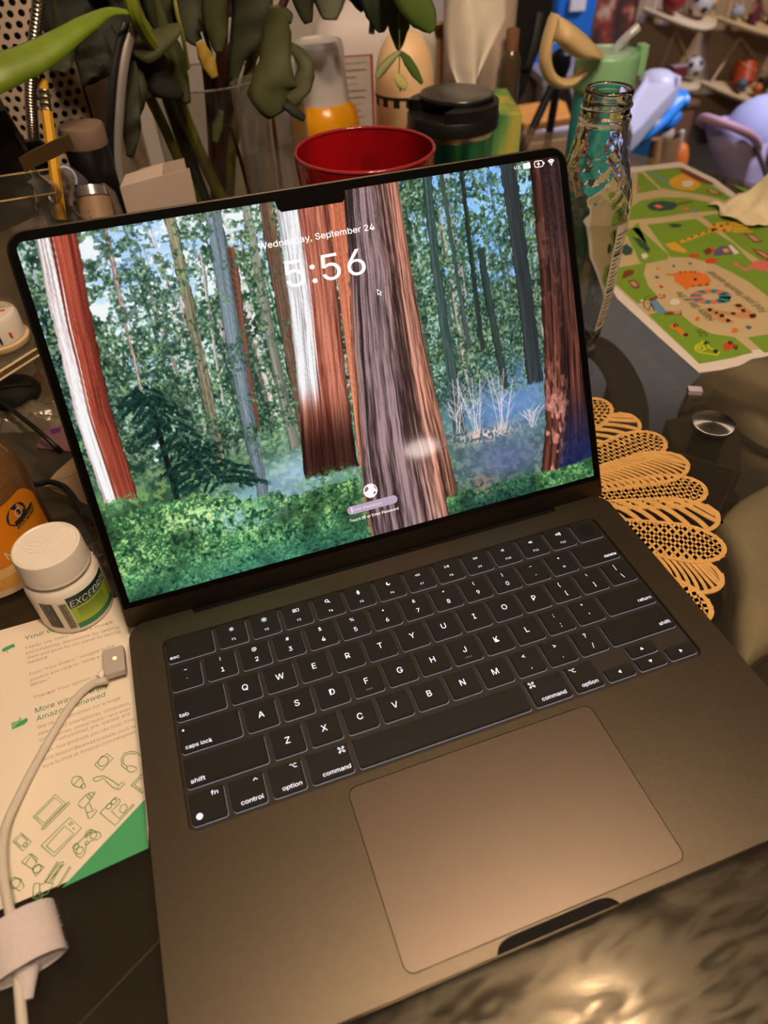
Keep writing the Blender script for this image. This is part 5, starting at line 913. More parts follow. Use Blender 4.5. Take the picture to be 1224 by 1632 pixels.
prints('wheel_rings', M_bk, [], 0.00136, [[(0.35725,0.36746),(0.35629,0.36654),(0.35519,0.36604),(0.35425,0.36607),(0.35372,0.36664),(0.35373,0.36759),(0.35429,0.36867),(0.35525,0.36959),(0.35635,0.3701),(0.35729,0.37006),(0.35783,0.36949),(0.35781,0.36854),(0.35725,0.36746)],[(0.35563,0.35339),(0.35469,0.35251),(0.35361,0.35202),(0.35268,0.35206),(0.35216,0.35262),(0.35217,0.35354),(0.35271,0.35458),(0.35366,0.35547),(0.35474,0.35596),(0.35567,0.35592),(0.3562,0.35536),(0.35618,0.35443),(0.35563,0.35339)],[(0.35111,0.40336),(0.35012,0.40237),(0.34899,0.40181),(0.34801,0.40183),(0.34746,0.40244),(0.34746,0.40347),(0.34803,0.40464),(0.34902,0.40564),(0.35016,0.4062),(0.35114,0.40618),(0.3517,0.40557),(0.35168,0.40454),(0.35111,0.40336)],[(0.34905,0.38605),(0.34809,0.3851),(0.34698,0.38457),(0.34603,0.3846),(0.34548,0.38518),(0.34548,0.38617),(0.34604,0.3873),(0.347,0.38826),(0.34812,0.38879),(0.34908,0.38876),(0.34963,0.38817),(0.34962,0.38718),(0.34905,0.38605)],[(0.37634,0.35999),(0.37536,0.35909),(0.37425,0.35859),(0.3733,0.35863),(0.37277,0.3592),(0.37281,0.36014),(0.37339,0.3612),(0.37437,0.36211),(0.37549,0.36262),(0.37644,0.36258),(0.37697,0.36201),(0.37693,0.36106),(0.37634,0.35999)],[(0.3761,0.35268),(0.37513,0.35179),(0.37403,0.3513),(0.37309,0.35134),(0.37257,0.3519),(0.3726,0.35283),(0.37318,0.35387),(0.37415,0.35476),(0.37526,0.35526),(0.3762,0.35522),(0.37673,0.35466),(0.37669,0.35372),(0.3761,0.35268)]], 0.0012)
prints('ferris_wheel', M_br, [], 0.00134, [[(0.34481,0.43464),(0.34302,0.43577),(0.34212,0.43795),(0.34218,0.441),(0.34321,0.44466),(0.34513,0.44861),(0.34779,0.45252),(0.35095,0.45603),(0.35433,0.45881),(0.35762,0.46059),(0.36052,0.46121),(0.36275,0.46059)],[(0.3531,0.44764),(0.34774,0.44989)],[(0.3531,0.44764),(0.34235,0.43691)],[(0.3531,0.44764),(0.3465,0.43304)]], 0.001)
# ---- little things on the glass
cr = thing('plastic_clip', 'tiny white plastic clip lying on the glass near the play mat', 'clip', (0.29945,0.30979,0.0))
b = B(); b.rbox((-0.0055,-0.0036,0.0),(0.0055,0.0036,0.0042),0.0008, T(*(0.29945,0.30979,0.0))@R(-28,'Z')); ob('clip_body', b, mat('clip_white', srgb(196,186,196), 0.4), cr)
b = B(); b.rbox((-0.0055,0.0032,0.0),(-0.001,0.0046,0.003),0.0006, T(*(0.29945,0.30979,0.0))@R(-28,'Z')); ob('clip_tab', b, MATS['clip_white'], cr)
ts = thing('crumpled_tissue', 'crumpled cream tissue standing on the zoo map at the right edge', 'tissue', (0.58187,0.58033,0.0))
b = B(); rs_ = random.Random(4); tx, ty, _ = (0.60481,0.58438,0.0)
g_ = []
for i in range(15):
    row = []
    for j in range(15):
        u_, v_ = (i/14-0.5), (j/14-0.5); row.append((tx+u_*0.115+0.006*math.sin(9*v_+3*u_), ty+v_*0.075, 0.0015+0.040*math.exp(-((u_-0.12)**2*30+(v_-0.1)**2*9))*(1+0.3*math.sin(14*u_+5*v_))+0.006*abs(math.sin(11*u_-7*v_))))
    g_.append(row)
b.add([p for r_ in g_ for p in r_], [(i*15+j,(i+1)*15+j,(i+1)*15+j+1,i*15+j+1) for i in range(14) for j in range(14)])
o = ob('tissue_sheet', b, mat('tissue_cream', srgb(238,222,186), 0.8, var=0.02), ts, True); md = o.modifiers.new('thick','SOLIDIFY'); md.thickness = 0.0004; md.offset = 1
# ---- clear glass bottle right behind the lid
gbx, gby = 0.242, 0.415
gb = thing('glass_bottle', 'empty clear glass bottle with screw neck beside the laptop lid', 'bottle', (gbx,gby,0))
M_cl = thin_glass('clear_bottle_glass', (0.95,0.97,0.96), body=0.20, bodycol=(0.60,0.56,0.50), rough=0.045, bump=0.0, gain=3.0, cap=0.6)
M_emb = thin_glass('embossed_glass', (0.93,0.96,0.95), body=0.08, bodycol=(0.62,0.62,0.58), rough=0.05, bump=1.0, bscale=170, gain=3.0, cap=0.6)
GM = T(gbx,gby,0)
def grad(h): return 0.0268+(0.0312-0.0268)*min(1,max(0,(h-0.006)/0.05)) 
M_rg = mat('refracting_glass', (0.97,0.985,0.975), 0.0, var=0.0, trans=1.0); M_rg.node_tree.nodes['Principled BSDF'].inputs['IOR'].default_value = 1.46
outer = [(0.022,0.0),(0.0262,0.003)]+[(grad(h/1000),h/1000) for h in (6,16,26,36,46,56,80,105,118)]+[(0.0312-0.0123*(sm(h,0.122,0.176)),h) for h in [0.122+0.003*i for i in range(19)]]+[(0.0182,0.1795),(0.0180,0.1825),(0.0186,0.1835),(0.0188,0.1855),(0.0180,0.1868),(0.0168,0.1876),(0.0168,0.1985),(0.0172,0.2010),(0.0167,0.2030),(0.0155,0.2035)]
inner = [(0.0146,0.2030),(0.0142,0.2010),(0.0142,0.1830)]+[(0.0312-0.0123*(sm(h,0.122,0.176))-0.0030,h) for h in [0.176-0.006*i for i in range(10)]]+[(grad(h/1000)-0.0026,h/1000) for h in (116,105,80,56,46,36,26,16)]+[(0.0232,0.0070),(0.018,0.0055),(0.0002,0.0065)]
def wob(r,z_,a):
    if not 0.120 < z_ < 0.176 or r < 0.0186: return 0.0
    e_ = math.sin(PI*(z_-0.120)/0.056); return 0.00042*e_*(math.sin(9*a+z_*900)*math.sin(z_*1500+3*a)+0.6*math.sin(17*a-z_*700))
nS = 128
b = B(); b.loft([[((r+(wob(r,z_,2*PI*j/nS) if k < len(outer) else 0))*math.cos(2*PI*j/nS),(r+(wob(r,z_,2*PI*j/nS) if k < len(outer) else 0))*math.sin(2*PI*j/nS),z_) for j in range(nS)] for k,(r,z_) in enumerate(outer+inner)], GM, True, True); ob('glass_wall', b, M_rg, gb, 60)
for k in range(2):
    b = B(); b.tube([(gbx+0.0171*math.cos(a),gby+0.0171*math.sin(a),0.1890+0.0046*(a/(2*PI))+k*0.0002) for a in [PI*k+2*PI*i/40*0.62 for i in range(41)]], 0.0010, 10); ob('screw_thread', b, M_rg, gb, True)
b = B(); b.lathe([(grad(h/1000)-0.0030,h/1000) for h in (12,26,46,70,95,118)], GM, n=64, cap0=False, cap1=False); ob('inner_mist', b, thin_glass('bottle_mist', (0.97,0.97,0.96), body=0.22, bodycol=(0.74,0.70,0.64), rough=0.3, gain=0.2), gb, True)
GR = GM@R(-112,'Z')
b = B()
for i in range(16):
    for (h0,h1) in ((26,56),(56,116)):
        a0, a1 = 0.62+0.62*i/16, 0.62+0.62*(i+1)/16
        b.add([((grad(h*K)+0.00015)*math.cos(a),(grad(h*K)+0.00015)*math.sin(a),h*K) for a,h in ((a0,h0),(a1,h0),(a1,h1),(a0,h1))], [(0,1,2,3)], GR)
ob('label', b, mat('bottle_label_cream', srgb(216,206,184), 0.6, var=0.02), gb, 60)
b = B(); rs_ = random.Random(8)
for i in range(24):
    h = 30+i*3.4; a0 = 0.68; a1 = a0+rs_.uniform(0.15,0.5); rad = grad(h*K)+0.0003
    for j in range(6):
        c0, c1 = a0+(a1-a0)*j/6, a0+(a1-a0)*(j+1)/6; th_ = 0.0009 if i % 9 else 0.0024
        b.add([(rad*math.cos(a),rad*math.sin(a),hh) for a,hh in ((c0,h*K),(c1,h*K),(c1,h*K+th_),(c0,h*K+th_))], [(0,1,2,3)], GR)
o = ob('label_print', b, M_bk, gb); o['kind'] = 'stuff'
# ---- mint straw bottle with a beige flip spout
wx, wy = 0.474, 0.765
wb = thing('straw_bottle', 'turquoise water bottle with mint cap, clear straw and beige flip lid', 'bottle', (wx,wy,0))
WM = T(wx,wy,0)@Matrix.Diagonal((1.16,1.16,0.86,1))
M_mint = mat('mint_plastic', srgb(150,206,158), 0.35, var=0.02); M_turq = mat('turquoise_plastic', srgb(58,168,172), 0.25, var=0.03); M_sp = mat('beige_silicone', srgb(224,196,144), 0.45, var=0.02)
b = B(); b.lathe([(0.026,0),(0.0285,0.003),(0.0290,0.012),(0.0290,0.128),(0.0275,0.136)], WM, n=48); ob('body', b, M_turq, wb, True)
b = B(); b.lathe([(0.0300,0.120),(0.0318,0.122),(0.0322,0.128),(0.0322,0.160),(0.0312,0.165),(0.0290,0.167),(0.0285,0.1645)], WM, n=48); ob('cap', b, M_mint, wb, 50)
b = B(); b.lathe([(0.0001,0.1650),(0.0215,0.1650),(0.0225,0.1672),(0.0240,0.1672),(0.0245,0.1655)], WM, n=40); ob('spout_plate', b, mat('pale_mint', srgb(172,206,190), 0.3), wb, 50)
b = B(); b.rbox((0.0300,-0.008,0.136),(0.0395,0.008,0.172),0.003, WM@R(-15,'Z')); ob('latch', b, M_mint, wb)
st = [(0.48571,0.765,0.1348),(0.48142,0.763,0.14062),(0.48218,0.76,0.1473),(0.49052,0.757,0.15686),(0.50195,0.755,0.16584)]
b = B(); b.tube(smooth_path([Vector(p) for p in st],5), 0.0052, 14, cap=False); ob('straw', b, thin_glass('clear_straw', (0.85,0.88,0.95), body=0.45, bodycol=(0.86,0.87,0.95), rough=0.1, gain=2), wb, True)
# open flip lid: a cone of silicone with a carrying hook
hook = smooth_path([Vector(p) for p in [(0.38615,0.745,0.18857),(0.38199,0.745,0.17592),(0.37912,0.745,0.15876),(0.37973,0.745,0.14377),(0.38819,0.745,0.12942),(0.4024,0.745,0.12104),(0.41629,0.745,0.12085),(0.42527,0.745,0.1256),(0.43159,0.745,0.13123)]], 6)
b = B(); nH = len(hook); b.tube(hook, [0.0050+0.0016*math.sin(PI*min(1,i/nH*1.3)) for i in range(nH)], 12, flat=1.5); flip = ob('flip_lid', b, M_sp, wb, True)
b = B(); rg0 = [Vector(p) for p in [(0.38615,0.745,0.18857),(0.39587,0.735,0.183),(0.41744,0.735,0.17033),(0.43781,0.738,0.15629),(0.44921,0.745,0.14923)]]; rg1 = [Vector(p) for p in [(0.38174,0.745,0.1673),(0.38442,0.735,0.16403),(0.40118,0.735,0.1519),(0.41781,0.735,0.14732),(0.4397,0.745,0.14404)]]
A = smooth_path(rg0,4); Cc = smooth_path(rg1,4); rings = []
for a_,c_ in zip(A,Cc):
    mid = (a_+c_)/2; hf = (a_-c_)/2; th_ = 0.019; rings.append([tuple(mid+hf*math.cos(2*PI*j/16)+Vector((0.15,1,0.1)).normalized()*th_*math.sin(2*PI*j/16)) for j in range(16)])
b.loft(rings, None, True, True); ob('lid_cone', b, M_sp, flip, True)
# ---- red tumbler behind the lid
def cyl(name, label, cat, base, **k): return thing(name, label, cat, base)
RX, RY, RR, RH = (0.07287,0.45417,0.051,0.17545)
rt_ = thing('red_tumbler', 'translucent red plastic tumbler standing behind the laptop screen', 'tumbler', (RX,RY,0))
M_red = thin_glass('red_plastic', (0.80,0.05,0.06), body=0.36, bodycol=(0.50,0.012,0.02), rough=0.10, bump=0.25, bscale=160, gain=1.3)
RM = T(RX,RY,0)
b = B(); b.lathe([(0.038,0.0),(0.040,0.002),(0.0475,RH*0.78),(0.0478,RH*0.80),(0.0505,RH-0.002)], RM, n=64, cap1=False); b.lathe([(0.0485,RH-0.002),(0.0452,RH*0.80),(0.0372,0.004)], RM, n=64, cap0=False); ob('cup_wall', b, M_red, rt_, True)
b = B(); b.loft([[(RX+(0.0495+0.0013*math.cos(q))*math.cos(2*PI*j/64), RY+(0.0495+0.0013*math.cos(q))*math.sin(2*PI*j/64), RH-0.001+0.0014*math.sin(q)) for j in range(64)] for q in [2*PI*i/10 for i in range(11)]]); ob('rim', b, mat('red_rim', srgb(150,34,44), 0.12, coat=0.5), rt_, True)
# ---- teal steel mug with black sip lid
MX, MY, MH = (0.21595,0.62511,0.14484)
mg = thing('travel_mug', 'teal steel travel mug with black sip lid right of the red tumbler', 'mug', (MX,MY,0))
MM = T(MX,MY,0)
b = B(); b.lathe([(0.033,0),(0.035,0.003),(0.0400,MH-0.018)], MM, n=64); ob('body', b, mat('teal_steel', srgb(58,140,122), 0.22, 0.95, var=0.04, scale=30, stretch=(1,1,30), bump=0.05), mg, True)
b = B(); b.lathe([(0.0402,MH-0.0205),(0.0412,MH-0.018),(0.0412,MH-0.016),(0.040,MH-0.0155)], MM, n=64); ob('steel_collar', b, mat('bare_steel', srgb(190,186,178), 0.25, 1.0), mg, True)
lo_ = circ(0,0,0.0432,64); a0, a1 = 150, 236
ring_ = [(0.0432*math.cos(math.radians(a1+(360+a0-a1)*i/50)), 0.0432*math.sin(math.radians(a1+(360+a0-a1)*i/50))) for i in range(51)]
cut = ring_+[(-0.022,0.012),(-0.002,0.004),(-0.004,-0.020)]
b = B(); b.lathe([(0.0415,MH-0.016),(0.0438,MH-0.0145),(0.0440,MH-0.004),(0.0425,MH-0.002),(0.0001,MH-0.003)], MM, n=64); ob('lid_base', b, M_blackp, mg, 50)
b = B(); b.prism(cut, MH-0.003, MH+0.0065, MM); ob('lid_top', b, M_blackp, mg)
b = B(); b.loft([[(x*s_,y_*s_,MH+0.0066+zz) for x,y_ in circ(0.010,0.006,0.0345,48,0.037)] for s_,zz in ((0.97,0.0),(1.0,0.0012),(1.0,0.0026),(0.96,0.0040))], MM@R(20,'Z'), True, True); ob('sip_flap', b, mat('mug_flap_black', srgb(34,35,40), 0.25), mg, 40)
# ---- tissue box, green and yellow
tbx = thing('tissue_box', 'green and yellow tissue box behind the teal travel mug', 'box', (0.37501,0.87597,0.0))
q1 = Vector((0.3767,0.78,0.08387)); HB = q1.z
e1 = Vector((0.07189000000000001,0.23241,0)); e2 = Vector((-e1.y, e1.x, 0)).normalized()*0.115
LB = min(e1.length,0.12); e1 = e1.normalized()*LB
BM_ = Matrix(((e2.x/0.115,e1.x/LB,0,q1.x),(e2.y/0.115,e1.y/LB,0,q1.y),(0,0,1,0),(0,0,0,1)))
m = mat('tissue_box_print', srgb(120,176,110), 0.5, var=0.0)
nt = m.node_tree; tc = nt.nodes.new('ShaderNodeTexCoord'); wv = nt.nodes.new('ShaderNodeTexNoise'); mp = nt.nodes.new('ShaderNodeMapping'); mp.inputs['Scale'].default_value = (26,14,5); mp.inputs['Rotation'].default_value = (0.2,0.3,0.4); wv.inputs['Scale'].default_value = 1.0; wv.inputs['Detail'].default_value = 3
cr_ = nt.nodes.new('ShaderNodeValToRGB'); 
for p_,c_ in ((0.32,srgb(70,136,84)),(0.43,srgb(124,178,96)),(0.52,srgb(206,198,92)),(0.66,srgb(150,190,140))):
    el = cr_.color_ramp.elements.new(p_); el.color = (*c_,1)
nt.links.new(tc.outputs['Object'], mp.inputs[0]); nt.links.new(mp.outputs[0], wv.inputs['Vector']); nt.links.new(wv.outputs[0], cr_.inputs[0]); nt.links.new(cr_.outputs[0], nt.nodes['Principled BSDF'].inputs['Base Color'])
b = B(); b.rbox((0,0,0),(0.115,LB,HB),0.0015, BM_, 2); ob('carton', b, m, tbx)
b = B(); b.poly([(0.115*0.5+0.036*math.cos(2*PI*i/30), LB/2+LB*0.36*math.sin(2*PI*i/30)) for i in range(30)], HB+0.0004, BM_); ob('slot_film', b, mat('slot_film_white', srgb(206,212,224), 0.3), tbx)
b = B(); b.poly([(0.062,0.005),(0.112,0.005),(0.112,LB*0.9),(0.095,LB*0.97),(0.09,0.02)], HB+0.0002, BM_); ob('blue_print', b, mat('box_sky_blue', srgb(130,174,196), 0.5), tbx)
tsx = [(0.33917,0.86,0.10344),(0.33305,0.86,0.15332),(0.33587,0.86,0.19028),(0.33609,0.86,0.21384)]
b = B()
rows = []
for i,(p,wl2,wr) in enumerate(zip([(0.33981,0.86,0.09218),(0.33446,0.86,0.12706),(0.3327,0.86,0.15971),(0.33587,0.86,0.19028),(0.33732,0.86,0.2195)], (0.009,0.019,0.025,0.030,0.036), (0.009,0.030,0.050,0.046,0.038))):
    row = []
    for j in range(13):
        t = j/12; x = -wl2+(wl2+wr)*t; row.append((p[0]+x, p[1]-0.012*math.sin(t*PI)+0.008*math.sin(t*9+i*0.8), p[2]-0.012*math.sin(t*4)*t))
    rows.append([Vector(q_) for q_ in row])
fine = []
for i in range(len(rows)-1):
    for k in range(5): fine.append([rows[i][j].lerp(rows[i+1][j],k/5) for j in range(13)])
fine.append(rows[-1])
b.loft([[tuple(p) for p in r_] for r_ in fine], closed=False); o = ob('pulled_tissue', b, mat('tissue_white', srgb(252,240,226), 0.85, var=0.02), tbx, True); md = o.modifiers.new('thick','SOLIDIFY'); md.thickness = 0.0006
# ---- pale dome bottle with checker band
DX, DY, DZ = (0.21499,0.75478,0.1346)
db = thing('dome_bottle', 'peach dome-topped bottle with checkered band behind the red tumbler', 'bottle', (DX,DY,0)); DM = T(DX,DY,0)
DT = DZ+0.050
b = B(); b.lathe([(0.029,0),(0.032,0.003),(0.0325,0.01),(0.0325,DZ)], DM, n=48); ob('body', b, mat('peach_plastic', srgb(244,206,160), 0.45, var=0.02), db, True)
b = B(); b.lathe([(0.0322,DZ-0.002)]+[(0.0322*math.cos(a)**0.75 if a < PI/2-0.01 else 0.0002, DZ+0.053*math.sin(a)) for a in [PI/2*i/14 for i in range(15)]], DM, n=48); ob('dome_cap', b, MATS['peach_plastic'], db, True)
b = B()
for i in range(30):
    a0, a1 = 2*PI*i/30, 2*PI*(i+1)/30
    for zz in ([0] if i % 2 else []): b.add([(0.0327*math.cos(a),0.0327*math.sin(a),h) for a,h in ((a0,DZ-0.012),(a1,DZ-0.012),(a1,DZ-0.005),(a0,DZ-0.005))], [(0,1,2,3)], DM)
b.loft([[(0.0327*math.cos(2*PI*j/48),0.0327*math.sin(2*PI*j/48),h) for j in range(48)] for h in (DZ-0.005,DZ-0.002)], DM); ob('checker_band', b, mat('band_black', srgb(40,34,32), 0.5), db)
b = B()
for zz in range(7):
    for k in (0,1):
        a0 = math.radians(-78+k*11); a1 = a0+math.radians(11)
        if (zz+k) % 2: b.add([(0.0328*math.cos(a),0.0328*math.sin(a),h) for a,h in ((a0,DZ-0.017-zz*0.009),(a1,DZ-0.017-zz*0.009),(a1,DZ-0.008-zz*0.009),(a0,DZ-0.008-zz*0.009))], [(0,1,2,3)], DM)
ob('checker_column', b, MATS['band_black'], db)
b = B(); wrap_text(b, 'Kiln', 9.0, -63, DZ/K-30, 0.0328, DM, 'LEFT'); ob('bottle_word', b, mat('script_brown', srgb(120,84,70), 0.5), db)
# ---- orange bottle with frosted cap
OX, OY, OZ = (0.1203,0.74839,0.12254)
obt = thing('orange_bottle', 'yellow-orange bottle with tall frosted clear cap behind the tumbler', 'bottle', (OX,OY,0)); OM = T(OX,OY,0)
CZ = 0.18862
ZB = 0.13441
b = B(); b.lathe([(0.034,0),(0.037,0.004),(0.0375,0.015),(0.0375,ZB-0.022),(0.0355,ZB-0.008),(0.0285,ZB)], OM, n=48); ob('body', b, mat('orange_soap', srgb(236,160,20), 0.25, var=0.05), obt, True)
b = B()
for k in range(10):
    a0 = math.radians(-135+k*9); a1 = a0+math.radians(9); b.add([(0.0377*math.cos(a),0.0377*math.sin(a),h) for a,h in ((a0,0.02),(a1,0.02),(a1,ZB-0.030),(a0,ZB-0.030))], [(0,1,2,3)], OM)
ob('label', b, mat('label_deep_orange', srgb(224,104,20), 0.4), obt, 60)
M_fr = thin_glass('frosted_cap', (0.85,0.85,0.90), body=0.62, bodycol=(0.93,0.90,0.92), rough=0.25, gain=1.5)
b = B(); b.lathe([(0.0285,ZB-0.001),(0.0275,ZB+0.004),(0.0252,CZ-0.006),(0.0235,CZ-0.001),(0.021,CZ),(0.0195,CZ-0.002),(0.0005,CZ-0.0025)], OM, n=48, cap0=False); ob('frosted_cap', b, M_fr, obt, 50)
b = B(); b.lathe([(0.024,ZB),(0.024,ZB+0.012),(0.012,ZB+0.014),(0.012,ZB+0.035)], OM, n=40); ob('pump_collar', b, mat('pump_cream', srgb(232,214,186), 0.4), obt, 50)
# ---- white jug behind
JX, JY, _ = (0.26134,1.0,0.0705)
jg = thing('white_jug', 'tall white jug with red-framed label behind the orange bottle', 'jug', (JX,JY,0)); JM = T(JX,JY,0)@R(-12,'Z')
ZJ = 0.1682
b = B(); rings = []
for s_,zz in ((0.9,0),(1,0.006),(1,ZJ-0.035),(0.92,ZJ-0.012),(0.7,ZJ+0.004),(0.35,ZJ+0.014),(0.26,ZJ+0.02),(0.26,ZJ+0.045)):
    rings.append([(x*s_,y_*s_,zz) for x,y_ in rrect(-0.083,-0.045,0.083,0.045,0.03,6)])
b.loft(rings, JM, True, True); ob('body', b, mat('jug_white', srgb(232,222,222), 0.5, var=0.02), jg, True)
LJ = [0.13105,0.03877]
b = B(); b.strip([(-0.055,LJ[1]-0.02),(-0.008,LJ[1]-0.02),(-0.008,LJ[0]-0.004),(-0.055,LJ[0]-0.004)], 0.0035, 0.0, JM@T(0.0,-0.0456,0)@R(90,'X'), True); ob('label_frame', b, mat('label_red', srgb(166,40,50), 0.5), jg)
b = B(); b.poly(rrect(-0.054,LJ[1]-0.019,-0.009,LJ[0]-0.005,0.002), 0.0, JM@T(0,-0.0452,0)@R(90,'X')); ob('label_paper', b, mat('label_stone', srgb(198,186,178), 0.6), jg)
b = B(); rs_ = random.Random(2)
for i in range(12): b.strip([(-0.045,LJ[0]-0.012-i*0.008),(-0.045+rs_.uniform(0.015,0.03),LJ[0]-0.012-i*0.008)], 0.0014 if i % 3 else 0.0006, 0.0003, JM@T(0,-0.0455,0)@R(90,'X'))
ob('label_lines', b, mat('label_line_grey', srgb(130,110,106), 0.6), jg)
# ---- paper towel roll and vial and carton behind the tissue box
PX, PY, _ = (0.41712,1.0,0.10849)
pr_ = thing('paper_towel_roll', 'upright pale paper towel roll behind the pulled-up tissue', 'paper roll', (PX,PY,0)); PRM = T(PX,PY,0)
b = B(); b.lathe([(0.012,0),(0.049,0),(0.050,0.003),(0.050,0.225),(0.049,0.228),(0.020,0.228),(0.020,0.20)], PRM, n=48); ob('roll', b, mat('paper_towel', srgb(212,190,176), 0.9, var=0.03, bump=0.3, bscale=300), pr_, 50)
b = B(); b.lathe([(0.0195,0.20),(0.0195,0.2285),(0.0175,0.2285),(0.0175,0.20)], PRM, n=32); ob('core', b, mat('core_brown', srgb(150,112,80), 0.8), pr_, 50)
VX, VY, _ = (0.43326,0.93,0.08967)
vi = thing('cork_vial', 'small brown vial with cork stopper right of the tissue box', 'vial', (VX,VY,0)); VM = T(VX,VY,0); V0 = 0.12072; V1 = 0.14342
b = B(); b.lathe([(0.011,0),(0.0135,0.003),(0.0135,V0-0.014),(0.0100,V0-0.004),(0.0075,V0)], VM, n=32); ob('bottle', b, mat('vial_brown', srgb(84,68,50), 0.2, var=0.1, coat=0.5), vi, True)
b = B(); b.lathe([(0.0085,V0-0.002),(0.0090,V1-0.002),(0.008,V1)], VM, n=24); ob('stopper', b, mat('cork', srgb(132,92,60), 0.8, var=0.1, scale=200), vi, True)
KX, KY, _ = (0.39503,1.08,0.09683)
kb = thing('cardboard_carton', 'open tan cardboard carton between dome bottle and paper towel', 'box', (KX,KY,0)); kz = 0.12519
b = B(); b.box((KX-0.058,KY-0.03,0),(KX+0.022,KY+0.04,kz)); ob('carton', b, mat('cardboard_tan', srgb(190,148,104), 0.8, var=0.04), kb)
b = B(); b.add([(KX-0.055,KY-0.03,kz),(KX+0.022,KY-0.03,kz),(KX+0.022,KY-0.055,kz+0.018),(KX-0.055,KY-0.055,kz+0.012)], [(0,1,2,3)]); o = ob('flap', b, MATS['cardboard_tan'], kb); o.modifiers.new('t','SOLIDIFY').thickness = 0.002
# ---- drinking glass with an orange straw, left of the tumbler
GX, GY, _ = (0.04445,0.645,0.13479)
dg = thing('drinking_glass', 'clear drinking glass with a thin orange straw beside the vase', 'glass', (GX,GY,0)); DGM = T(GX,GY,0); gz = 0.181
b = B(); b.lathe([(0.0285,0.0),(0.030,0.004),(0.0330,gz-0.001),(0.0325,gz),(0.0310,gz-0.001),(0.0280,0.008)], DGM, n=48); ob('glass_wall', b, thin_glass('tumbler_glass', (0.90,0.90,0.90), body=0.10, bodycol=(0.5,0.47,0.45), rough=0.05, gain=1.6), dg, True)
b = B(); b.tube([(0.04624,0.645,0.16321),(0.04639,0.65,0.12779),(0.04712,0.655,0.08012),(0.04775,0.66,0.04692)], 0.0019, 8); ob('straw', b, mat('orange_straw', srgb(226,140,40), 0.4), dg, True)
# ---- glass vase with cut stems and leaves
VSX, VSY, VSZ = (0.00072,0.73135,0.17201)
vs_ = thing('glass_vase', 'round clear glass vase full of cut stems behind the laptop', 'vase', (VSX,VSY,0)); VSM = T(VSX,VSY,0)
b = B(); b.lathe([(0.048,0.0),(0.052,0.003),(0.0545,0.03),(0.0565,VSZ-0.001)], VSM, n=64, cap1=False); ob('vase_wall', b, thin_glass('vase_glass', (0.82,0.82,0.80), body=0.05, bodycol=(0.4,0.36,0.3), rough=0.05, gain=1.8), vs_, True)
b = B(); b.loft([[(VSX+(0.0563+0.0011*math.cos(q))*math.cos(2*PI*j/64), VSY+(0.0563+0.0011*math.cos(q))*math.sin(2*PI*j/64), VSZ+0.0011*math.sin(q)) for j in range(64)] for q in [2*PI*i/8 for i in range(9)]]); ob('vase_rim', b, thin_glass('rim_glass', (0.6,0.55,0.53), body=0.3, bodycol=(0.62,0.5,0.48), rough=0.05, gain=3), vs_, True)
bq = thing('cut_flower_bouquet', 'wilting dark green cut foliage and stems standing in the glass vase', 'plant', (VSX,VSY,0.004))
def stem(pts, r, m): 
    b = B(); b.tube(smooth_path([Vector(p) for p in pts],6), r, 8); ob('stem', b, m, bq, True)
M_ol = mat('stem_olive', srgb(122,120,46), 0.5, var=0.12, scale=60, stretch=(1,1,0.2)); M_dkst = mat('stem_dark', srgb(52,50,26), 0.5, var=0.15, scale=60); M_rs = mat('stem_red_brown', srgb(66,34,24), 0.5, var=0.15, scale=60); M_gs = mat('stem_bright', srgb(126,136,34), 0.45, var=0.08, scale=60)
for pts,r_,m in (([(-0.0549,0.64,0.25979),(-0.05423,0.64,0.2398),(-0.0462,0.65,0.2199),(-0.03672,0.66,0.19093),(-0.02805,0.68,0.14544),(-0.01513,0.7,0.09289),(0.00111,0.71,0.04265)],0.0058,M_ol),
 ([(-0.03647,0.68,0.21512),(-0.0402,0.69,0.18046),(-0.03476,0.7,0.13025),(-0.02285,0.72,0.0561)],0.0065,M_dkst),([(-0.05805,0.66,0.17888),(-0.04899,0.68,0.14268),(-0.03782,0.7,0.09011),(-0.02742,0.72,0.05025)],0.0048,M_ol),
 ([(0.02815,0.7,0.24736),(0.01918,0.7,0.20694),(0.01066,0.71,0.16057),(-0.00021,0.72,0.10293),(-0.01009,0.73,0.03716)],0.0055,M_rs),([(0.03149,0.72,0.1977),(0.01894,0.72,0.16287),(0.00714,0.73,0.10514),(-0.01346,0.73,0.04448)],0.0045,M_dkst),
 ([(0.09088,0.72,0.23608),(0.07471,0.72,0.21359),(0.04929,0.72,0.18593),(0.03095,0.72,0.15073),(0.01259,0.73,0.09222),(-0.00212,0.73,0.04268)],0.0040,M_rs),([(0.01004,0.68,0.14082),(0.01598,0.69,0.10934),(0.02131,0.7,0.06904),(0.02502,0.7,0.04244)],0.0020,M_rs),
 ([(0.00516,0.72,0.19017),(0.0014,0.73,0.14071),(-0.01122,0.74,0.04733)],0.0060,M_rs),([(-0.00256,0.66,0.22854),(0.00252,0.66,0.19641),(0.00634,0.7,0.14723)],0.0016,M_rs),([(0.0526,0.7,0.21354),(0.04006,0.7,0.18031),(0.01558,0.71,0.12126),(0.00067,0.72,0.05245)],0.0050,M_ol),
 ([(-0.02094,0.64,0.25338),(-0.02276,0.63,0.2386),(-0.02171,0.63,0.22177),(-0.02168,0.64,0.19792)],0.0016,M_ol),([(0.04407,0.72,0.23494),(0.02875,0.72,0.1828),(0.01657,0.73,0.12753),(-0.00249,0.74,0.04598)],0.0055,M_dkst),([(-0.04812,0.66,0.1155),(-0.04714,0.665,0.09675),(-0.04627,0.67,0.07104)],0.0024,M_rs)):
    stem(pts, r_, m)
stem([(-0.05597,0.6,0.2605),(-0.05653,0.6,0.24542),(-0.0526,0.61,0.2326),(-0.04706,0.62,0.22061)], 0.0050, M_gs)
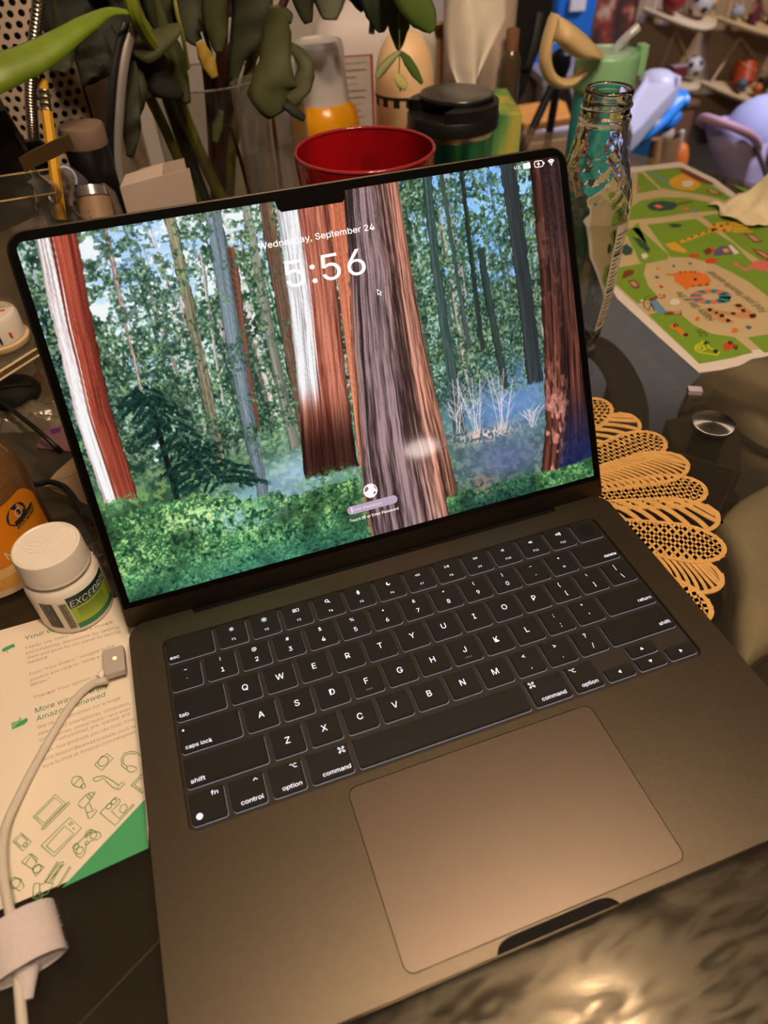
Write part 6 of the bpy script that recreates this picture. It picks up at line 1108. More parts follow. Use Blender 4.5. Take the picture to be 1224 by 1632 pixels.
stem([(0.15817,0.66,0.24237),(0.15414,0.66,0.22928),(0.15001,0.66,0.21582),(0.1483,0.66,0.20463)], 0.0028, mat('stem_pale', srgb(140,132,84), 0.6, var=0.08))
stem([(0.16102,0.62,0.24228),(0.16054,0.62,0.21614),(0.16078,0.62,0.19679),(0.15986,0.62,0.17864),(0.16085,0.62,0.16562)], 0.0006, mat('stem_thread', srgb(120,124,66), 0.5))
def leaf(path, ws, m, cup=0.35, wave=0.0, rag=0.055, name='leaf', th_=0.0006):
    """midrib in space and half widths along it; the blade is cupped and waved"""
    path = [Vector(p) for p in path]; ws = list(ws)
    if ws[0] > 6*px: path.insert(0, path[0]+(path[0]-path[1])*1.1+Vector((0,0,0.006))); ws.insert(0, 1.5*px)
    P = smooth_path(path, 5); n = len(P); W_ = []
    rl = random.Random(len(ws)*1000+int(abs(path[0][0])*1e5)); jag = [(1+rl.uniform(-rag,rag), 1+rl.uniform(-rag,rag)) for _ in range(n)]
    for i in range(n):
        t = i/(n-1)*(len(ws)-1); k = min(int(t),len(ws)-2); W_.append(ws[k]+(ws[k+1]-ws[k])*(t-k))
    rows = []; view = Vector((0.16,0.70,-0.69))
    for i,p in enumerate(P):
        tg = (P[min(i+1,n-1)]-P[max(i-1,0)]).normalized(); q_ = tg.cross(view).normalized(); nr = q_.cross(tg).normalized()
        rows.append([tuple(p+q_*W_[i]*v*(1 if abs(v) < 0.9 else jag[i][0 if v < 0 else 1])+nr*(cup*W_[i]*v*v+wave*W_[i]*math.sin(i*0.9+v*2.5))) for v in (-1,-0.66,-0.33,0,0.33,0.66,1)])
    b = B(); b.loft(rows, closed=False); o = ob(name, b, m, bq, True); o.modifiers.new('thick','SOLIDIFY').thickness = th_
    return o
M_lb = mat('leaf_bright', srgb(112,134,30), 0.4, var=0.22, scale=40); M_ld = mat('leaf_black_green', srgb(30,34,22), 0.75, var=0.2, scale=60); M_lm = mat('leaf_dull', srgb(70,72,36), 0.7, var=0.18, scale=50); M_ly = mat('leaf_yellow', srgb(170,138,54), 0.6, var=0.12, scale=60); M_lg = mat('leaf_green', srgb(84,108,46), 0.45, var=0.12, scale=40); M_lgr = mat('leaf_grey', srgb(112,116,96), 0.5, var=0.12, scale=50); M_lp = mat('leaf_pale', srgb(190,186,110), 0.5, var=0.08); M_ld2 = mat('leaf_deep', srgb(48,50,28), 0.72, var=0.18, scale=60)
px = 0.00056
leaf([(-0.17745,0.52,0.22757),(-0.15634,0.53,0.23378),(-0.13169,0.545,0.23731),(-0.10916,0.56,0.24296),(-0.0902,0.575,0.2479),(-0.07363,0.59,0.24968),(-0.05743,0.6,0.2455)], [22*px,25*px,22*px,17*px,13*px,7*px,2*px], M_lb, 0.45, rag=0.02)
leaf([(-0.09622,0.7,0.26038),(-0.09811,0.7,0.23953),(-0.08859,0.7,0.22112),(-0.08639,0.69,0.20428),(-0.10749,0.68,0.18859)], [50*px,62*px,52*px,26*px,6*px], M_ld, 0.2, 0.10)
leaf([(-0.06259,0.72,0.2517),(-0.06372,0.72,0.22969),(-0.06627,0.72,0.2114),(-0.06914,0.71,0.19424)], [70*px,60*px,40*px,4*px], M_ld, 0.2, 0.12)
leaf([(-0.11538,0.68,0.23085),(-0.11777,0.68,0.218),(-0.12294,0.675,0.20596),(-0.12576,0.67,0.20083)], [8*px,20*px,18*px,10*px], M_ld2, 0.25, 0.1)
leaf([(-0.09109,0.66,0.21887),(-0.09631,0.655,0.20924),(-0.10379,0.65,0.20201),(-0.10867,0.65,0.19302)], [22*px,26*px,12*px,3*px], M_ld, 0.25, 0.22)
leaf([(-0.06432,0.63,0.22222),(-0.06963,0.625,0.20993),(-0.07213,0.62,0.19357),(-0.07807,0.62,0.17594),(-0.07957,0.62,0.15946)], [5*px,16*px,22*px,15*px,3*px], M_ld2, 0.4, 0.1)
leaf([(-0.07152,0.615,0.19008),(-0.07833,0.61,0.17603),(-0.08165,0.61,0.16233),(-0.08724,0.61,0.14602)], [10*px,14*px,13*px,4*px], M_ld2, 0.4, 0.2)
leaf([(-0.06225,0.64,0.21608),(-0.05151,0.63,0.20723),(-0.04218,0.63,0.19376),(-0.03,0.64,0.18014)], [8*px,28*px,26*px,6*px], M_ld, 0.5, 0.08)
leaf([(-0.05491,0.62,0.22049),(-0.04313,0.62,0.22445),(-0.03232,0.62,0.22848),(-0.02384,0.62,0.23106)], [20*px,18*px,14*px,5*px], M_lm, 0.4)
leaf([(-0.03394,0.65,0.22402),(-0.03312,0.65,0.20628),(-0.03071,0.65,0.18759),(-0.02656,0.65,0.17029)], [10*px,22*px,16*px,4*px], M_lm, 0.4, 0.05)
leaf([(-0.00303,0.68,0.25594),(-0.00681,0.68,0.23924),(-0.00856,0.67,0.21873),(-0.00376,0.67,0.21104)], [20*px,26*px,18*px,6*px], M_ld2, 0.3)
leaf([(-0.02567,0.7,0.25546),(-0.0284,0.7,0.23842),(-0.02911,0.7,0.22052),(-0.02706,0.7,0.21108)], [30*px,34*px,20*px,4*px], M_ld2, 0.3, 0.1)
leaf([(0.00936,0.64,0.25116),(0.00705,0.64,0.23481),(0.00662,0.64,0.21983),(0.00566,0.64,0.20705)], [16*px,18*px,16*px,5*px], M_lm, 0.5)
leaf([(-0.01031,0.63,0.21816),(-0.00709,0.63,0.20911),(-0.00464,0.63,0.20083),(-0.0018,0.63,0.1914)], [4*px,10*px,11*px,5*px], M_ly, 0.4, 0.08)
leaf([(0.05031,0.68,0.25222),(0.04563,0.68,0.23073),(0.03817,0.68,0.2131),(0.0269,0.68,0.19422),(0.02016,0.68,0.17617)], [30*px,34*px,28*px,12*px,5*px], M_ld2, 0.3, 0.08)
leaf([(0.04702,0.7,0.24158),(0.03026,0.7,0.22934),(0.02667,0.7,0.22228)], [6*px,14*px,10*px], M_ld, 0.3)
leaf([(0.04969,0.6,0.24164),(0.04925,0.6,0.22442),(0.04316,0.595,0.20438),(0.03879,0.59,0.18571),(0.04404,0.59,0.16977)], [6*px,20*px,24*px,38*px,22*px], M_lm, 0.30, 0.07)
leaf([(0.05393,0.6,0.21722),(0.06635,0.6,0.20739),(0.0689,0.595,0.19918),(0.06252,0.59,0.18773),(0.04942,0.59,0.17762)], [3*px,10*px,12*px,15*px,14*px], M_lm, 0.35, 0.08)
leaf([(0.0513,0.605,0.23433),(0.05889,0.605,0.2337),(0.06419,0.605,0.23077)], [4*px,14*px,6*px], M_ld2, 0.3)
leaf([(0.04491,0.585,0.17693),(0.05271,0.58,0.17205),(0.0606,0.58,0.16546)], [5*px,8*px,5*px], M_ld, 0.5)
leaf([(0.0902,0.66,0.25149),(0.08822,0.66,0.23438),(0.09082,0.66,0.21756)], [16*px,17*px,6*px], M_ld2, 0.4)
leaf([(0.11261,0.67,0.2489),(0.11383,0.67,0.23115),(0.1131,0.67,0.21655)], [30*px,26*px,10*px], M_lgr, 0.3)
leaf([(0.1463,0.65,0.25708),(0.15099,0.65,0.23521),(0.15376,0.65,0.21692),(0.15456,0.65,0.20659)], [34*px,30*px,18*px,4*px], mat('leaf_slate', srgb(66,80,64), 0.5, var=0.12, scale=50), 0.3)
leaf([(0.13939,0.68,0.24601),(0.1432,0.68,0.23223),(0.1497,0.68,0.22059)], [16*px,16*px,8*px], M_ld2, 0.3)
leaf([(0.16593,0.63,0.24929),(0.16507,0.63,0.23217),(0.16413,0.63,0.21206),(0.16324,0.63,0.19579)], [20*px,24*px,16*px,2*px], mat('leaf_forest', srgb(58,74,40), 0.45, var=0.12, scale=50), 0.4)
leaf([(0.15983,0.61,0.25987),(0.16952,0.61,0.24069),(0.18203,0.61,0.22245),(0.18799,0.61,0.21075)], [26*px,30*px,24*px,5*px], M_lg, 0.35, rag=0.03)
leaf([(0.16078,0.62,0.19679),(0.15185,0.62,0.19198),(0.1434,0.62,0.18517),(0.13843,0.62,0.1789)], [2*px,6*px,7*px,3*px], mat('leaf_sage', srgb(146,152,96), 0.5, var=0.08), 0.6)
leaf([(0.16136,0.62,0.19627),(0.16839,0.62,0.18942),(0.17555,0.62,0.17998),(0.1823,0.62,0.16987)], [2*px,8*px,8*px,2*px], M_lg, 0.4, rag=0.03)
leaf([(0.15449,0.615,0.18018),(0.16036,0.615,0.17468),(0.16511,0.615,0.16922)], [5*px,10*px,5*px], M_lp, 0.3)
leaf([(0.00184,0.66,0.15924),(-0.00393,0.66,0.14752),(-0.00912,0.66,0.13329)], [4*px,9*px,5*px], M_lm, 0.4)
# ------------------------------------------------------------------ clutter at the upper left
BX_, BY_, _ = (-0.15033,0.84,0.16719)
pbn = thing('perforated_bin', 'beige perforated metal bin standing behind the pencil at upper left', 'bin', (BX_,BY_,0)); BR = 0.084
def punched(name, a0, a1, h0, h1, step, hr, m, parent):
    """a sheet with real punched holes, bent round the bin"""
    holes = []; r_ = 0
    hgt = h0+step
    while hgt < h1-step*0.6:
        x = a0+step*(0.8 if r_ % 2 else 1.3)
        while x < a1-step*0.7: holes.append(circ(x, hgt, hr, 8)); x += step
        hgt += step*0.87; r_ += 1
    outer = []
    n = 40
    outer += [(a0+(a1-a0)*i/n, h0) for i in range(n)]+[(a1-(a1-a0)*i/n, h1) for i in range(n)]
    b = B(); plate(b, outer, holes, 0.0, 0.0012)
    b.v = [((BR-0.0012+z_)*math.cos(x/BR), (BR-0.0012+z_)*math.sin(x/BR), y_) for x,y_,z_ in b.v]
    return ob(name, b, m, parent, False, (BX_,BY_,0))
M_bin = mat('bin_beige_metal', srgb(206,184,164), 0.45, 0.1, var=0.04)
A0 = math.radians(-175)*BR; A1 = math.radians(-62)*BR
punched('perforated_sheet', A0, A1, 0.05, 0.335, 0.0094, 0.0030, M_bin, pbn)
b = B(); b.loft([[((BR-d)*math.cos(math.radians(a)), (BR-d)*math.sin(math.radians(a)), h) for d,h in ((0,0.05),(0,0.335),(0.0012,0.335),(0.0012,0.05))] for a in range(-62,186,6)], T(BX_,BY_,0), True, True); ob('plain_sheet', b, M_bin, pbn, 50)
b = B(); b.lathe([(0.078,0.0),(BR,0.003),(BR,0.052),(BR-0.0012,0.052),(BR-0.0012,0.006)], T(BX_,BY_,0), n=48); ob('base_band', b, M_bin, pbn, 50)
b = B(); b.lathe([(0.072,0.006),(0.072,0.30)], T(BX_,BY_,0), n=40); ob('dark_liner', b, mat('liner_black', srgb(18,16,15), 0.9), pbn, 50)
CX_, CY_, _ = (-0.11709,0.585,0.15243)
cn = thing('black_canister', 'black canister with tan wooden lid in front of the perforated bin', 'canister', (CX_,CY_,0)); z0_, z1_ = 0.1659, 0.18068
b = B(); b.lathe([(0.0155,0),(0.0168,0.002),(0.0168,z0_)], T(CX_,CY_,0), n=40); ob('body', b, M_blackp, cn, 50)
b = B(); b.lathe([(0.0171,z0_),(0.0174,z0_+0.001),(0.0174,z1_-0.002),(0.0165,z1_)], T(CX_,CY_,0), n=40); ob('lid', b, mat('lid_tan_wood', srgb(124,102,86), 0.6, var=0.08, scale=60, stretch=(1,1,8)), cn, 50)
hb = thing('headband', 'curved black and silver headband standing on edge left of the vase', 'headband', (-0.11183,0.6,0.07286))
hp = smooth_path([Vector(p) for p in [(-0.06261,0.615,0.23593),(-0.07222,0.61,0.22336),(-0.08131,0.605,0.20631),(-0.09113,0.6,0.18219),(-0.1,0.598,0.15596),(-0.10447,0.596,0.13261),(-0.10457,0.592,0.10805),(-0.10363,0.605,0.08096),(-0.10353,0.612,0.0545)]], 5)
b = B(); b.tube(hp, 0.0030, 10, flat=1.6); ob('black_band', b, M_blackp, hb, True)
b = B(); b.tube([p+Vector((0.0056,-0.001,0.0)) for p in hp], 0.0024, 10, flat=1.6); ob('silver_band', b, mat('rim_silver', srgb(176,170,164), 0.35, 0.5), hb, True)
b = B(); q_ = hp[-1]; b.tube([q_, Vector((q_.x+0.004,q_.y,0.004))], 0.003, 8); b.rbox((q_.x-0.008,q_.y-0.012,0.0),(q_.x+0.018,q_.y+0.012,0.005),0.004); ob('end_pad', b, M_blackp, hb)
pc = thing('paper_carton', 'small cream folded paper carton standing before the vase', 'box', (-0.07732,0.565,0.11336))
q0, q1_, q2 = Vector((-0.09978,0.555,0.14109)), Vector((-0.06622,0.56,0.14332)), Vector((-0.04277,0.57,0.14282))
def wallq(b, a_, c_): b.add([(a_.x,a_.y,0.0),(c_.x,c_.y,0.0),tuple(c_),tuple(a_)], [(0,1,2,3)])
M_car = mat('carton_cream', srgb(190,172,160), 0.8, var=0.03)
for nm,(a_,c_) in (('front_panel',(q0,q1_)),('side_panel',(q1_,q2)),('back_panel',(q0+Vector((0.02,0.05,-0.004)),q2+Vector((0.0,0.04,-0.004)))),('end_panel',(q0,q0+Vector((0.02,0.05,-0.004))))):
    b = B(); wallq(b,a_,c_); o = ob(nm, b, M_car, pc); o.modifiers.new('t','SOLIDIFY').thickness = 0.0008
b = B(); b.add([tuple(q0),tuple(q1_),tuple(q1_+Vector((0.004,0.018,0.004))),tuple(q0+Vector((0.006,0.018,0.003)))], [(0,1,2,3)]); o = ob('top_flap', b, M_car, pc); o.modifiers.new('t','SOLIDIFY').thickness = 0.0008
gn = thing('gooseneck_stalk', 'ribbed silver gooseneck stalk in a black socket at upper left', 'gooseneck', (-0.17284,0.6,0.12116))
gp = smooth_path([Vector(p) for p in [(-0.11074,0.6,0.27863),(-0.12322,0.6,0.25085),(-0.13605,0.6,0.22504),(-0.14599,0.6,0.20146),(-0.15225,0.6,0.18049),(-0.15642,0.6,0.16512)]], 22); 
b = B(); b.tube(gp, [0.0042+(0.0006 if i % 2 else 0) for i in range(len(gp))], 12); ob('gooseneck', b, mat('neck_chrome', srgb(170,162,150), 0.25, 1.0), gn, True)
sb_ = (-0.15676,0.6,0.16285)
b = B(); b.lathe([(0.016,0.0),(0.016,0.004),(0.011,0.008),(0.0105,sb_[2]-0.01),(0.0095,sb_[2]+0.004),(0.006,sb_[2]+0.008)], T(sb_[0],sb_[1],0), n=28); ob('socket', b, M_blackp, gn, True)
pn = thing('pencil', 'yellow pencil with metal ferrule leaning in the clear tub', 'pencil', (-0.14079,0.48,0.15795))
pa, pb_ = Vector((-0.13064,0.545,0.2209)), Vector((-0.1461,0.512,0.13854))
d_ = pb_-pa
for nm,t0,t1,r_,m in (('eraser',0,0.07,0.0036,mat('eraser_ochre', srgb(206,152,30), 0.7)),('ferrule',0.07,0.21,0.0037,mat('ferrule_steel', srgb(190,176,150), 0.25, 1.0)),('shaft',0.21,1.0,0.0038,mat('pencil_yellow', srgb(228,168,32), 0.4, var=0.04))):
    b = B(); b.tube([pa+d_*(t0+(t1-t0)*i/10) for i in range(11)], [r_+(0.0004 if nm == 'ferrule' and i % 3 == 1 else 0) for i in range(11)], 6 if nm == 'shaft' else 12); ob(nm, b, m, pn)
br = thing('metal_bracket', 'flat bent bronze metal strip lying across the clear tub and pencil', 'bracket', (-0.13911,0.47,0.19298))
bp = [Vector(p) for p in [(-0.15544,0.48,0.18691),(-0.14812,0.48,0.18979),(-0.13504,0.48,0.19343),(-0.12845,0.486,0.194),(-0.12144,0.492,0.19418)]]
b = B(); b.loft([[tuple(p+Vector((0,-0.001,0.0045))),tuple(p+Vector((0,0.0012,0.0045))),tuple(p+Vector((0.001,0.0012,-0.0045))),tuple(p+Vector((0.001,-0.001,-0.0045)))] for p in bp], None, True, True); ob('bent_strip', b, mat('bronze_strip', srgb(128,104,70), 0.35, 0.8), br)
bc_ = thing('black_case', 'upright black case with slanted top at the left picture edge', 'case', (-0.19564,0.6,0.12471))
cs = [Vector(p) for p in [(-0.1784,0.56,0.23255),(-0.16646,0.56,0.20121),(-0.16048,0.56,0.17361),(-0.16554,0.56,0.14255),(-0.16923,0.56,0.12723),(-0.2301,0.56,0.10999)]]
b = B(); zf = min(p.z for p in cs); b.loft([[(p.x,p.y+dy,(p.z-zf)*(1.0 if True else 1)+0.0) for p in cs] for dy in (-0.0,0.03)], T(0,0,zf if zf > 0 else 0), True, True); ob('shell', b, M_blackp, bc_)
b = B(); b.tube([cs[1]+Vector((0.002,-0.002,0.001)),cs[2]+Vector((0.002,-0.002,0.001))], 0.002, 8); ob('zip_line', b, M_bk, bc_, True)
tb_ = thing('clear_tub', 'open clear plastic tub with bags behind the laptop left corner', 'tub', (-0.17755,0.46,0.1415))
t0, t1 = Vector((-0.20345,0.497,0.16177)), Vector((-0.15219,0.5,0.16099))
tz = t1.z
M_tub = thin_glass('tub_plastic', (0.86,0.84,0.78), body=0.05, bodycol=(0.5,0.45,0.35), rough=0.06, gain=1.5)
b = B(); ol = [(t0.x-0.06,t0.y),(t1.x+0.01,t1.y),(t1.x+0.012,t1.y+0.055),(t0.x-0.06,t0.y+0.055)]
b.loft([[(x,y_,zz) for x,y_ in ol] for zz in (0.0005,tz)], None, True, False); ob('tub_wall', b, M_tub, tb_)
b = B(); b.tube([(x,y_,tz) for x,y_ in ol+ol[:1]], 0.0008, 6); ob('tub_rim', b, mat('tub_rim_yellow', srgb(186,160,110), 0.2), tb_, True)
def crumple(name, c, sx, sz, m, parent, seed, yd=0.01, n=16):
    rs_ = random.Random(seed); ph = [rs_.uniform(0,6) for _ in range(6)]; b = B(); P = []
    for i in range(n):
        for j in range(n):
            u_, v_ = i/(n-1)-0.5, j/(n-1)-0.5; w_ = 1-0.35*(v_+0.5)*abs(math.sin(ph[0]+3*v_))
            P.append((c[0]+u_*sx*w_+0.004*math.sin(9*v_+ph[1]), c[1]+yd*(math.sin(13*u_+ph[2]+2*v_)+0.6*math.sin(9*v_+7*u_+ph[3])), c[2]+v_*sz+0.004*math.sin(11*u_+ph[4])))
    b.add(P, [(i*n+j,(i+1)*n+j,(i+1)*n+j+1,i*n+j+1) for i in range(n-1) for j in range(n-1)])
    return ob(name, b, m, parent, True)
M_bag = thin_glass('bag_film', (0.80,0.78,0.76), body=0.22, bodycol=(0.5,0.46,0.44), rough=0.15, gain=2.2)
pg = thing('plastic_bag', 'crumpled clear plastic bag beside the pencil inside the tub', 'bag', (-0.14499,0.47,0.14722))
crumple('bag_front', (-0.14679,0.52,0.14405), 0.036, 0.050, M_bag, pg, 1); crumple('bag_back', (-0.14477,0.545,0.13832), 0.040, 0.052, M_bag, pg, 2)
zt_ = Vector((-0.13497,0.53,0.16011))
b = B(); b.tube([zt_+Vector((0.0065*math.cos(a),0,0.008*math.sin(a))) for a in [i*2*PI/20-0.6 for i in range(15)]], 0.0012, 8); ob('bag_tie', b, mat('tie_clear_blue', srgb(176,184,214), 0.1), pg, True)
tu_ = thing('small_tube', 'small tube with silver cap and tan label by the bag', 'tube', (-0.12049,0.47,0.15188))
ta, tc_ = Vector((-0.12086,0.53,0.15224)), Vector((-0.12185,0.515,0.12305)); dd_ = tc_-ta
b = B(); b.tube([ta+dd_*0.22, ta+dd_*0.25, ta+dd_*1.0], [0.010,0.0125,0.0125], 24); ob('tube_body', b, mat('tube_tan', srgb(150,122,96), 0.5), tu_, True)
b = B(); b.tube([ta-dd_*0.02, ta, ta+dd_*0.20, ta+dd_*0.22], [0.006,0.0105,0.0115,0.0105], 24); ob('tube_cap', b, mat('cap_silver', srgb(196,186,182), 0.2, 0.8), tu_, True)
for k in range(4):
    b = B(); c_ = ta+dd_*(0.38+k*0.12)+Vector((-0.002,-0.0127,0)); b.box((c_.x-0.003,c_.y-0.0004,c_.z-0.0007),(c_.x+0.003,c_.y+0.0003,c_.z+0.0007)); ob('label_mark', b, M_bk, tu_)
pc2 = thing('patterned_case', 'grey fabric case leaning beside the small tan tube', 'case', (-0.11131,0.5,0.1396))
b = B(); b.tube([Vector(p) for p in [(-0.11543,0.56,0.14273),(-0.11267,0.558,0.13624),(-0.11187,0.55,0.12416),(-0.11336,0.545,0.11013)]], [0.006,0.010,0.011,0.011], 16, flat=0.6); ob('case_body', b, mat('case_grey', srgb(92,78,68), 0.8, bump=0.4, bscale=800), pc2, True)
b = B(); b.tube([Vector(p) for p in [(-0.1136,0.552,0.14691),(-0.11041,0.55,0.14047),(-0.10942,0.542,0.12761)]], 0.0012, 8); ob('case_seam', b, M_bk, pc2, True)
# ---- left edge: acrylic riser with a white-capped jar, pouch, packets and cables
rv = thing('acrylic_riser', 'clear acrylic riser shelf at the left edge beside the screen', 'shelf', (-0.24316,0.51382,0.0))
ra, rb = (-0.24016,0.42675,0.062), (-0.19099,0.47287,0.062)
M_acr = thin_glass('clear_acrylic', (0.88,0.85,0.78), body=0.08, bodycol=(0.5,0.42,0.3), rough=0.05, gain=1.6)
b = B(); b.prism([ra[:2], rb[:2], (rb[0]+0.012,rb[1]+0.045), (ra[0]-0.01,ra[1]+0.045)], 0.056, 0.062); ob('top_plate', b, M_acr, rv)
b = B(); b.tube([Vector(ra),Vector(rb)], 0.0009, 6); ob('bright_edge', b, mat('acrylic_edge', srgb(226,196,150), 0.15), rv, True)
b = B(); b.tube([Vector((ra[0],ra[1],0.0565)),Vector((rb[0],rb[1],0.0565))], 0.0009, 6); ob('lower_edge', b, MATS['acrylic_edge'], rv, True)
for px_,py_ in ((rb[0]+0.004,rb[1]+0.040),(ra[0]-0.002,ra[1]+0.040),(rb[0]-0.004,rb[1]+0.008),(ra[0],ra[1]+0.01)):
    b = B(); b.rbox((px_-0.003,py_-0.003,0.0),(px_+0.003,py_+0.003,0.056),0.001); ob('post', b, M_acr, rv)
jc = (-0.21317,0.47869,0.066)
jr = thing('white_capped_jar', 'squat jar with white cap marked red on the clear riser', 'jar', (jc[0],jc[1]+0.015,0.062)); JRM = T(jc[0]-0.004,jc[1]+0.016,0.062)
b = B(); b.lathe([(0.0215,0.0),(0.0222,0.001),(0.0222,0.0045),(0.0190,0.0055)], JRM, n=48); ob('jar_base', b, mat('jar_cream', srgb(226,196,150), 0.4), jr, 50)
b = B(); b.lathe([(0.0188,0.005),(0.0200,0.006),(0.0200,0.0220),(0.0185,0.0245),(0.0165,0.0250),(0.0160,0.0242)], JRM, n=48); cp_ = ob('white_cap', b, M_hdpe, jr, 40)
b = B(); b.box((0.002,-0.001,0.0243),(0.012,0.001,0.0247), JRM); b.box((0.011,-0.0166,0.010),(0.013,-0.0160,0.014), JRM); ob('red_mark', b, mat('mark_red', srgb(214,84,52), 0.5), cp_)
b = B(); b.box((0.004,-0.0206,0.008),(0.0052,-0.0188,0.020), JRM); ob('cap_notch', b, M_bk, cp_)
po = thing('black_pouch', 'soft black pouch lying under the clear riser', 'pouch', (-0.23805,0.51177,0.0))
pcn = Vector((-0.22712,0.50068,0.012))
b = B(); b.ball((pcn.x,pcn.y,0.0135), 0.013, 24, 14, sc=(1.7,1.5,1.0)); ob('pouch_body', b, mat('pouch_black', srgb(20,19,18), 0.7, bump=0.5, bscale=300), po, True)
b = B(); b.tube([(pcn.x-0.018,pcn.y-0.009,0.0235),(pcn.x,pcn.y-0.011,0.0265),(pcn.x+0.018,pcn.y-0.009,0.0225)], 0.0010, 8); ob('pouch_zip', b, M_bk, po, True)
wb2 = thing('wrinkled_bag', 'wrinkled clear bag with red print between pouch and screen', 'bag', (-0.20253,0.47848,0.0))
wc = Vector((-0.20359,0.49192,0.004))
def lying(name, c, sx, sy, m, parent, seed, amp=0.007, n=20, rot=0.0):
    rs_ = random.Random(seed); ph = [rs_.uniform(0,6) for _ in range(6)]; P = []
    for i in range(n):
        for j in range(n):
            u_, v_ = i/(n-1)-0.5, j/(n-1)-0.5; k = math.cos(rot), math.sin(rot); x, y_ = u_*sx, v_*sy
            hgt = amp*(1.0+0.5*math.sin(10*u_+6*v_+ph[0])+0.35*math.sin(17*v_-9*u_+ph[1])+0.25*math.sin(24*u_+13*v_+ph[2])); edge_ = min(1, 6*min(0.5-abs(u_),0.5-abs(v_))+0.1)
            P.append((c[0]+x*k[0]-y_*k[1], c[1]+x*k[1]+y_*k[0], 0.0008+hgt*edge_))
    b = B(); b.add(P, [(i*n+j,(i+1)*n+j,(i+1)*n+j+1,i*n+j+1) for i in range(n-1) for j in range(n-1)]); o = ob(name, b, m, parent, True); return o
M_wr = thin_glass('wrinkled_film', (0.84,0.80,0.72), body=0.30, bodycol=(0.42,0.36,0.26), rough=0.12, gain=2.2)
lying('bag_film', (wc.x,wc.y), 0.065, 0.075, M_wr, wb2, 5, rot=-0.5)
b = B(); 
for k in range(3): b.strip([(wc.x-0.004+k*0.008,wc.y+0.030-k*0.004),(wc.x-0.001+k*0.008,wc.y+0.012-k*0.004)], 0.0035, 0.0165)
ob('red_print', b, mat('bag_red', srgb(170,60,40), 0.5), wb2)
lying('bag_fold', (wc.x-0.012,wc.y-0.020), 0.05, 0.03, M_wr, wb2, 8, rot=-0.3)
pp = thing('purple_packet', 'flat purple and pink packet against the screen left side', 'packet', (-0.19562,0.43324,-0.0))
pq = [(-0.21224,0.43131),(-0.20575,0.44992),(-0.19222,0.4569),(-0.18471,0.44507),(-0.18362,0.41432)]
b = B(); b.prism(pq, 0.0006, 0.0030); ob('packet', b, mat('packet_mauve', srgb(136,96,104), 0.35, var=0.1), pp)
b = B(); b.poly([(-0.20253,0.45074),(-0.19289,0.45397),(-0.19397,0.44561),(-0.1997,0.44441)], 0.0031); ob('packet_print', b, mat('packet_violet', srgb(96,40,120), 0.4), pp)
cbp = thing('cardboard_sheet', 'torn beige cardboard sheet under the black cable left of the screen', 'cardboard', (-0.19167,0.39024,0.0))
b = B(); b.prism([(-0.20684,0.38354),(-0.19791,0.39729),(-0.18489,0.41102),(-0.17464,0.41184),(-0.16924,0.35111),(-0.17703,0.35066)], 0.0004, 0.0014); ob('sheet', b, mat('cardboard_beige', srgb(170,144,112), 0.8, var=0.06), cbp)
b = B(); b.strip([(-0.20008,0.38782),(-0.18807,0.38689),(-0.17515,0.39562)], 0.0006, 0.0016); ob('crease', b, mat('crease_brown', srgb(104,84,62), 0.8), cbp)
fl = thing('crumpled_wrapper', 'crumpled shiny clear wrapper between pill bottle and screen', 'wrapper', (-0.17525,0.30287,0.0))
lying('wrapper_film', (-0.17565,0.29409), 0.034, 0.04, thin_glass('wrapper_film', (0.7,0.66,0.6), body=0.15, bodycol=(0.3,0.25,0.2), rough=0.1, gain=3), fl, 12, 0.006)
lying('wrapper_fold', (-0.17632,0.31556), 0.022, 0.028, MATS['wrapper_film'], fl, 15, 0.007)
c1 = thing('black_power_lead', 'black lead crossing the wrinkled bag at the left edge', 'cable', (-0.21223,0.45524,0.0))
b = B(); b.tube(smooth_path([Vector(p) for p in [(-0.25401,0.51329,0.022),(-0.23304,0.47825,0.022),(-0.21857,0.45247,0.021),(-0.20326,0.42684,0.018),(-0.19561,0.41664,0.01),(-0.19353,0.41723,0.004)]],6), 0.0019, 10); ob('cord', b, M_blackp, c1, True)
b = B(); b.tube([(-0.19561,0.41664,0.01),(-0.19353,0.41723,0.004)], 0.0026, 10); ob('cord_end', b, M_blackp, c1, True)
c2 = thing('black_cable', 'thick black cable with plug curving behind the pill bottle', 'cable', (-0.18991,0.36752,0.0))
cp2 = smooth_path([Vector(p) for p in [(-0.22274,0.39507,0.006),(-0.21088,0.37924,0.008),(-0.19975,0.37661,0.009),(-0.18911,0.36529,0.009),(-0.18259,0.3486,0.008),(-0.17869,0.33611,0.007)]],6)
b = B(); b.tube(cp2, 0.0021, 10); ob('cable', b, M_blackp, c2, True)
b = B(); b.tube([cp2[-1], cp2[-1]+Vector((0.004,-0.006,0)), cp2[-1]+Vector((0.010,-0.016,-0.001))], [0.0035,0.006,0.006], 12); ob('plug', b, M_blackp, c2, True)
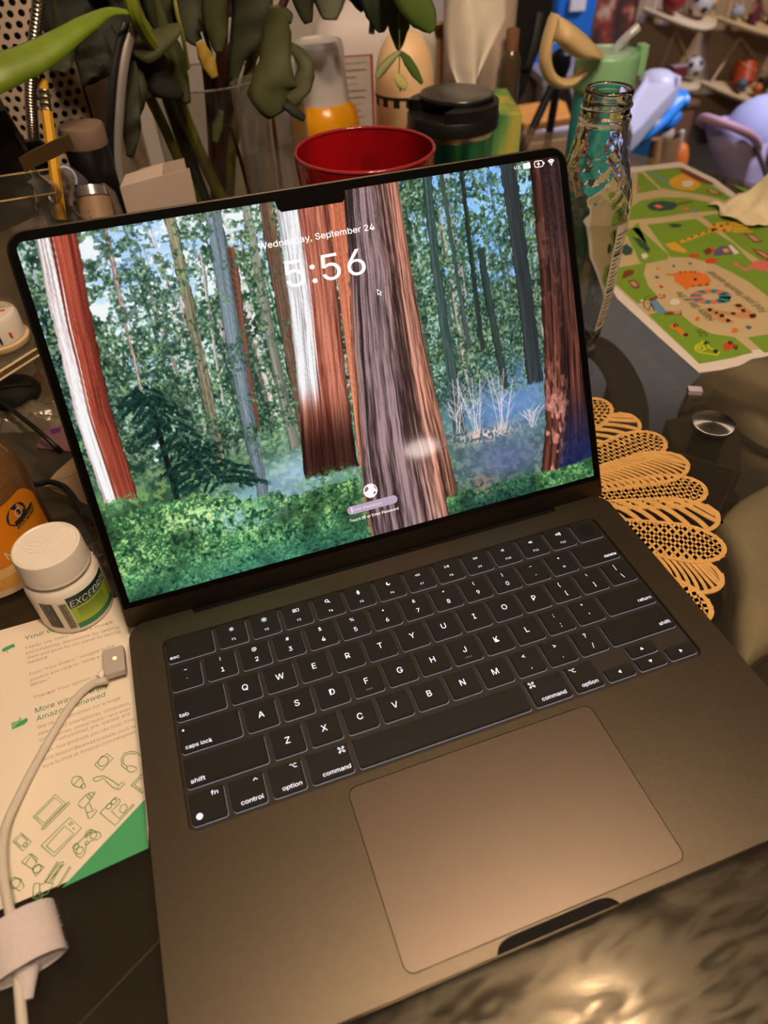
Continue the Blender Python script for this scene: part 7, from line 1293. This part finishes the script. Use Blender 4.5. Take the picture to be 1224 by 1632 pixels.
# ------------------------------------------------------------------ the playroom beyond the table
M_net = mat('net_cream', srgb(206,184,146), 0.8, var=0.04); 
def net_shelf(label, L, Rr, dep_, sag, apex, fl_=0.0):
    L, Rr, apex = Vector(L), Vector(Rr), Vector(apex)
    t = thing('hanging_net_shelf', label, 'shelf', (L+Rr)/2, 'hanging net shelves')
    t.location = (L+Rr)/2; n = 22; front = []
    for i in range(n+1):
        s_ = i/n; p = L.lerp(Rr, s_); k = math.sin(PI*s_); front.append(p+Vector((0,-dep_*k**0.7,-sag*k)))
    back = [L.lerp(Rr,i/n)+Vector((0,0.0,0.004)) for i in range(n+1)]
    b = B(); b.loft([[tuple(p) for p in back],[tuple(p+Vector((0,0,0.004))) for p in front],[tuple(p-Vector((0,0,0.012))) for p in front],[tuple(p-Vector((0,0,0.012))) for p in back]], None, False, False, True); ob('tray', b, M_cream, t)
    b = B(); b.tube(front, 0.008, 8); ob('lip', b, M_cream, t, True)
    for p in (front[1], front[-2]):
        b = B(); b.tube([p, p.lerp(apex,0.5), apex], 0.005, 6); ob('cord', b, M_net, t, True)
    TRAYS.append((L,Rr,dep_,sag)); return t
TRAYS = []
def on_tray(k, s_, fr, up):
    L,Rr,d_,sg = TRAYS[k]; p = L.lerp(Rr,s_); q_ = math.sin(PI*s_); return tuple(p+Vector((0,-d_*q_**0.7*fr,0.012-sg*q_*fr+up)))
net_shelf('cream hanging net shelf holding a red ball and soccer ball, upper left', (1.93848,2.735,-0.19527), (2.26119,2.735,-0.24397), 0.16, 0.03, (2.02246,2.735,0.12008))
net_shelf('cream hanging net shelf holding dark dolls, upper right corner', (2.29442,2.735,-0.25301), (2.68324,2.735,-0.28963), 0.16, 0.035, (2.33398,2.735,0.08742))
net_shelf('cream hanging net shelf with soccer ball and dark red box, lower left', (2.02749,2.735,-0.44219), (2.25707,2.735,-0.46836), 0.13, 0.01, (2.1123,2.735,-0.27961))
net_shelf('cream hanging net shelf with orange bucket and small toys, lower right', (2.28884,2.735,-0.47867), (2.70555,2.735,-0.53208), 0.16, 0.04, (2.44162,2.735,-0.33455))
def soccer(label, c, r_):
    t = thing('soccer_ball', label, 'ball', c); b = B(); b.ball(c, r_, 28, 16); ob('white_skin', b, mat('ball_white', srgb(206,196,190), 0.5), t, True)
    rs_ = random.Random(1); ph = (1+5**0.5)/2
    for v in [Vector(v).normalized() for v in [(0,s,u*ph) for s in (-1,1) for u in (-1,1)]+[(s,u*ph,0) for s in (-1,1) for u in (-1,1)]+[(s*ph,0,u) for s in (-1,1) for u in (-1,1)]]:
        v = Matrix.Rotation(0.5,3,'X')@Matrix.Rotation(0.3,3,'Z')@v; q_ = v.orthogonal().normalized(); w_ = v.cross(q_)
        b = B(); b.add([tuple(Vector(c)+(v*0.97+q_*0.30*math.cos(a)+w_*0.30*math.sin(a)).normalized()*r_*1.055) for a in [2*PI*i/5 for i in range(5)]], [(0,1,2,3,4)]); ob('black_patch', b, M_bk, t)
    return t
def onball(px, py, r_): return px
soccer('soccer ball beside the red ball on the upper hanging shelf', on_tray(0,0.62,0.5,0.050), 0.049)
soccer('soccer ball on the lower hanging shelf above the white tray', on_tray(2,0.74,0.5,0.048), 0.038)
def simple(name, label, cat, b, m, part, smooth=True, group=None, loc=None):
    c = Vector((sum(v[0] for v in b.v)/len(b.v), sum(v[1] for v in b.v)/len(b.v), min(v[2] for v in b.v)))
    t = thing(name, label, cat, c, group); ob(part, b, m, t, smooth); return t
c = on_tray(0,0.26,0.5,0.047); b = B(); b.ball(c, 0.046); t = simple('red_ball', 'red ball on the upper hanging shelf beside the soccer ball', 'ball', b, mat('ball_red', srgb(150,48,40), 0.4), 'ball_skin'); b = B(); b.tube([Vector(c)+Vector((0.047*math.cos(a),-0.02*math.sin(a),0.044*math.sin(a))) for a in [2*PI*i/24 for i in range(25)]], 0.002, 6); ob('seam', b, M_bk, t, True)
b = B(); b.tube([on_tray(0,0.74,0.55,0.024),on_tray(0,0.86,0.6,0.040)], 0.010, 10); t = simple('gold_rattle', 'gold stick toy at the lip of the upper shelf', 'toy', b, mat('gold_toy', srgb(206,168,110), 0.4), 'stick'); b = B(); b.ball(on_tray(0,0.88,0.6,0.043), 0.014); ob('tip', b, MATS['gold_toy'], t, True)
OB = on_tray(3,0.40,0.42,0.058)
t = thing('toy_bucket', 'orange-red toy bucket with pale handle on the lower right shelf', 'bucket', OB); OM_ = T(*OB)@R(18,'Y')@R(-28,'X')
b = B(); b.lathe([(0.036,-0.05),(0.040,-0.048),(0.046,0.035),(0.043,0.035),(0.036,-0.04)], OM_, n=32); ob('bucket', b, mat('bucket_orange', srgb(192,76,36), 0.4), t, 50)
b = B(); b.tube([OM_@Vector((0.046*math.cos(a),-0.046*abs(math.sin(a))*0.95,0.033-0.04*math.sin(a))) for a in [PI*i/16 for i in range(17)]], 0.003, 8); ob('handle', b, mat('handle_pale', srgb(214,150,110), 0.4), t, True)
for nm,lab_,px_,py_,r_,cc in (('toy_egg','small orange egg toy in front of the orange bucket',1167,134,0.020,(206,112,50)),('toy_egg','small slate blue egg toy left of the orange egg',1154,138,0.022,(92,106,124)),('toy_egg','pale pink egg toy at the right of the lower shelf',1205,126,0.022,(190,168,170))):
    cc_ = {1167:on_tray(3,0.46,0.86,0.026),1154:on_tray(3,0.30,0.82,0.029),1205:on_tray(3,0.80,0.5,0.034)}[px_]
    b = B(); b.ball(cc_, r_, sc=(1,1,1.2)); t = simple(nm, lab_, 'toy', b, mat('egg_%d' % px_, srgb(*cc), 0.4), 'shell'); b = B(); b.lathe([(r_*1.01,-0.002),(r_*1.01,0.002)], T(*cc_)); ob('split_line', b, M_bk, t)
c = on_tray(3,0.64,0.62,0.034); b = B(); b.rbox((c[0]-0.03,c[1]-0.02,c[2]-0.022),(c[0]+0.03,c[1]+0.02,c[2]+0.016),0.008); t = simple('toy_car', 'dark green and black toy car right of the orange bucket', 'toy', b, mat('car_dark', srgb(48,52,44), 0.4), 'car_body')
for k in (-1,1): b = B(); b.lathe([(0.010,0),(0.010,0.008)], T(c[0]+k*0.018,c[1]-0.020,c[2]-0.020)@R(90,'X'), n=16); ob('wheel', b, M_bk, t)
c = on_tray(2,0.33,0.5,0.031); b = B(); b.rbox((c[0]-0.03,c[1]-0.03,c[2]-0.03),(c[0]+0.035,c[1]+0.03,c[2]+0.02),0.006); t = simple('red_toy_box', 'dark red toy box beside the lower soccer ball', 'box', b, mat('toy_maroon', srgb(110,40,44), 0.5), 'box_body'); b = B(); b.rbox((c[0]-0.032,c[1]-0.032,c[2]+0.020),(c[0]+0.037,c[1]+0.032,c[2]+0.028),0.006); ob('box_lid', b, mat('toy_pale_lid', srgb(170,140,140), 0.5), t)
for lab_,pos,rot,cc in (('dark-haired doll in maroon lying left on the upper right shelf',on_tray(1,0.32,0.5,0.042),0,(96,36,52)),('dark doll in plum lying right on the upper right shelf',on_tray(1,0.56,0.5,0.042),0,(70,34,56))):
    t = thing('toy_doll', lab_, 'doll', pos); DMx = T(*pos)@R(rot,'Y')
    b = B(); b.lathe([(0.026,-0.04),(0.024,-0.02),(0.014,0.02),(0.008,0.03)], DMx, n=20); ob('dress', b, mat('dress_%d' % cc[0], srgb(*cc), 0.7), t, True)
    b = B(); b.ball((0,0,0.045), 0.018, M=DMx); ob('head', b, mat('doll_skin', srgb(170,120,100), 0.6), t, True)
    b = B(); b.ball((0,0.004,0.050), 0.020, M=DMx); ob('hair', b, M_bk, t, True)
    for k in (-1,1): b = B(); b.tube([(k*0.012,-0.006,0.02),(k*0.03,-0.008,-0.01)], 0.006, 8, M=DMx); ob('arm', b, MATS['doll_skin'], t, True)
c = on_tray(1,0.14,0.55,0.023); b = B(); b.ball(c, 0.024, sc=(1.2,1,0.9)); t = simple('white_plush', 'pale blue-white plush lump at left of the upper right shelf', 'toy', b, mat('plush_white', srgb(176,180,196), 0.9, bump=0.6, bscale=300), 'plush_body')
for k in (-1,1): b = B(); b.ball((c[0]+k*0.014,c[1],c[2]+0.022), 0.008); ob('ear', b, MATS['plush_white'], t, True)
# picture, chest, bin and floor toys
PA, PB = Vector((1.73662,2.76,-0.09747)), Vector((1.9135,2.76,-0.32525))
t = thing('wall_picture', 'dark red and brown picture on the tan wall behind the straw', 'picture', ((PA.x+PB.x)/2,2.765,PB.z))
b = B(); b.box((PA.x,2.755,PB.z),(PB.x,2.779,PA.z)); m = mat('picture_blots', srgb(120,70,50), 0.6, var=0.6, scale=14)
cr2 = m.node_tree.nodes.new('ShaderNodeValToRGB'); nz = [n for n in m.node_tree.nodes if n.type == 'TEX_NOISE'][0]
for p_,c_ in ((0.40,srgb(66,46,36)),(0.50,srgb(150,52,40)),(0.58,srgb(176,134,98))): e_l = cr2.color_ramp.elements.new(p_); e_l.color = (*c_,1)
m.node_tree.links.new(nz.outputs[0], cr2.inputs[0]); m.node_tree.links.new(cr2.outputs[0], m.node_tree.nodes['Principled BSDF'].inputs['Base Color'])
ob('canvas', b, m, t)
for nm,(x0,x1,z0,z1) in (('frame_side',(PA.x-0.008,PA.x,PB.z,PA.z)),('frame_side',(PB.x,PB.x+0.008,PB.z,PA.z)),('frame_bottom',(PA.x-0.008,PB.x+0.008,PB.z-0.008,PB.z))):
    b = B(); b.box((x0,2.748,z0),(x1,2.779,z1)); ob(nm, b, mat('frame_brown', srgb(96,66,46), 0.5), t)
wp = thing('wooden_chest', 'brown wooden chest against the wall behind the white tray', 'chest', (2.16501,2.66,-0.71549))
xa, xb = 1.95935, 2.15568
zt = -0.51652
b = B(); b.rbox((xa,2.56,FZ),(xb,2.74,zt),0.008); ob('chest_body', b, mat('chest_brown', srgb(120,84,56), 0.6, var=0.08, scale=12, stretch=(1,1,8)), wp)
b = B(); b.rbox((xa-0.01,2.55,zt),(xb+0.01,2.75,zt+0.02),0.008); ob('chest_lid', b, MATS['chest_brown'], wp)
c = (1.91079,2.3,-0.60888)
rt2 = thing('red_toy_bottle', 'red and orange toy with white spout on the floor by the chest', 'toy', (c[0],c[1],FZ)); zz0 = FZ
h_ = -0.50782-FZ
b = B(); b.lathe([(0.030,0),(0.036,0.01),(0.036,h_*0.45)], T(c[0],c[1],FZ), n=28); ob('red_body', b, mat('toy_red', srgb(196,56,36), 0.4), rt2, 50)
b = B(); b.lathe([(0.0365,h_*0.22),(0.0365,h_*0.34)], T(c[0],c[1],FZ), n=28); ob('black_band', b, M_bk, rt2, 50)
b = B(); b.lathe([(0.036,h_*0.45),(0.034,h_*0.62),(0.022,h_*0.76),(0.010,h_*0.80)], T(c[0],c[1],FZ), n=28); ob('orange_top', b, mat('toy_orange', srgb(222,118,44), 0.4), rt2, True)
b = B(); b.tube([(c[0]-0.01,c[1],FZ+h_*0.74),(c[0]-0.022,c[1]-0.01,FZ+h_*1.0)], 0.008, 10); ob('spout', b, M_white, rt2, True)
# high chair: white tray, blue arms, tan legs
hc = thing('high_chair', 'white-trayed high chair with blue arms behind the straw bottle', 'high chair', (2.09507,2.68823,-0.74))
tr0 = [(1.14174,1.62299),(1.24941,1.75206),(1.38069,1.89339),(1.4492,1.95621),(1.47197,1.90246),(1.46718,1.84839),(1.41542,1.7828),(1.33135,1.71061),(1.20012,1.59419),(1.1103,1.51006),(1.04851,1.45905)]
def hull_scale(P, k): 
    cx = sum(p[0] for p in P)/len(P); cy = sum(p[1] for p in P)/len(P); return [(cx+(x-cx)*k, cy+(y_-cy)*k) for x,y_ in P]
M_tray = mat('tray_white', srgb(206,204,214), 0.4, var=0.02)
if area(tr0) < 0: tr0 = tr0[::-1]
b = B(); b.loft([[(x,y_,z_) for x,y_ in hull_scale(tr0,k)] for k,z_ in ((0.93,-0.245),(1.0,-0.225),(1.0,-0.200),(0.90,-0.200),(0.87,-0.212))], None, True, True); ob('tray', b, M_tray, hc, 50)
cc_ = (1.42811,1.90087,-0.2); b = B(); b.lathe([(0.055,-0.006),(0.05,0.004),(0.03,0.016),(0.001,0.02)], T(cc_[0],cc_[1],-0.208), n=28); ob('cup_ring', b, M_tray, hc, True)
b = B(); b.tube(smooth_path([Vector(p) for p in [(1.48972,1.84782,-0.26),(1.45339,1.85131,-0.26),(1.40744,1.83256,-0.28),(1.34235,1.79758,-0.3),(1.305,1.79668,-0.32)]],5), [0.042]*4+[0.05]*17, 12, flat=0.6); ob('blue_arm', b, mat('chair_blue', srgb(40,138,226), 0.35), hc, True)
b = B(); b.tube(smooth_path([Vector(p) for p in [(1.63081,2.03172,-0.36),(1.60109,2.02196,-0.38),(1.58333,2.04316,-0.4)]],5), 0.022, 10); ob('blue_buckle', b, MATS['chair_blue'], hc, True)
ct = Vector((1.52721,2.02328,-0.42))
b = B(); b.rbox((ct.x-0.12,ct.y-0.02,-0.60),(ct.x+0.02,ct.y+0.22,-0.36),0.03); ob('seat_shell', b, mat('chair_teal', srgb(30,84,110), 0.4), hc)
for k,(dx_,dy_) in enumerate(((-0.12,0.0),(0.06,0.0),(-0.12,0.25),(0.06,0.25))):
    b = B(); b.tube([(ct.x+dx_*0.6,ct.y+dy_,-0.42),(ct.x+dx_*1.3,ct.y+dy_,FZ)], 0.022, 10); ob('leg', b, mat('leg_tan', srgb(170,124,76), 0.5), hc, True)
tn_ = thing('tan_bin', 'tan cylindrical toy bin in front of the brown chest', 'bin', (1.98138,2.44326,-0.74)); tc2 = (1.68982,2.15,-0.46011)
b = B(); b.lathe([(0.055,FZ),(0.06,FZ+0.01),(0.065,tc2[2]),(0.060,tc2[2]),(0.055,FZ+0.02)], T(tc2[0],2.15,0), n=32); ob('bin_wall', b, mat('bin_tan', srgb(150,112,70), 0.6), tn_, 50)
b = B(); b.ball((tc2[0]-0.01,2.14,tc2[2]+0.008), 0.04, sc=(1,1,0.8)); ob('filling', b, mat('bin_filling', srgb(196,170,140), 0.8), tn_, True)
# doll stroller
ds = thing('doll_stroller', 'lilac doll stroller with round hood at the right edge', 'stroller', (2.08524,2.06651,-0.74))
M_lil = mat('stroller_lilac', srgb(176,160,186), 0.8, var=0.06, bump=0.3, bscale=300); M_hood = mat('stroller_hood', srgb(196,200,236), 0.8, var=0.05, bump=0.3, bscale=200)
SY = 1.70
hcn = Vector((1.77203,1.78,-0.35637))
b = B(); rings = []
for i in range(13):
    a = math.radians(-15+i*16); ring_ = []
    for j in range(15):
        f_ = PI*j/14; ring_.append((hcn.x-0.125*math.cos(a)*math.sin(f_), hcn.y+0.14*math.cos(f_)*0.9, hcn.z-0.02+0.112*math.sin(a)*math.sin(f_)))
    rings.append(ring_)
b.loft(rings, closed=False); o = ob('hood', b, M_hood, ds, True); o.modifiers.new('t','SOLIDIFY').thickness = 0.006
b = B(); b.tube(smooth_path([Vector(p) for p in [(1.46088,1.7,-0.28675),(1.40973,1.66,-0.26129),(1.38932,1.62,-0.24302),(1.41162,1.58,-0.24796),(1.4619,1.56,-0.26569),(1.52122,1.57,-0.2926),(1.57821,1.6,-0.33018),(1.62389,1.64,-0.37048)]],6), 0.0115, 12); ob('bumper_bar', b, mat('bumper_pink', srgb(196,150,160), 0.6), ds, True)
top_ = [Vector(p) for p in [(1.42462,1.66,-0.2693),(1.43511,1.6,-0.26951),(1.50126,1.58,-0.29899),(1.57573,1.6,-0.33964),(1.79751,1.75,-0.3781),(1.82458,1.9,-0.36578),(1.65156,1.85,-0.32615)]]
bot_ = [Vector(p) for p in [(1.5194,1.66,-0.42054),(1.52221,1.62,-0.41894),(1.56404,1.6,-0.43429),(1.63009,1.62,-0.45923),(1.78715,1.72,-0.49572),(1.80497,1.82,-0.48138),(1.68183,1.8,-0.45291)]]
b = B(); b.loft([[tuple(p) for p in bot_],[tuple(p.lerp(q_,0.5)*1.0+Vector((0,0,-0.004))) for p,q_ in zip(bot_,top_)],[tuple(p) for p in top_]], None, True, False); o = ob('seat_fabric', b, M_lil, ds, 60); o.modifiers.new('t','SOLIDIFY').thickness = 0.006
b = B(); b.tube(smooth_path([Vector(p) for p in [(1.56432,1.59,-0.33213),(1.59537,1.58,-0.37621),(1.63323,1.57,-0.42954)]],5), 0.007, 8); ob('side_tube', b, mat('tube_grey', srgb(110,96,100), 0.4, 0.4), ds, True)
for p in (bot_[0],bot_[2],bot_[4],bot_[6]):
    b = B(); b.tube([p, Vector((p.x+0.02,p.y,FZ+0.035))], 0.007, 8); ob('leg', b, MATS['tube_grey'], ds, True)
    b = B(); b.lathe([(0.035,-0.01),(0.035,0.01)], T(p.x+0.02,p.y,FZ+0.035)@R(90,'Y'), n=24); ob('wheel', b, M_blackp, ds, 50)
# play table, books, stand and blue chairs, black backpack
pt = thing('play_table', 'low pale grey play table behind the beige flip lid', 'table', (2.40335,3.96309,-0.74))
to = [(1.38412,2.62172),(1.52063,2.72956),(1.60777,2.70586),(1.67432,2.57688),(1.56162,2.40237),(1.44839,2.36353),(1.33776,2.40191)]
if area(to) < 0: to = to[::-1]
b = B(); b.prism(to, -0.325, -0.30); ob('table_top', b, mat('play_table_grey', srgb(150,140,142), 0.5), pt)
for x,y_ in (to[0],to[2],to[4],to[6]):
    cx = sum(p[0] for p in to)/len(to); cy = sum(p[1] for p in to)/len(to); x += (cx-x)*0.12; y_ += (cy-y_)*0.12
    b = B(); b.rbox((x-0.02,y_-0.02,FZ),(x+0.02,y_+0.02,-0.325),0.006); ob('leg', b, mat('play_table_leg', srgb(120,104,98), 0.5), pt)
tp_ = thing('black_tripod', 'black tripod legs standing in front of the low grey table', 'tripod', (0.80642,1.45,-0.20025))
ap = Vector((0.82465,1.45,-0.04337))
for q_ in ((0.7303,1.4,-0.16618),(0.81628,1.45,-0.19091),(1.0108,1.62,-0.23723)):
    v = Vector(q_)-ap; e2_ = ap+v*((FZ-ap.z)/v.z); b = B(); b.tube([ap, e2_], 0.009, 10); ob('leg', b, M_blackp, tp_, True)
b = B(); b.lathe([(0.016,-0.01),(0.022,0.01),(0.02,0.03),(0.008,0.04)], T(ap.x,ap.y,ap.z), n=20); ob('collar', b, M_blackp, tp_, True)
zb_ = FZ
for k,(nm_,lab_,cc,dz) in enumerate((('storage_box','tan storage box lowest in the stack behind the tripod legs',(190,150,116),0.10),('picture_book','white picture book in the middle of the stack behind the tripod',(200,192,196),0.035),('picture_book','orange picture book topmost of the stack behind the tripod',(226,150,60),0.03))):
    c = Vector((1.0475,1.85,-0.27739)); zA = (FZ, -0.29057, -0.26434, -0.24179); z0, z1 = zA[k], zA[k+1]
    b = B(); b.rbox((c.x-0.11,c.y-0.08+k*0.01,z0),(c.x+0.09,c.y+0.10,z1-0.002),0.006); t = simple(nm_, lab_, 'box' if k == 0 else 'book', b, mat('stack_%d' % k, srgb(*cc), 0.6, var=0.1), 'cover', False)
    b = B(); b.box((c.x-0.09,c.y-0.083+k*0.01,z0+(z1-z0)*0.35),(c.x+0.07,c.y-0.079+k*0.01,z0+(z1-z0)*0.65)); ob('spine_band', b, mat('spine_%d' % k, srgb(int(cc[0]*0.7),int(cc[1]*0.7),int(cc[2]*0.7)), 0.6), t)
def crate(lab_, c, w_, d_, h_, cc):
    t = thing('toy_crate', lab_, 'crate', c, 'blue toy crates'); m = mat('crate_%d' % cc[2], srgb(*cc), 0.35); Mx = T(*c)@R(-14,'Z')
    b = B(); rr_ = lambda k: rrect(-w_/2*k,-d_/2*k,w_/2*k,d_/2*k,min(w_,d_)*0.22*k,6)
    b.loft([[(x,y_,z_) for x,y_ in rr_(k)] for k,z_ in ((0.80,0.0),(0.86,0.01),(1.0,h_),(0.96,h_),(0.82,0.015))], Mx, True, True); ob('tub', b, m, t, 50)
    b = B(); b.tube([Mx@Vector((x,y_,h_)) for x,y_ in rr_(1.02)+rr_(1.02)[:1]], 0.008, 8); ob('rim', b, m, t, True)
    b = B(); b.rbox((-0.03,-d_/2-0.016,h_*0.55),(0.03,-d_/2+0.004,h_*0.72),0.006, Mx); ob('handle', b, M_white, t)
xx = Vector((1.4508,2.62993,-0.3)); crate('bright blue rounded toy crate nearest the beige flip lid', (xx.x,xx.y,-0.30), 0.15, 0.10, 0.115, (30,128,226))
xx = Vector((1.59742,2.6878,-0.3)); crate('taller deep blue toy crate behind the bright blue one', (xx.x+0.02,xx.y+0.04,-0.30), 0.17, 0.09, 0.24, (40,120,205))
bk = thing('black_backpack', 'tall black backpack behind the cork vial', 'backpack', (0.58163,1.15,-0.01619))
pol = [Vector(p) for p in [(0.50539,1.12,0.19022),(0.58952,1.12,0.18467),(0.58898,1.12,0.13027),(0.57914,1.12,0.08981),(0.56539,1.12,0.05657),(0.55218,1.12,0.01278),(0.53753,1.12,-0.0024),(0.52182,1.12,0.0161)]]
xm = sum(p.x for p in pol)/len(pol); zm = sum(p.z for p in pol)/len(pol)
b = B(); b.loft([[(xm+(p.x-xm)*k, 1.12+dy, zm+(p.z-zm)*k) for p in pol] for k,dy in ((0.92,-0.02),(1,0.0),(1,0.10),(0.92,0.12))], None, True, True); ob('bag_body', b, mat('backpack_black', srgb(18,18,20), 0.7, bump=0.3, bscale=500), bk, 60)
b = B(); b.tube(smooth_path([Vector(p) for p in [(0.56212,1.09,0.12844),(0.55391,1.085,0.08941),(0.54926,1.09,0.06023),(0.54883,1.1,0.05144)]],5), 0.006, 8, flat=0.5); ob('strap', b, mat('strap_grey', srgb(60,60,64), 0.6), bk, True)
b = B(); b.lathe([(0.02,FZ),(0.016,-0.00515)], T(pol[5].x+0.0,1.17,0), n=16); ob('stool_post', b, M_black, bk)
